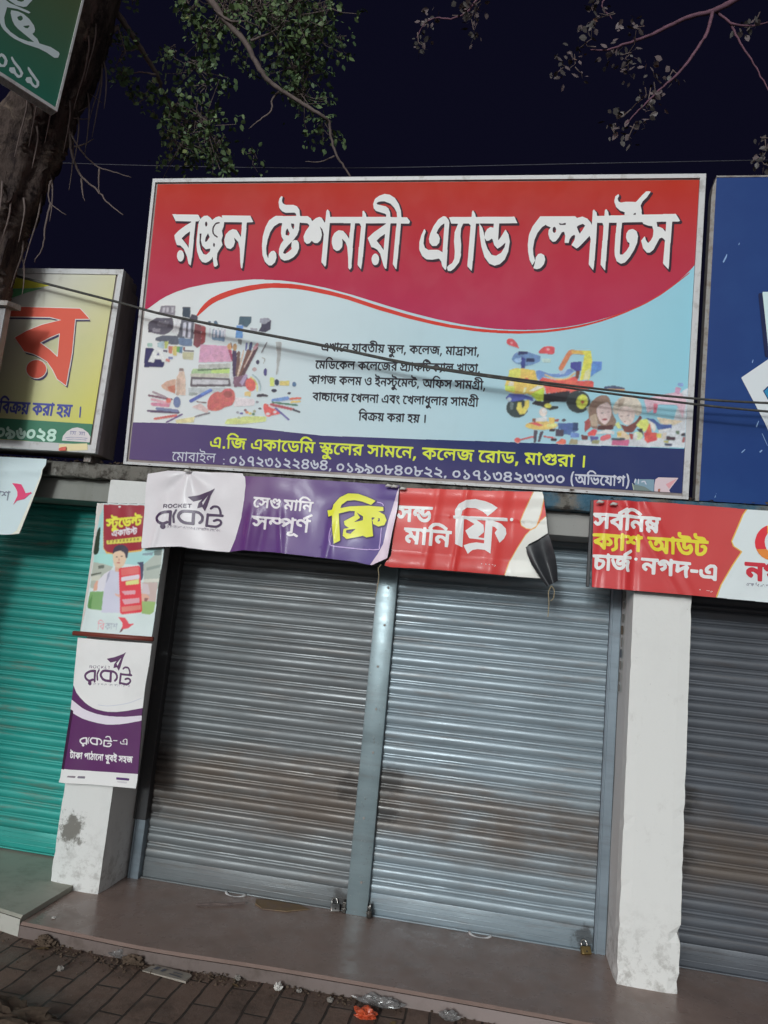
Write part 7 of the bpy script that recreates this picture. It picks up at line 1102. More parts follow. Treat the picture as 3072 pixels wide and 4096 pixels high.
   [1,[0.86,0.86,0.86],[[1812,4249,7,0,10,-10,17,8,18,3,22,-2,18,-6,36,-23,19,-19,0,-6,-9,-10,1,-4,98,0,7,-2,69,-2,5,-7,-1,-15,-5,-6,-10,0,-4,-4,2,-20,-7,-20,0,-58,-4,-18,-7,-6,-15,1,-20,29,-20,10,-5,0,-1,-3,12,-13,-8,-17,-6,-6,-11,3,-18,18,-4,20,6,17,-13,20,-3,18,3,11,17,14,-2,3,-25,3,-6,-4,-3,-30,0,-82,-8,-9,-18,1,-5,5,-2,48,-8,10,-17,13,-15,2,-8,-8,3,-8,14,-14,-6,-15,-6,-6,-10,0,-7,5,-16,16,-5,15,3,25,23,20,15,4,17,-4,25,-12,1,24,-3,4,-95,1,-2,-102,-3,-15,-8,-6,-15,0,-6,8,2,113,-3,4,-20,0,-4,-4,0,-85,-3,-30,-6,-6,-20,0,-12,19,-19,19,-24,13,-20,7,-5,5,-6,18,1,8,25,17,32,15,3,2,-5,1,-25,3,-45,-1,-1,-115,-6,-8,-20,0,-6,5,-1,70,-6,8,-5,-2,-22,-36,-13,-13,-22,-3,-16,9,-17,22,0,6,15,12,5,1,6,-4,7,-10,7,-3,8,11,1,7,-9,23,-10,5,-20,4,-18,21,0,17,6,6,220,-2,-1,14,6,6],
[1861,4217,-12,-5,-13,-12,-5,-9,5,-8,100,-2,-24,20,-18,11,-20,6],
[1794,4200,-20,-16,25,-1,-2,16],
[1589,4155,-2,-4,7,-9,10,5,17,-1,4,3,-4,6],
[2049,4147,-1,-13,8,-6,10,-5,10,0,3,3,0,10,-5,11],
[1749,4122,-25,-10,-6,-6,33,-22,1,35],
[2024,4112,5,-17,21,-1,-19,15],
[2056,4092,15,-10,0,7],
[1868,3851,6,1,7,-7,4,-9,-1,-7,-47,-40,39,-2,6,-6,0,-17,-8,-6,-50,-2,7,-3,23,-1,13,-18,-7,-28,0,-30,8,-30,-7,-8,-17,-2,-8,10,-6,25,-1,30,3,18,-3,3,-5,-1,5,-27,-7,-20,-20,-20,-11,-4,-32,0,-19,9,-24,26,-10,21,-11,35,11,13,-7,1,-10,0,-4,-4,3,-22,0,-88,-7,-8,-17,0,-6,6,0,95,-4,12,-8,7,-64,-2,6,-7,8,-3,33,-4,13,-16,3,-10,-3,-25,-8,-17,-12,-15,-26,-16,-25,0,-18,16,-6,20,0,75,-3,4,-10,0,-6,8,0,15,6,6,120,1,2,11,8,6,10,-1,12,-14,118,3,-1,13,6,7],
[2225,3791,16,1,13,-14,152,-3,6,-4,3,-17,-4,-6,-29,-4,15,-18,1,-5,-13,-32,0,-33,5,-22,-11,-11,-15,0,-6,6,-6,22,-1,50,-27,-17,-23,-18,-10,0,-13,10,-3,5,3,63,-4,4,-18,0,-4,-4,-2,-15,0,-93,-9,-8,-20,0,-5,6,1,85,-21,24,-7,4,-3,-1,13,-17,0,-25,-14,-20,-24,-16,-7,0,-16,16,0,10,6,5,16,7,7,10,-6,4,-22,-5,-8,3,-18,18,3,13,-15,2,-3,-112,-7,-8,-20,0,-5,5,-2,48,-20,18,-20,8,-11,-4,-2,-5,2,-7,11,-6,6,-9,-9,-16,-7,-5,-20,10,-16,21,0,25,18,20,15,6,23,0,32,-16,2,25,-4,4,-93,3,-6,8,1,15,5,5,145,-2,8,-6,2,-17,18,15,22,8,28,-3,25,-15,2,22],
[1915,3779,14,0,8,-10,-5,-15,-6,-3,-10,0,-8,8,0,12],
[2582,3769,37,0,12,-7,13,-16,-2,-120,-6,-8,-20,0,-14,16,-11,4,-15,-3,-50,1,-23,10,-15,20,-3,30,3,15,8,7,13,-1,10,-8,-1,-23,3,-10,10,-8,13,-3,20,3,45,-2,3,65,-6,8,-10,0,-12,-5,-8,-5,-8,-13,1,-5,15,-2,5,-5,3,-18,-8,-8,-20,0,-10,3,-8,4,-10,14,-1,22,6,15,22,23],
[1724,3755,-2,-4,11,-30,15,-27,13,-11,13,-3,17,5,3,4,0,7,-10,-4,-25,1,-14,13,-5,8,0,22,8,18],
[1786,3746,-13,-10,-3,-7,1,-6,10,3,13,10],
[2311,3744,-1,-25,4,-3,51,28],
[1579,3713,-2,-34,4,-10,5,-1,18,10,5,8,5,18,-3,3],
[2413,3711,61,-2,6,-8,-3,-17,-8,-6,-55,0,-7,8,0,18],
[2492,3529,7,2,5,-2,-5,-8],
[2551,3526,35,0,-5,-5,-2,4,-5,-4,-3,3,-5,-3,-5,4,-5,-2],
[2598,3524,11,0,-3,-10,-1,5],
[2593,3519,11,-5,-13,-3]]],
   [1,[0.86,0.75,0.046],[[2290,4051,19,1,5,-2,4,-6,0,-18,6,-3,50,-1,20,-5,10,-11,7,-17,3,-1,90,1,-35,0,-28,11,-10,11,-6,18,1,15,8,8,15,0,5,-2,4,-6,0,-15,8,-6,40,-1,19,-6,12,-12,6,-15,16,-2,5,-5,0,-18,-8,-6,-77,-1,-1,-78,3,-8,10,0,18,10,5,8,6,12,-1,13,-23,4,-4,6,0,12,12,11,20,1,12,-6,13,-13,4,-10,-4,-33,-10,-18,-24,-22,-14,-5,-30,-1,-7,3,-13,13,-6,18,-1,82,-78,2,-4,-4,1,-33,11,5,15,18,17,3,10,-10,6,-11,6,-20,0,-20,-9,-22,-15,-16,-15,-7,-15,-3,-28,3,-18,8,-23,22,-17,30,-13,43,4,6,10,6,-23,2,-4,-4,0,-115,-6,-6,-17,0,-7,8,0,90,-3,18,-3,5,-17,4,-4,-4,0,-113,-6,-8,-20,0,-15,22,-13,12,-35,-14,-32,3,-19,10,-17,18,-20,35,-6,17,6,10,16,7,5,-3,5,-6,17,-39,8,-9,20,-10,15,0,14,8,4,12,-3,13,-5,8,-10,2,-6,-3,2,-10,-4,-6,-7,-4,-15,-3,-8,13,-1,18,11,17,-1,3,-11,4,-55,0,-7,8,1,15,5,5,208,2,3,1,2,8,8,6,12,-1,13,-14,110,1,-50,0,-26,12,-10,13,-3,10,0,20],
[1778,4001,16,1,12,-14,43,-1,17,-11,20,12,23,0,10,-4,2,12,8,7,12,-1,10,-14,20,-3,4,-6,-1,-18,-5,-5,-13,-1,-4,-4,0,-110,-6,-8,-17,0,-6,6,-3,100,-6,11,-15,8,-10,-4,-3,-8,3,-8,10,-5,10,-1,5,-6,0,-20,-8,-6,-20,3,-17,11,-23,-13,-17,0,-6,5,-2,20,5,6,19,4,4,5,0,8,-3,5,-10,4,-30,-4,-1,-113,-9,-8,-17,0,-6,6,-1,105,-8,10,-9,0,-7,-15,0,-23,4,-20,0,-40,-6,-11,-14,-14,-23,-10,-8,0,-6,5,-5,15,8,10,13,5,7,5,4,13,-7,37,1,44,-48,-1,28,-27,6,-18,0,-13,-5,-12,-18,-16,-25,0,-9,6,0,20,6,5,15,2,4,5,-10,15,-17,5,-1,-85,-6,-8,-20,0,-31,36,-19,10,-22,7,-8,8,-6,15,2,12,60,33,-68,2,-6,8,0,15,6,5,12,4,233,-2,3,0,1,10],
[2139,3957,15,-18,8,-15,1,-28,8,-7,1,67],
[2306,3957,-1,-3,16,-45,17,-28,26,-11,17,3,9,6,5,10,-1,12,-25,-13,-13,0,-12,5,-13,18,-2,45],
[1604,3922,-25,-13,30,-20,1,32]]],
   [1,[0.632,0.026,0.05],[[3170,3836,24,1,7,-12,5,-3,173,0,5,-2,4,-6,-2,-24,-7,-5,-25,-1,14,-18,-1,-12,-9,-23,-3,-17,3,-23,7,-25,-1,-10,-5,-5,-25,-3,-8,6,-11,42,-1,36,-19,-11,-34,-28,-12,0,-17,11,-2,5,0,72,-4,4,-17,0,-4,-4,0,-125,-6,-8,-25,0,-8,6,-1,92,-5,10,-14,13,4,-13,0,-15,-8,-20,-26,-23,-10,-5,-12,-1,-12,9,-6,10,0,13,24,15,7,10,-11,1,-15,-5,-10,1,-25,20,2,15,-12,0,-1,-125,-6,-8,-25,0,-6,3,-3,5,-1,48,-7,10,-28,18,-15,0,-6,-6,20,-20,-1,-12,-13,-18,-10,0,-15,7,-21,23,-3,10,1,23,3,8,19,19,21,7,17,0,15,-4,23,-10,1,20,-4,3,-105,1,-6,8,1,23,5,5,168,1,8,-6,2,-12,17,12,20,8,30,0,33,-13,2,22],
[3271,3784,0,-30,51,30]]],
   [1,[0.274,0.274,0.336],[[3138,3639,3,0,8,-5,-13,1,-7,-6,1,5],
[3175,3639,6,0,8,-5,-15,1,-3,1],
[3213,3639,3,0,5,-8,-2,-2],
[2986,3636,5,0,-8,-7,6,-5,-4,-5,-1,-15,-6,20,2,7],
[3226,3629,40,-3,-7,-4,-13,1,-5,-4,-5,4,-12,0,-5,-4,-5,4,-10,-2,5,-1,1,-4,-1,-14,-5,4,2,8,-2,4,-8,3,-7,-6,-3,9,8,4],
[3129,3626,2,2,5,-4,-5,-5,-3,5],
[3169,3626,7,-2,-5,-5,-5,5],
[3266,3626,9,0,-4,-5],
[3291,3626,13,0,-8,-4],
[3319,3626,12,0,-3,-5,-2,-20,-3,0,-2,14,-12,3,-3,-4,3,-6,-6,3,3,8,15,2],
[3344,3626,10,0,-5,-5],
[3359,3626,10,0,-5,-3],
[3369,3626,10,0,-5,-5],
[3406,3626,9,0,-4,-5],
[2907,3624,57,1,3,-4,-7,-2,4,-5,0,-8,-5,0,4,5,-7,3,-1,-13,-4,-3,-14,13,9,8,-12,1,-5,-4,-5,4,-10,0,-5,-4,-5,5],
[3001,3624,10,0,-3,-3,-2,-10,-5,4,-4,-4,4,-4,5,2,0,-10,-15,10,0,3,11,7],
[3039,3624,7,2,5,-2,-5,-8],
[3056,3624,7,0,-2,-3],
[3071,3624,5,0,-1,-3,4,-5,-3,-8,-3,1,3,5,-7,2],
[3076,3624,15,0,-5,-10],
[3106,3624,9,0,-4,-10,-7,1,-4,-6,-4,0,0,5,9,5],
[3144,3624,12,0,-3,-8,8,1,0,-8,-12,4],
[3253,3619,3,2,5,-2,10,2,0,-10,-2,3,-8,-2,-5,4,-4,-2,2,-6,-3,0],
[3291,3619,3,2,0,-2,-3,-5],
[3358,3619,3,2,1,-2,-3,-5],
[3383,3619,3,2,3,-2,-3,-8],
[3398,3619,6,0,2,-3,-8,-2,1,-6,-3,1],
[3033,3616,4,0,2,-7,-3,-6,-5,-2,-2,0,6,8,-11,2,-1,3,6,-2],
[3056,3616,3,3,0,-3,-3,-5],
[3140,3616,1,3,4,-10,9,-8,-9,3],
[3178,3616,3,1,10,-13,-5,0],
[3228,3616,6,-2,-3,-6],
[3334,3616,5,0,-4,-2,1,-6,-3,1],
[3339,3616,10,3,0,-13],
[3373,3616,1,3,7,-3,-7,-7],
[3409,3616,2,3,0,-10],
[2915,3614,4,0,3,-8,-8,-8,-3,1,7,7,-10,5,1,3],
[3195,3614,4,1,5,-6,-5,-6,-5,1,6,5,-8,2],
[2898,3611,1,3,12,-15,-7,1],
[2944,3612,0,-4,8,-2,-3,7],
[3018,3606,1,3,10,-8,-5,0],
[3104,3606,7,3,0,-10],
[3160,3606,-1,-5,-5,0],
[3218,3606,1,3,2,-4,8,-1,-8,-3],
[3291,3606,0,3,8,-8,-5,0],
[3358,3606,1,3,5,-7,5,-1,-8,0],
[3056,3604,0,2,8,-7,-5,-1]]],
  ],
  'round_logo': [
   [1,[0.804,0.037,0.058],[[3065,4169,4,0,1,-3,2,-75,-11,-22,-8,-25,-2,-28,5,-32,13,-33,-88,-8,-10,23,-5,38,2,27,13,48,15,27,19,25,15,15]]],
   [1,[0.86,0.274,0.046],[[3050,3949,21,0,25,-26,23,-12,20,-6,25,-3,25,6,22,10,15,11,30,-2,3,-6,-27,-30,-43,-28,-18,-7,-37,-8,-28,0,-42,10,-33,18,-29,28,-16,25,-5,12,8,3]]],
   [1,[0.86,0.585,0.089],[[3122,4186,44,-1,35,-11,43,-29,12,-13,18,-28,16,-45,2,-43,-3,-25,-10,-32,-18,-33,-27,2,-3,3,21,25,12,23,11,47,-3,30,-13,35,-9,15,-19,19,-20,12,-22,7,-35,1,-23,-6,-20,-10,-12,-9,-23,-25,-3,1,-3,20,1,55,18,8]]],
  ],
 },
 'bk': {
  'backing': [
   [-2,[0.062,0.066,0.079],[[-4425,4374,80,0,5,-18,5,-57,-90,-468,-66,-297,-5,-11,-120,-23,-145,-7,-8,-3,-730,-22,0,887,158,3,7,2,110,0,8,3,112,0,8,2,110,0,7,3]]],
  ],
  'sheet': [
   [0,[0.698,0.822,0.86],[[-4425,4371,79,1,8,-63,-6,-15,-40,-143,-74,-317,-70,-260,-6,-19,-22,-20,-33,-27,-57,-8,-115,-5,-8,-2,-62,0,-8,-3,-67,0,-8,-2,-67,0,-8,-3,-67,0,-8,-2,-435,-13,0,882,158,3,7,3,110,0,8,2,112,0,8,3,110,0,7,2]]],
   [0,[0.86,0.86,0.75],[[-4342,4301,3,2,1,-4,-57,-308,-98,-457,-6,-11,-85,-15,-1,3,6,7,46,38,75,278,74,317]]],
  ],
  'lettering': [
   [1,[0.236,0.254,0.325],[[-5078,4014,17,1,20,-6,26,-15,8,-10,-7,-6,-27,19,-18,6,-17,-1,-13,-7,-12,-16,1,-5,9,-9,97,3,8,2,70,0,7,2,65,0,10,-4,2,13,3,4,10,-10,35,0,15,-9,18,12,12,-1,15,-8,2,17,6,1,7,-9,13,0,4,-4,-2,-6,-12,-1,-4,-6,2,-82,-6,-4,-6,4,-3,72,-10,10,-8,4,-15,-3,-4,-11,6,-10,16,-5,-1,-10,-17,2,-10,8,-13,-10,-10,-4,-5,2,0,10,16,7,3,8,-1,8,-13,8,-30,-4,1,-85,-3,-3,-8,0,-1,3,0,38,-5,40,-14,8,-50,-3,0,-6,20,-4,14,-8,10,-15,0,-15,-4,-8,-7,-5,-15,0,-4,3,1,8,15,4,1,13,-18,13,-11,0,1,-65,-3,-4,-10,1,-11,15,-14,11,-31,12,-5,12,3,5,18,11,33,14,3,3,-1,5,-80,-3,2,-85,-4,-3,-9,1,-26,25,-30,12,-7,13,14,10,45,22,0,6,-77,-2,-4,-4,2,-82,-1,-3,-10,-2,-3,27,0,58,-4,4,-13,0,-1,8,1,3,10,2,-6,13,9,16,12,12],
[-4914,3939,-32,-15,-6,-5,41,-25,1,42],
[-5011,3937,-38,-21,28,-14,15,-13,1,45,-1,3]]],
  ],
  'bird_logo': [
   [1,[0.86,0.07,0.202],[[-4697,4074,63,-1,53,-6,40,-47,32,-47,38,8,25,9,5,-6,3,-10,-28,-19,-43,-47,-85,-26,-37,-49,30,103,-10,43,-10,18,-29,34]]],
  ],
 },
 'post1': {
  'backing': [
   [-2,[0.062,0.066,0.079],[[-3011,3959,174,1,6,-6,2,-80,2,-6,0,-60,3,-7,0,-60,2,-7,0,-293,-2,-7,0,-106,-3,-7,0,-104,-2,-7,0,-136,2,-6,0,-147,3,-7,4,-351,-6,-3,-42,0,-6,-2,-294,-7,-6,-2,-38,0,-7,-2,-38,0,-6,-3,-38,0,-7,-2,-355,-17,-4,5,0,216,3,6,-3,629,-2,7,0,40,-4,51,-16,362,-4,51,0,38,5,3,29,0,7,3,62,0,7,2,260,9,6,2,205,7,6,2]]],
  ],
  'sheet': [
   [0,[0.75,0.86,0.86],[[-3011,3957,128,1,6,-1,-4,-3,-216,-16,-11,-3,-2,-9,-11,11,-36,1,-431,-20,-10,-6,5,-22,-5,-16,-3,-3,-1,3,-2,56,3,3,495,23],
[-2839,3499,11,1,4,-3,-5,-280,-3,-7,-10,198,-1,49,5,31],
[-3629,3372,3,1,2,-3,-2,-27,-3,7],
[-3626,3339,4,-5,2,-40,-3,-131,-4,3],
[-3180,3301,99,1,9,-7,2,-7,-24,5,-183,-37,-3,5,19,17,13,22],
[-3381,3297,10,0,19,-29,2,-43,-45,1,19,33],
[-3026,3270,4,-4,-1,-9],
[-3024,3254,4,-4,18,-118,-1,-7,-14,-1,-5,-5,15,-100,-3,-12,-28,136,1,5,4,-9,3,1,14,32],
[-3626,3139,6,0,8,-120,49,-9,1,-22,3,-4,40,12,78,2,3,-4,-3,-3,-20,-2,-145,-12,-5,-120,0,-29,5,-11,14,-19,160,-5,3,-3,1,-11,5,-6,200,16,29,-16,200,39,8,9,7,-19,98,1,31,25,3,11,5,84,0,145,3,3,9,-1,7,-507,-345,-10,-490,-25,34,271],
[-3230,2742,53,-53,8,-28,0,-9,-25,-64,2,-6,23,17,12,22,51,17,34,33,20,12,-5,11,-20,-7,-26,-4,-20,28,-29,31],
[-3423,2697,-9,-2,-11,-11,-6,-12,4,-9,-6,-4,1,-5,7,0,3,-8,0,-38,3,-14,6,3,-2,57,32,4,11,0,3,-4,-28,-17,-5,-9,5,-7,18,-8,18,-17,3,3,-2,58,17,3,27,-1,-28,-27,3,-7,14,-6,17,-19,4,3,-2,44,8,-1,9,-12,-3,-6,-5,-2,0,-7,10,2,4,11,-6,16,-17,11,5,3,22,0,6,-8,2,-48,5,-3,-1,58,4,3,13,0,5,-5,0,-9,-9,-7,2,-7,13,8,13,-5,1,7,-10,4,-1,11,8,5,8,-7,4,-51,6,-2,-1,57,7,9,-8,3,-5,7,-3,-3,1,-11,-13,5,-9,-7,-9,7,-16,-2,-6,6,-2,-9,-12,3,-126,-9,-8,6,0,6,14,14,12,0,22,-15,5,4,-19,16],
[-3389,2643,5,-2,-2,-28,-24,17],
[-3340,2643,6,3,2,-3,0,-26,-20,15]]],
   [0,[0.715,0.681,0.648],[[-3653,3932,48,0,3,-66,-31,-87,-3,-187,-6,-62,-2,-104,4,-34,11,-18,2,-31,0,-180,-2,-6,5,-94,0,-264,-32,-258,-5,-14,-3,3,0,216,2,6,-2,629,-27,547,3,3]]],
   [0,[0.444,0.75,0.75],[[-3596,3881,2,2,2,-4,5,-27,70,-406,4,-9,43,-45,-113,-16,-3,1,1,2,16,15,5,34,-20,206,-10,29,-5,5,-9,1,-14,-12,-10,-34,-2,-4,-2,7,3,153],
[-3059,3543,3,-4,8,-56,205,15,5,-6,-5,-24,-2,20,-9,3,-80,-27,3,-36,6,-14,-103,-98,-3,1,-2,20,-4,3,-72,-14,24,-20,-1,-4,-162,-1,12,45,-2,11,10,8,4,9,1,46,143,28,26,31],
[-2950,3448,-104,-20,-8,-5,3,-15,16,-1,100,9,1,32],
[-3624,3370,10,0,-4,-4,-3,-32,-3,7],
[-3388,3334,12,-24,2,-12,-7,1]]],
   [0,[0.804,0.648,0.664],[[-2853,3957,19,0,3,-20,7,-203,-1,-233,-223,-18,-23,160,-25,258,-4,13,-8,9,0,11,11,4]]],
   [0,[0.037,0.062,0.04],[[-3611,3668,12,0,5,-4,10,-30,20,-213,-5,-27,-9,-11,-16,-9,-25,-3,-15,9,-8,21,-2,73,4,89,7,56,7,29]]],
   [0,[0.444,0.804,0.75],[[-3480,3390,70,1,11,-3,22,-129,-100,21,-142,12,-1,56,3,20,49,12]]],
   [0,[0.512,0.555,0.484],[[-3619,3290,20,1,122,-11,100,-23,-19,-31,-63,-44,-44,-55,0,36,-111,-28,-5,-5,0,11,116,35,4,3,1,7,-5,5,-118,-28,-1,107],
[-3488,3271,-58,-14,-1,-9,6,-25,64,13,1,34],
[-3569,3097,23,0,-16,-40,-1,-45,-49,7,-5,73]]],
   [0,[0.156,0.185,0.156],[[-3489,3270,13,0,-1,-34,-64,-13,-6,25,1,9]]],
   [0,[0.129,0.156,0.123],[[-3507,3190,9,-2,-1,-9,-4,-3,-123,-35,-3,16,3,5]]],
   [0,[0.681,0.698,0.601],[[-3513,3161,11,0,-2,-35,-19,-26,-76,-7,-18,1,-1,36,4,5]]],
   [0,[0.498,0.555,0.498],[[-2849,3488,4,0,3,-36,10,-271,-174,-22,-24,153,109,105,71,6,-1,60],
[-2850,3326,-144,-45,4,-31,20,4,124,40,4,32],
[-2851,3143,20,0,0,-69,-3,-3,-8,3,-4,63,-62,-3,7,4],
[-2922,3134,12,0,-7,-3,-9,1]]],
   [0,[0.178,0.236,0.227],[[-2856,3490,5,-2,1,-65,-78,-6,-7,46]]],
   [0,[0.314,0.382,0.347],[[-2851,3326,9,0,-4,-32,-124,-40,-20,-4,-4,31]]],
   [0,[0.75,0.75,0.664],[[-2838,3179,7,-2,0,-27,-3,-5,-165,-21,-3,4,-5,26,8,6]]],
   [0,[0.274,0.382,0.444],[[-2951,3448,9,0,-1,-32,-100,-9,-16,1,-3,15,8,5]]],
   [0,[0.236,0.457,0.178],[[-3458,2990,19,0,-1,-42,10,-154,-127,3,3,4,-2,31,-10,117,-32,-68,1,-78,-14,25,5,149]]],
   [0,[0.136,0.325,0.111],[[-3566,2948,4,-20,8,-129,-38,-1,-4,3,-2,80]]],
   [0,[0.37,0.555,0.202],[[-2889,2934,46,0,-4,-95,-3,-11,-33,-26,-98,1,-3,20,6,7,0,7,-13,64,-2,27,50,0,9,5]]],
   [0,[0.648,0.512,0.484],[[-2862,3137,14,1,4,-4,1,-197,-89,-4,-2,4,20,40,-37,29,8,3,20,0,7,5,-31,94,-5,5,-67,3,-2,5,7,3],
[-3015,3072,3,-2,12,-53,-3,-8,-4,3]]],
   [0,[0.86,0.512,0.117],[[-3553,3657,4,-5,38,-204,43,-41,62,-3,7,-14,-73,4,-43,45],
[-3060,3488,3,1,3,-10,-27,-32,-133,-25,-10,1,-2,11,7,3,136,26]]],
   [0,[0.37,0.019,0.04],[[-3160,3937,39,0,23,-27,42,-418,-27,-29,-140,-27,-16,33,-24,19,-36,12,-42,-2,-27,-12,-25,-23,-9,-24,-1,-34,-65,2,-41,39,-4,8,-84,460,9,4],
[-3410,3915,-6,-7,1,-7,5,-5,11,-2,10,7,0,7,-8,7],
[-3217,3850,-1,-16,5,-11,19,-11,-9,-3,-200,-29,-8,12,-8,5,-38,-1,-5,3,-4,11,-17,0,-1,-13,6,-16,8,-5,20,-2,-87,-15,0,-18,7,-2,2,-5,25,-6,9,-16,-5,-7,-9,6,-9,0,-7,-5,0,-9,16,-14,20,0,10,9,10,27,2,2,4,-2,9,-33,12,-9,-12,-11,0,-20,3,-7,7,-5,13,-2,2,-18,5,-5,16,1,-1,8,-10,5,7,11,8,1,3,-7,1,-22,-18,-6,-11,0,-9,17,-9,0,4,-23,14,-7,22,4,14,-4,9,0,-8,52,30,5,3,-1,-2,-2,-20,-15,0,-9,3,-5,20,-6,14,-12,9,0,0,20,4,-3,9,1,8,9,-3,16,-15,11,14,3,8,-5,8,-45,9,0,1,9,-7,40,8,5,4,-1,-5,-4,0,-7,19,-27,18,-7,13,3,12,16,-3,18,-6,8,-8,2,-11,-12,-3,13,3,3,25,4,18,2,-13,-12,1,-13,9,-9,8,2,-1,9,-5,5,5,4,11,-6,4,-18,4,-5,19,0,14,16,0,20,-5,7,-17,0,-2,-5,3,-7,9,-1,1,-5,-8,-12,-6,-2,-6,36,30,6,3,5,-18,16,-25,-1,-7,10,-8,0,3,-16,5,-5,12,-2,-47,-8,-11,11,-25,-3,-4,3,-2,7,-7,0,-3,-3,0,-9,4,-7,10,-4,-4,-3,-16,-1,-7,5,-8,-9,-54,-8,-33,18,-2,16,12,22,-1,27,-8,11,-26,1,-4,-3,-1,-12,3,-6,14,0,3,-7,-8,-16,-9,-7,-6,2,-4,10,-5,42,60,10,3,-3,-7,-20,0,-13,5,-20,8,-12,15,-10,20,0,11,5,4,10,-5,9,-10,1,-11,-4,-12,12,-2,9,0,13,4,13,17,14,1,-16,9,-18,20,-24,7,-5,20,-5,27,5,9,6,7,14,-2,31,-9,17,-12,2,-7,-3,-13,-16,-3,18,6,5,46,7,9,-1,-9,-9,-3,-22,7,-13,7,-5,16,0,3,16,-10,9,7,5,18,-12,4,-22,9,-12,20,-2,13,4,9,7,10,14,2,36,-9,11,-23,1,-6,-3,-1,-16,5,-3,11,1,4,-9,-10,-17,-12,-4,-5,12,-5,42,53,9,0,18,-16,2,-9,14,-20,3,-20,-4,-7,5,-4,11],
[-3209,3788,8,1,3,-3,-10,-1,-4,1],
[-3326,3770,14,2,6,-29,9,-11,20,0,11,8,3,-1,0,-7,-14,-12,-11,0,-9,5,-18,23],
[-3478,3748,10,1,4,-6,-19,-3,-4,6],
[-3207,3668,4,0,1,-5,-8,3],
[-3278,3657,6,0,8,-25,12,-1,9,5,2,-4,-2,-5,-14,-5,-9,6,-17,26],
[-3338,3632,4,2,7,-6,-7,-9],
[-3353,3630,4,-2,-1,-12,-11,7],
[-3110,3600,-367,-67,-13,-2,-3,-5,7,-29,14,-4,384,56,3,3,-11,47]]],
   [0,[0.86,0.86,0.07],[[-3217,3850,18,0,4,-11,7,-5,34,3,10,-5,5,-11,16,-2,0,-18,-53,-9,5,-42,5,-12,12,4,10,17,-4,9,-11,-1,-5,3,1,16,6,3,23,-1,9,-11,-2,-36,-10,-14,-13,-9,-22,-2,-8,3,-8,11,-4,22,-16,12,-9,-5,10,-9,-3,-16,-13,-1,-9,6,-8,13,0,14,3,8,9,9,-9,1,-51,-10,2,-20,13,16,14,3,7,-5,10,-22,0,-20,-8,-17,-9,-6,-20,-5,-20,2,-15,9,-19,23,-9,18,0,16,-6,-2,-14,-16,-2,-22,2,-9,12,-12,11,4,12,-3,2,-14,-14,-8,-22,1,-11,6,-8,10,-7,25,6,35,-62,-9,5,-42,6,-12,12,5,9,18,-3,7,-14,0,-3,6,2,14,28,0,9,-11,1,-27,-12,-22,1,-14,30,-17,0,-3,-16,-4,-2,-7,-9,5,-9,1,-9,-3,-13,-13,-13,1,-7,5,-3,7,0,20,12,11,-12,9,-5,26,-8,9,-12,-29,-10,-9,-20,0,-16,14,0,9,7,5,9,0,9,-6,5,7,-9,16,-25,6,-2,5,-7,2,0,18,94,15,-25,2,-9,4,-7,14,1,16,17,0,4,-11,5,-3,38,1,8,-5,8,-12,51,7,162,25,-22,10,-6,12],
[-3208,3788,-13,-2,22,-2,0,4],
[-3326,3770,11,-22,18,-23,9,-5,11,0,14,12,0,7,-3,1,-11,-8,-20,0,-9,11,-6,29],
[-3477,3748,-10,-2,4,-6,19,3,-2,5]]],
   [0,[0.86,0.804,0.86],[[-3215,3706,9,0,9,-10,23,1,8,-10,10,-4,-1,-7,-32,-6,6,-36,6,2,8,12,-1,5,-9,1,-3,7,2,5,17,0,5,-7,0,-20,-14,-16,-19,0,-4,5,-4,18,-11,6,-5,-4,5,-5,0,-11,-7,0,-7,5,-2,20,12,9,12,-3,-4,5,-53,-9,2,-15,11,12,8,-2,6,-8,3,-18,-12,-16,-13,-3,-12,3,-13,10,-12,24,5,8,5,-1,13,-24,9,-6,13,2,5,7,-2,4,-9,-5,-12,1,-10,26,-24,-8,7,-40,-1,-9,-9,0,-8,45,-8,5,-14,-3,15,-11,3,-16,-6,-8,-14,-1,-1,7,7,9,-7,6,-4,-2,4,-38,-9,0,-14,12,-20,6,-3,5,1,9,21,17,-28,-3,-3,3,1,7,74,12,8,9,7,-5,27,4,-9,0,-9,6,-3,7,3,10,7,0,2,-7,4,-3,25,3,11,-11,53,8,-18,3,-7,6],
[-3411,3648,12,0,8,-7,8,-54,-9,0,-14,4,-22,-4,-10,3,-6,9,-3,15,4,4,7,-1,8,-17,29,6,-1,22,-6,9,-7,-5,-5,-9,10,-5,0,-8,-15,-1,-5,5,2,23],
[-3352,3631,-9,-8,11,-7,1,12]]],
   [0,[0.804,0.75,0.117],[[-3111,3599,15,0,11,-47,-3,-3,-384,-56,-14,4,-7,29,3,5,21,1,-2,-18,3,-8,18,1,3,5,0,11,-5,14,24,5,5,-1,-8,-7,3,-22,16,1,7,4,-2,22,-5,4,6,3],
[-3137,3586,-10,-5,3,-22,21,1,0,23,-3,4],
[-3168,3582,-18,-5,3,-25,20,2,1,16],
[-3208,3575,-18,-5,-1,-18,4,-7,20,3,-1,24],
[-3250,3568,-18,-5,2,-24,18,1,5,3,-1,23],
[-3290,3562,-18,-5,2,-25,20,2,3,3,-2,22],
[-3332,3555,-16,-5,2,-25,21,5,-2,22],
[-3372,3549,-18,-6,1,-20,3,-5,21,5,-2,23]]],
   [0,[0.444,0.325,0.066],[[-3456,3534,6,0,3,-24,-21,-5,-3,9,1,16]]],
   [0,[0.444,0.325,0.066],[[-3416,3541,9,-2,2,-22,-23,-5,-2,25]]],
   [0,[0.444,0.325,0.066],[[-3373,3548,6,0,2,-25,-21,-5,-3,5,-1,20]]],
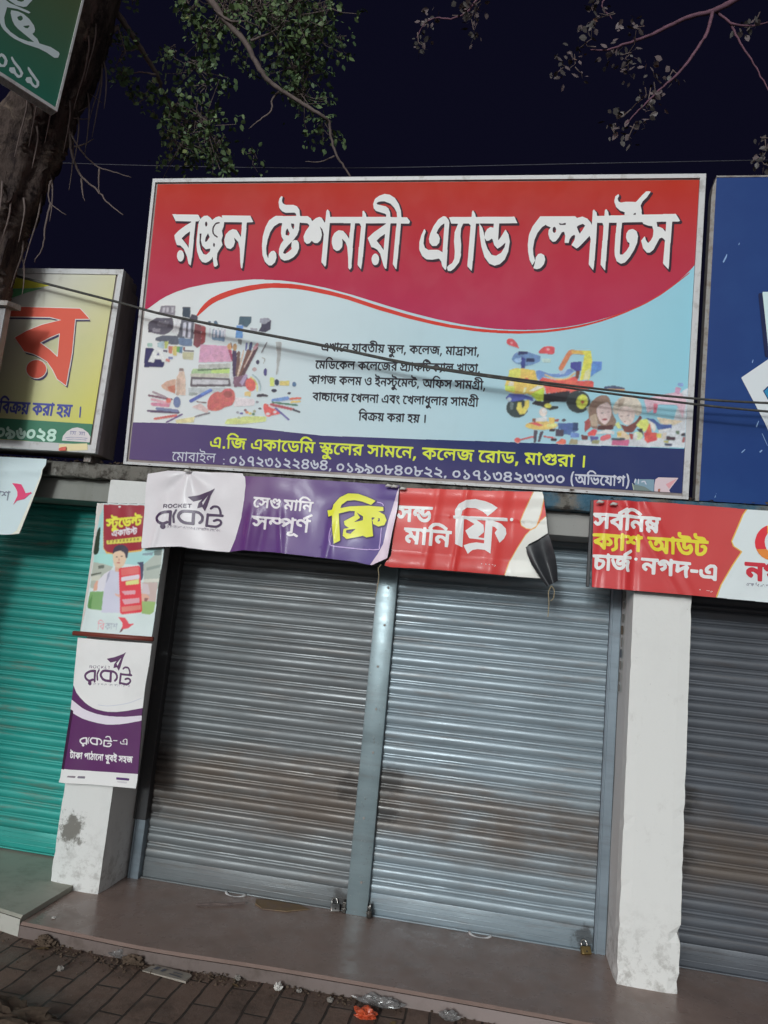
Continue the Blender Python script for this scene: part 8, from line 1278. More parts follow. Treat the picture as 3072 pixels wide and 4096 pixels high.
   [0,[0.444,0.325,0.066],[[-3333,3554,6,0,2,-24,-21,-5,-2,25]]],
   [0,[0.444,0.325,0.066],[[-3291,3561,6,-2,2,-22,-3,-3,-20,-2,-2,25]]],
   [0,[0.444,0.325,0.066],[[-3251,3568,6,0,2,-25,-5,-3,-18,-1,-2,24]]],
   [0,[0.444,0.325,0.066],[[-3209,3574,5,-2,1,-24,-20,-3,-4,7,1,18]]],
   [0,[0.444,0.325,0.066],[[-3169,3581,4,0,2,-9,0,-18,-20,-2,-3,25]]],
   [0,[0.444,0.325,0.066],[[-3138,3586,12,1,3,-3,1,-23,-22,-2,-3,22]]],
   [0,[0.86,0.86,0.86],[[-3411,3914,14,1,8,-7,0,-7,-10,-7,-11,2,-6,7,1,7]]],
   [0,[0.804,0.444,0.325],[[-3544,3097,14,1,8,-6,4,-93,-5,-5,-38,-9,-1,72]]],
   [0,[0.804,0.785,0.86],[[-3413,3212,5,2,1,-2,-17,-29,-5,-15,0,-38,-4,-29,-6,-102,-22,-3,-56,0,-5,105,58,76]]],
   [0,[0.698,0.698,0.841],[[-3400,3223,50,1,9,-10,40,-4,45,-231,-3,-3,-44,6,-5,-3,9,-16,47,-19,5,-7,25,-127,1,-20,-9,-3,-173,-14,-20,0,-5,6,-12,169,7,153,5,29,1,-40,1,-4,3,3,18,57,5,53,0,15,-4,5]]],
   [0,[0.444,0.444,0.585],[[-3404,3214,3,2,1,-4,-2,-53,-24,-73,-3,82]]],
   [0,[0.804,0.498,0.37],[[-3350,3263,27,-10,20,0,22,6,-25,-18,4,-29,-37,1,-7,4]]],
   [0,[0.86,0.632,0.457],[[-3331,3432,28,1,31,-15,12,-12,9,-32,12,-13,3,-13,-13,-49,-12,-21,-20,-18,-22,-7,-31,3,-16,9,-10,12,-22,44,-16,65,1,8,18,21],
[-3299,3382,-5,-3,0,-5,10,-3,13,3,4,5,-4,3],
[-3354,3371,-8,-5,5,-6,14,0,9,6,-5,5],
[-3323,3355,-4,-5,1,-16,5,-7,7,0,5,7,0,7,-5,12],
[-3326,3313,-16,-5,-2,-5,5,-3,27,0,11,3,4,5,-9,5]]],
   [0,[0.054,0.043,0.079],[[-3333,3499,34,1,13,-3,23,-9,24,-19,10,-17,5,-26,0,-52,-7,-13,-6,-1,-11,9,-12,37,-12,12,-34,15,-22,0,-31,-9,-20,-9,-18,-19,-4,0,-3,21,7,40,11,15,18,14,18,9]]],
   [0,[0.149,0.079,0.075],[[-3356,3370,15,1,7,-5,-9,-6,-11,0,-8,6]]],
   [0,[0.149,0.079,0.075],[[-3300,3381,19,1,4,-3,-4,-5,-13,-3,-10,3,0,5]]],
   [0,[0.632,0.227,0.202],[[-3327,3312,21,1,9,-5,-4,-5,-11,-3,-27,0,-5,3,2,5]]],
   [0,[0.664,0.382,0.274],[[-3324,3354,5,1,7,-7,3,-11,-5,-10,-7,0,-5,7]]],
   [0,[0.75,0.648,0.681],[[-3021,3114,71,-1,34,-101,-34,-5,-49,3]]],
   [0,[0.841,0.484,0.37],[[-3008,3008,54,-2,38,-27,0,-7,-23,-42,-1,7,12,29,-4,3,-34,-2,-5,-4,-2,-26,14,-7,-36,0,-9,42]]],
   [0,[0.325,0.142,0.129],[[-2942,2968,14,0,-15,-40,-28,6,1,30]]],
   [0,[0.089,0.094,0.17],[[-3040,3339,7,-2,17,-163,-16,-36,-21,79,-12,62,-8,18,-36,29]]],
   [0,[0.86,0.062,0.089],[[-3098,3292,15,1,18,-14,87,-447,-16,-20,-200,-39,-26,17,-28,149,-1,27,-9,22,-49,251,4,5,20,11],
[-3088,3284,-195,-40,17,-72,18,2,176,40,1,7,-9,47],
[-3068,3204,-193,-46,-1,-12,5,-32,196,44,3,3,-2,16,-4,24],
[-3070,3153,-133,-35,-1,-12,5,-25,7,-1,138,25,-6,47],
[-3094,3035,-144,-23,41,-34,89,13,25,5,3,3,-3,35],
[-3034,2960,-191,-34,44,-48,158,34,3,5,-7,40],
[-3006,2888,-202,-37,-6,-5,12,-40,5,-6,205,43,-8,40]]],
   [0,[0.86,0.178,0.17],[[-3089,3283,4,0,5,-15,9,-47,-1,-7,-176,-40,-18,-2,-17,72]]],
   [0,[0.86,0.767,0.86],[[-3069,3203,4,0,3,-13,4,-27,-3,-5,-196,-44,-5,32,1,12]]],
   [0,[0.86,0.86,0.325],[[-3071,3152,11,0,6,-47,-138,-25,-7,1,-5,25,1,12]]],
   [0,[0.86,0.444,0.512],[[-3096,3034,13,0,2,-38,-111,-18,-8,1,-38,33]]],
   [0,[0.86,0.444,0.512],[[-3036,2959,6,1,3,-3,7,-40,-3,-5,-158,-34,-44,48]]],
   [0,[0.86,0.274,0.227],[[-3007,2888,4,0,3,-5,8,-40,-205,-43,-5,6,-12,40,6,5]]],
   [0,[0.86,0.512,0.418],[[-3308,2981,54,-6,5,-7,2,-25,-52,20]]],
   [0,[0.86,0.382,0.444],[[-3424,2697,18,-4,19,-16,-5,-4,-22,15,-12,0,-14,-14,0,-6,6,-5,64,3,0,-7,-8,-2,1,-61,-5,1,-21,20,-12,4,-5,7,5,9,28,17,-3,4,-11,0,-32,-4,2,-57,-6,-3,-3,52,-3,8,-7,0,-1,5,6,4,-4,9,5,11,12,12],
[-3388,2644,-22,-14,24,-17,2,28]]],
   [0,[0.444,0.498,0.585],[[-3239,2681,15,-9,-7,-9,1,-58,-6,3,-2,49,-10,9,-7,-3,-1,-11,11,-6,0,-7,-5,-1,-9,6,-11,-8,-4,7,9,7,0,9,-7,5,-14,-1,0,-60,-5,3,-2,48,-6,8,-22,0,-5,-3,17,-11,6,-16,-4,-11,-10,-2,0,7,5,2,3,6,-9,12,-8,1,0,-46,-4,0,-15,18,-14,7,-2,9,25,19,2,5,-34,0,0,7,62,5,12,-3,2,9,6,-6,16,2,9,-7,9,7,13,-5],
[-3334,2646,-18,-14,20,-15,1,24]]],
   [0,[0.86,0.079,0.111],[[-3231,2741,79,1,29,-31,20,-28,26,4,20,7,5,-11,-20,-12,-34,-33,-48,-15,-3,8,-20,-6,8,29,-7,34,-32,34]]],
   [0,[0.17,0.031,0.058],[[-3162,2630,8,0,-13,-29,-25,-19,13,41]]],
  ],
 },
 'post2': {
  'backing': [
   [-2,[0.062,0.066,0.079],[[-2840,2510,21,1,6,-5,0,-152,2,-24,-2,-7,0,-55,-3,-7,0,-55,-2,-7,0,-56,-2,-6,0,-56,-2,-7,4,-300,47,-553,0,-64,2,-16,-5,-64,-5,-4,-24,-2,-460,-22,-378,-33,-2,3,1,7,11,44,2,704,-4,49,-7,169,-37,496,5,3,353,2,7,3,62,0,7,2,60,0,6,2,63,0,6,2,62,0,7,2]]],
  ],
  'sheet': [
   [0,[0.86,0.86,0.86],[[-2840,2508,21,1,3,-3,3,-176,-11,-256,3,-215,-158,-45,-115,-25,-92,-9,-48,0,-96,11,-38,9,-53,20,-40,20,-69,45,-56,45,-54,69,-34,489,355,3],
[-3092,2393,-29,-21,-87,-40,-80,-24,-6,-2,1,-3,47,-32,64,21,-22,-31,0,-42,36,12,27,-34,12,37,18,103,19,49],
[-3139,2326,3,0,-9,-27,-15,-45,-6,-6,-11,22],
[-3074,2251,-12,-5,-17,-17,2,-12,7,-3,17,14,11,5,23,-2,9,-10,11,-22,2,-18,-31,-3,-51,0,-9,4,-8,-1,-4,-9,4,-91,3,-12,10,-6,-5,-4,-31,2,-29,-4,0,-3,6,2,6,-4,-1,-11,1,5,6,2,4,-8,2,15,5,-3,0,-9,0,11,4,5,9,0,4,-9,-4,-4,2,-4,3,1,0,11,4,5,4,-7,0,-9,1,11,4,5,10,-7,-7,-6,6,-2,2,10,-3,5,5,2,13,0,7,-15,1,15,-21,0,-3,2,3,4,18,0,22,-5,-7,-10,12,-6,2,15,12,0,1,-13,1,13,4,2,2,-4,6,0,3,7,4,-5,0,-7,0,7,5,5,8,0,5,-9,-5,-2,-4,4,-2,-2,9,-8,3,1,1,9,7,-5,-2,12,-21,2,9,3,12,15,7,11,2,15,-8,18,-21,12,-23,0,-20,-9,-7,-10,7,-10,9,1,20,8,11,0,9,-5,3,-11,-12,-14,-17,-8,-65,4,-2,69,109,1,7,3,3,7,-5,9,-15,6,-5,25,-13,24,-12,12,-16,7],
[-3270,2235,0,-3,11,-2,2,-22,5,-3,-1,25,3,4,7,0],
[-3303,2233,-1,-30,24,0,-1,4,-16,0,-1,5,1,3,14,4,-14,1,-3,3,1,5,16,4],
[-3321,2231,-18,-16,-2,13,-4,0,2,-27,4,0,5,12,20,-12,-14,16,10,11],
[-3374,2228,-14,-9,0,-13,9,-8,16,0,7,5,2,5,-16,-9,-14,9,0,9,7,7,22,-3,-4,5],
[-3426,2224,-9,-10,3,-14,13,-7,14,4,7,6,-1,15,-7,6],
[-3472,2221,2,-29,3,0,1,9,7,5,11,-12,5,0,-5,9,5,9,-3,7,-6,3],
[-3422,2221,10,2,9,-9,0,-8,-9,-8,-9,0,-7,5,-1,14],
[-3460,2219,3,2,7,-4,0,-7,-9,-4,-7,1,0,10],
[-3294,2197,-30,-9,-13,-14,-10,-20,0,-20,7,-17,32,-32,34,-12,67,-1,4,7,1,13,-9,65,1,16,18,-2,13,-7,16,-18,3,-23,-15,-20,-2,-9,3,-5,8,-5,7,3,16,19,5,20,-5,26,-13,20,-14,12,-29,12],
[-3368,2193,-14,-41,0,-26,11,-45,10,-8,7,5,1,5,-13,56,13,47,-6,7],
[-3414,2182,-29,-5,-27,-9,-30,-20,-11,-14,-5,-13,-1,-13,9,-22,18,-19,29,-14,-1,-16,2,-7,17,-12,13,2,7,10,0,16,-7,11,3,2,21,12,12,-19,8,0,6,7,-12,111,-5,10],
[-3258,2172,19,0,9,-73,-36,-1,-22,5,-15,8,-19,23,0,16,10,14,15,7],
[-3429,2154,15,0,8,-65,-15,2,-25,-13,-15,0,-19,10,-13,15,0,11,5,10,18,16,22,11],
[-3188,2057,-45,-5,3,-3,4,5,9,0,5,-8,-5,-5,7,-4,-1,11,3,1,5,-3,-5,6,14,2,-4,-8,8,4,2,-4,-3,-5,3,-4],
[-3157,2054,3,2,4,-6,-4,-2],
[-3061,2054,4,2,3,-4,-5,-2],
[-3294,2052,-23,-4,9,-8,6,1,1,-7,0,12,4,3,5,-15,1,16],
[-3268,2053,-11,-3,5,0,6,-9,-4,-2,-5,5,-2,-4,11,-6,2,17,7,-2,2,3,5,-6,0,-9,2,15],
[-3337,2050,-17,-4,11,-7,-7,-5,4,-5,4,3,1,15,4,-4,0,-4,4,9],
[-3328,2048,2,-8,3,8],
[-3388,2046,-4,-3,-16,0,5,-1,4,-8,5,3,-7,2,2,3,12,-1,1,-13,3,16,6,-12,3,0,-5,5,9,9],
[-3392,2033,-9,-5,7,-1],
[-2850,1957,-109,-54,-87,-29,-142,-32,-40,-4,-82,2,-4,-3,4,-4,42,-2,62,2,76,14,93,22,63,20,46,20,82,43,1,5],
[-2800,1214,23,2,4,-4,2,-71,-5,-62,-3,-3,-484,-25,-378,-32,12,51,0,80,3,3,29,0,9,7],
[-2890,1162,-109,-6,-3,-4,2,-15,3,-4,134,7,5,6,-1,15],
[-2908,1128,-64,-4,-16,-2,-1,-3,10,-12,93,2,6,3,6,17],
[-3350,1120,-69,-7,-5,-5,-3,-11,4,-4,17,0,60,5,4,3,0,16],
[-3472,1108,-62,-6,-9,-16,89,3,5,8,1,12]]],
   [0,[0.123,0.031,0.136],[[-3638,1992,1,2,5,-3,46,-61,56,-45,69,-45,40,-20,53,-20,38,-9,62,-9,82,-2,56,4,116,21,191,53,3,-4,0,-66,-10,-6,-171,-31,-169,-13,-58,0,-80,6,-73,12,-51,11,-54,18,-55,28,-89,38,-3,17],
[-2824,1732,8,0,3,-20,39,-496,-818,-57,-1,73,6,176,1,310,125,-38,58,-11,120,-13,91,-3,73,7,107,18],
[-3161,1544,-18,-13,1,-8,6,0,15,10,18,0,7,-5,10,-22,-4,-4,-65,1,-2,-4,0,-47,2,-13,5,-3,38,-3,25,3,15,8,8,13,0,11,-14,12,-23,0,-16,-10,5,-7,20,6,14,-3,0,-7,-9,-10,-9,-2,-45,1,-2,40,71,1,9,3,2,5,-4,5,-7,1,-6,18,-13,18,-12,5],
[-2966,1537,-20,-15,-2,-14,11,-8,11,3,0,5,-11,1,-3,5,12,14,16,3,5,-10,1,-30,-48,-4,-8,5,-3,14,-5,1,-3,-4,0,-9,7,-11,7,-3,22,0,27,4,9,-6,7,1,1,13,-7,40,-8,6],
[-3288,1513,-33,-2,-11,-5,-11,-11,-6,-16,5,-13,9,-12,14,-9,15,-5,52,-2,5,8,-7,48,4,4,20,-5,12,-14,0,-11,-11,-11,2,-9,8,-1,11,9,5,10,0,11,-4,13,-11,11,-23,10],
[-3059,1513,-29,-2,-3,-5,3,-4,42,3,3,3,-3,5],
[-3361,1508,-13,-34,-7,26,-16,2,-33,-7,-19,-9,-13,-14,-2,-6,2,-18,19,-16,15,-6,0,-12,7,-7,11,0,6,3,4,9,-6,9,12,7,6,0,2,-6,7,-3,7,3,-2,43,10,-31,5,-2,5,4,-8,34,9,29],
[-3309,1497,35,0,6,-43,-31,0,-15,4,-13,10,-4,9,3,11,9,7],
[-3409,1486,15,0,4,-38,-11,0,-22,-8,-24,12,-1,11,9,10],
[-3066,1390,0,-16,12,-8,-54,-4,-9,5,-4,-13,-5,5,-6,1,-9,-9,-2,6,-10,2,1,-17,4,-4,14,-1,-10,-7,0,-11,15,-7,9,-11,-1,-3,-8,-1,-4,-7,0,-11,7,-7,9,0,9,6,9,-5,6,4,-1,6,-13,14,-2,51,3,3,21,-1,-18,-15,-1,-5,6,-9,15,-8,9,-12,6,-1,4,3,-3,47,4,3,6,0,-3,-12,3,-9,6,0,8,10,6,-8,-9,-9,-12,1,-1,-9,31,-19,7,1,1,9,-12,9,5,11,0,13,-6,11,10,5,0,9,-7,2,-4,9,-18,3,-5,3,-2,7],
[-3310,1377,-6,-9,3,-18,-10,-1,-9,7,-7,-7,-13,4,-5,-9,-9,3,-15,-3,-10,-14,3,-10,10,-3,-2,-9,3,-5,7,0,13,18,3,-1,4,-35,8,3,-2,46,3,3,5,-7,4,-45,6,-1,4,4,-2,46,3,4,13,0,4,-4,-1,-11,-13,-13,1,-11,6,-9,17,-3,11,7,3,27,-7,18,6,1,7,-8,4,-42,7,0,-1,49,3,3,8,-1,-5,-15,0,-14,7,-18,5,-3,16,1,0,9,-14,5,-3,17,9,18,15,3,15,0,1,-7,-3,-3,-16,1,-4,-4,-3,-14,4,-9,6,-5,4,0,3,7,-6,11,5,3,12,-12,1,-18,10,0,-2,47,4,3,5,-7,3,-40,3,-4,5,1,-2,49,6,5,0,9,-14,5,-6,-6,-71,-3,-9,5,-7,-7,-18,0,-7,8,1,15],
[-2877,1375,-131,-9,0,-9,14,-9,5,-9,-1,-8,-13,2,-1,-7,10,-10,6,0,8,7,4,14,4,1,4,-30,7,-1,-1,47,8,4,2,-19,6,0,7,9,7,-7,-7,-9,-13,-2,-1,-9,12,-4,20,-14,4,0,3,9,-13,11,5,9,-1,18,-8,9,10,1,3,-1,1,-16,15,-24,19,-3,13,14,4,-16,7,-2,3,5,-2,40,-14,6,20,2,1,7,-3,4],
[-3548,1364,0,-14,9,-11,-9,-4,-1,-7,9,-7,0,-29,6,-13,8,-3,10,3,9,11,3,11,-5,18,-14,0,-1,-9,8,-2,0,-7,-5,-10,-7,-1,-2,36,24,1,6,-8,3,-42,10,0,-4,46,3,6,21,-1,-16,-15,-1,-7,3,-5,11,-5,15,-17,7,0,2,13,17,7,0,18,-11,13,6,1,9,-3,4,-47,9,0,-1,49,6,4,-1,10,-13,5,-7,-7,-60,-2,-9,7,-6,-8,-5,-1,-9,13,-17,1,-7,12],
[-2909,1361,7,0,-1,-18],
[-2985,1357,11,1,3,-4,-10,-2],
[-2889,1354,3,2,1,-4,-7,-5],
[-3080,1337,4,-3,-1,-10,-9,6],
[-3371,1334,4,0,1,-5,-5,1],
[-3120,1334,1,-12,-8,4],
[-2898,1334,12,2,3,-4,-9,-3],
[-3295,1319,3,2,3,-11,-5,-9,-5,-2,-6,4,7,7],
[-3447,1317,7,-5,-1,-5,-5,1],
[-3462,1314,4,-2,-1,-8,-8,6]]],
   [0,[0.822,0.767,0.86],[[-3631,1848,8,0,137,-63,38,-13,45,-12,77,-13,98,-9,140,4,116,14,149,28,3,-3,4,-42,-3,-5,-20,-7,-120,-35,-89,-21,-71,-11,-73,-7,-56,0,-124,11,-89,16,-122,38,-3,3,-3,22,-37,11]]],
   [0,[0.05,0.015,0.054],[[-3626,1752,36,-8,3,-5,0,-331,-6,-251,-4,-4,-29,0,-3,4]]],
   [0,[0.698,0.715,0.785],[[-2851,1957,6,0,-1,-5,-82,-43,-46,-20,-63,-20,-93,-22,-76,-14,-62,-2,-42,2,-4,4,4,3,82,-2,40,4,142,32,87,29]]],
   [0,[0.117,0.043,0.129],[[-3093,2392,1,-6,-21,-58,-16,-94,-12,-37,-27,34,-36,-12,0,42,22,31,-64,-21,-47,32,-1,3,6,2,80,24,87,40],
[-3139,2326,-38,-56,11,-22,6,6,15,45,9,27],
[-3076,2250,28,1,16,-7,12,-12,13,-24,5,-25,14,-6,5,-7,-2,-9,-7,-3,-109,-1,1,-67,3,-3,63,-3,20,9,9,13,-3,11,-9,5,-11,0,-20,-8,-9,-1,-7,8,0,5,6,6,21,10,23,0,22,-13,8,-19,-5,-18,-14,-16,-11,-2,3,-2,-2,-2,-6,2,-9,-7,-80,2,-9,4,-3,8,-4,87,3,14,9,2,9,-4,51,0,29,2,3,3,-3,16,-11,22,-9,10,-23,2,-11,-5,-17,-14,-7,3,-2,12,17,17],
[-3296,2197,97,-1,29,-12,14,-12,13,-20,5,-24,-5,-22,-16,-19,-7,-3,-8,5,-3,5,2,9,15,20,-3,23,-16,18,-13,7,-18,2,-1,-16,9,-65,-1,-13,-4,-7,-67,1,-34,12,-32,32,-7,17,0,20,10,20,13,14],
[-3368,2192,9,1,6,-7,-13,-47,13,-56,-1,-5,-7,-5,-10,8,-11,45,0,24],
[-3416,2181,15,1,7,-4,2,-8,12,-111,-6,-7,-8,0,-12,19,-21,-12,-3,-2,7,-11,0,-16,-7,-10,-13,-2,-17,12,-2,7,1,16,-29,14,-18,19,-9,22,1,13,5,13,11,14,19,14,22,11],
[-3257,2173,-40,-2,-15,-7,-10,-14,0,-16,19,-23,15,-8,22,-5,36,1,-9,73],
[-3428,2155,-20,-4,-22,-11,-18,-16,-5,-10,0,-11,13,-15,19,-10,15,0,25,13,15,-2,-8,65]]],
   [0,[0.86,0.841,0.86],[[-3162,1543,23,1,11,-4,14,-19,6,-18,7,-1,4,-5,-2,-5,-9,-3,-71,-1,2,-40,45,-1,9,2,9,10,0,7,-14,3,-20,-6,-5,7,16,10,23,0,14,-12,0,-11,-8,-13,-15,-8,-25,-3,-38,3,-5,3,-2,13,0,47,2,4,65,-1,4,4,-10,22,-7,5,-18,0,-15,-10,-6,0,-1,8],
[-2967,1537,19,1,8,-6,7,-40,-1,-13,-7,-1,-9,6,-27,-4,-22,0,-7,3,-7,11,0,9,3,4,5,-1,3,-14,8,-5,48,4,-1,30,-5,10,-16,-3,-12,-14,3,-5,11,-1,0,-5,-11,-3,-11,8,2,14],
[-3289,1512,46,-1,22,-9,14,-16,3,-18,-5,-11,-12,-10,-8,1,-2,9,11,11,0,11,-12,14,-20,5,-4,-4,7,-48,-5,-8,-52,2,-15,5,-13,9,-10,12,-5,13,6,16,11,11,11,5],
[-3060,1512,14,1,3,-5,-5,-4,-40,-2,-3,4,5,5],
[-3362,1508,5,1,4,-3,-9,-29,8,-31,-5,-7,-7,7,-8,26,3,18],
[-3400,1501,17,1,5,-8,7,-62,-8,-6,-5,2,-6,9,-13,-6,-3,-3,6,-9,-3,-7,-5,-5,-11,0,-9,7,0,12,-15,6,-18,15,-3,19,3,7,13,13,25,11],
[-3308,1497,-11,-2,-9,-7,-3,-11,4,-9,13,-10,15,-4,31,0,-6,43],
[-3408,1486,-31,-13,-9,-10,1,-11,24,-12,22,8,11,0,-4,38],
[-3066,1390,7,0,2,-7,5,-3,18,-3,4,-9,7,-2,0,-9,-10,-5,6,-11,0,-13,-5,-11,12,-9,-1,-9,-7,-1,-31,19,1,9,12,-1,9,9,-6,8,-8,-10,-6,0,-3,7,3,14,-6,0,-4,-3,3,-47,-4,-3,-6,1,-9,12,-15,8,-6,9,1,5,18,15,-21,1,-3,-3,2,-51,13,-14,1,-6,-6,-4,-9,5,-9,-6,-9,0,-7,7,0,11,4,7,8,1,1,3,-9,11,-15,7,0,11,10,7,-14,1,-4,4,-1,17,10,-2,2,-6,9,9,6,-1,5,-5,4,13,9,-5,65,4,-11,0,-10,6],
[-3311,1377,8,-3,-1,-15,7,-8,18,0,7,7,9,-5,71,3,6,6,14,-5,0,-9,-6,-5,2,-49,-5,-1,-3,4,-3,40,-5,7,-4,-3,2,-47,-10,0,-1,18,-12,12,-5,-3,6,-11,-3,-7,-4,0,-6,5,-4,9,3,14,4,4,16,-1,3,3,-1,7,-15,0,-15,-3,-9,-18,3,-17,14,-5,0,-9,-16,-1,-5,3,-7,18,0,14,5,15,-8,1,-3,-3,1,-49,-7,0,-4,42,-7,8,-6,-1,7,-18,-3,-27,-11,-7,-17,3,-6,9,-1,11,13,13,1,11,-4,4,-13,0,-3,-4,2,-46,-4,-4,-6,1,-4,45,-5,7,-3,-3,2,-46,-8,-3,-4,35,-3,1,-13,-18,-7,0,-3,5,2,9,-10,3,-3,10,10,14,15,3,9,-3,5,9,13,-4,7,7,9,-7,10,1,-3,18],
[-2878,1374,24,2,3,-4,-1,-7,-20,-2,14,-6,2,-40,-3,-5,-7,2,-4,34,0,-18,-4,-8,-9,-6,-11,0,-14,10,-9,17,-1,16,-3,1,-10,-1,8,-9,1,-18,-5,-9,13,-11,-3,-9,-4,0,-20,14,-12,4,1,9,13,2,7,9,-7,7,-7,-9,-6,0,-2,19,-8,-4,1,-47,-7,1,-4,30,-4,-1,-4,-14,-8,-7,-6,0,-10,10,1,7,13,-2,1,8,-5,9,-14,9,0,9],
[-3548,1363,7,1,7,-12,17,-1,9,-13,5,1,6,8,9,-7,60,2,7,7,13,-5,1,-10,-6,-4,1,-49,-9,0,-4,47,-9,3,-6,-1,11,-13,0,-18,-17,-7,-2,-13,-7,0,-15,17,-11,5,-3,5,1,7,16,15,-5,1,-16,0,-3,-3,4,-47,-3,-3,-8,3,-2,40,-3,7,-27,0,2,-36,7,1,5,10,0,7,-8,2,1,9,14,0,5,-18,-3,-11,-9,-11,-10,-3,-8,3,-6,13,0,29,-8,5,-1,6,3,5,20,2,-15,1,-7,10],
[-2908,1362,0,-8,5,-11,1,18],
[-2983,1358,-1,-4,3,-2,10,2,-3,4],
[-2888,1356,-4,-9,7,5],
[-3079,1337,-7,-7,9,-6,1,10],
[-3370,1335,-3,-3,5,-4,3,4],
[-3119,1335,-8,-9,6,-4,3,1],
[-2897,1335,-1,-3,4,-3,11,3,-3,4],
[-3294,1320,-11,-17,6,-4,5,2,5,9,-2,9],
[-3446,1317,0,-9,5,-1,2,3],
[-3461,1315,-6,-5,8,-6,1,8]]],
   [0,[0.142,0.07,0.156],[[-3270,2234,20,0,-3,-4,1,-25,-5,3,-2,22,-11,2],
[-3305,2232,22,0,-16,-4,-1,-5,3,-3,14,-1,-14,-4,-1,-3,1,-5,16,0,1,-4,-24,0],
[-3322,2230,3,1,1,-3,-10,-11,14,-16,-20,12,-5,-12,-4,0,-2,27,4,0,2,-13],
[-3376,2228,10,0,11,-7,-22,3,-5,-5,-2,-11,12,-9,-5,-1,-11,8,-1,11,7,9],
[-3426,2223,7,0,-10,-6,-1,-7,4,-9,14,-3,9,7,0,9,-11,9,6,1,10,-7,-1,-15,-7,-6,-11,-3,-12,4,-6,9,-1,6],
[-3473,2221,16,0,-9,-4,0,-9,7,-2,-7,-5,-2,-9,-3,2],
[-3457,2221,7,1,7,-8,-5,-11,5,-9,-5,0,-11,12,10,6,-1,5],
[-3358,2208,4,-2,-4,-5,-12,-2]]],
   [0,[0.444,0.418,0.498],[[-3021,2070,2,2,5,-6,-5,-5],
[-3108,2066,9,-5,-5,-2,3,-5,-2,-10,-6,2,7,6,-10,7],
[-3006,2066,12,0,2,-12,-3,0,-2,6,-4,-3],
[-3059,2063,9,0,-4,-9,-7,0,2,-4,-2,0,-5,4,6,5],
[-3050,2063,11,3,2,-3,-2,-4],
[-3032,2063,6,0,0,-4,-6,0],
[-3086,2061,8,0,-1,-11],
[-3148,2059,9,0,-4,-7,-5,3,-2,-5,-7,6,3,-8,-6,-2,-1,-5,1,11,-13,5],
[-3130,2059,9,0,-5,-9],
[-3121,2059,9,0,-5,-7],
[-3011,2059,5,-4,5,2,0,-9,-10,6],
[-3189,2057,1,-9,-4,2,-2,-4,-4,0,4,8],
[-3217,2054,9,0,5,-10,-5,5,-4,-3],
[-3269,2052,6,0,-5,-9,-6,7],
[-3309,2050,17,1,0,-10,-7,8,-2,-10,-5,3,-2,-2,-4,3,10,3,-4,3,-4,-3,-2,2],
[-3349,2048,12,2,4,-2,-4,-5,-4,4,-2,-8,-7,2,-2,5],
[-3328,2048,5,0,-3,-8],
[-3389,2046,15,0,0,-5,-5,-4,-2,7,-5,-5,-6,4],
[-3406,2043,9,0,-4,-4],
[-3279,2043,7,-4,4,2,0,-7,-11,6],
[-3402,2037,1,2,7,-2,-5,-3],
[-3350,2034,7,3,0,-7]]],
   [0,[0.274,0.236,0.274],[[-3473,1108,25,1,-1,-12,-5,-8,-89,-3,9,16]]],
   [0,[0.227,0.202,0.254],[[-3351,1119,5,1,4,-3,0,-16,-4,-3,-60,-5,-17,0,-4,4,3,11,5,5]]],
   [0,[0.111,0.043,0.178],[[-2891,1161,32,0,1,-15,-5,-6,-134,-7,-3,4,-2,15,3,4]]],
   [0,[0.698,0.681,0.715],[[-2909,1128,35,1,-6,-17,-6,-3,-93,-2,-10,12,1,3,16,2]]],
  ],
 },
}
PLANES = {'big':[[-1.7339,-0.318,2.193],[1.0,0.0,0.0],[0.0,-0.08217,0.99662],[0.0,-0.99662,-0.08217]],'blue':[[1.2,-0.318,2.19],[1.0,0.0,0.0],[0.0,-0.08217,0.99662],[0.0,-0.99662,-0.08217]],'yellow':[[-1.86,-0.42,2.222],[1.0,0.0,0.0],[0.0,0.0,1.0],[0.0,-1.0,0.0]],'fac':[[0.0,-0.35,0.0],[1.0,0.0,0.0],[0.0,0.0,1.0],[0.0,-1.0,0.0]],'green':[[-2.07388,-0.87467,3.9016],[0.45399,0.89101,0.0],[0.0,0.0,1.0],[0.89101,-0.45399,0.0]]}
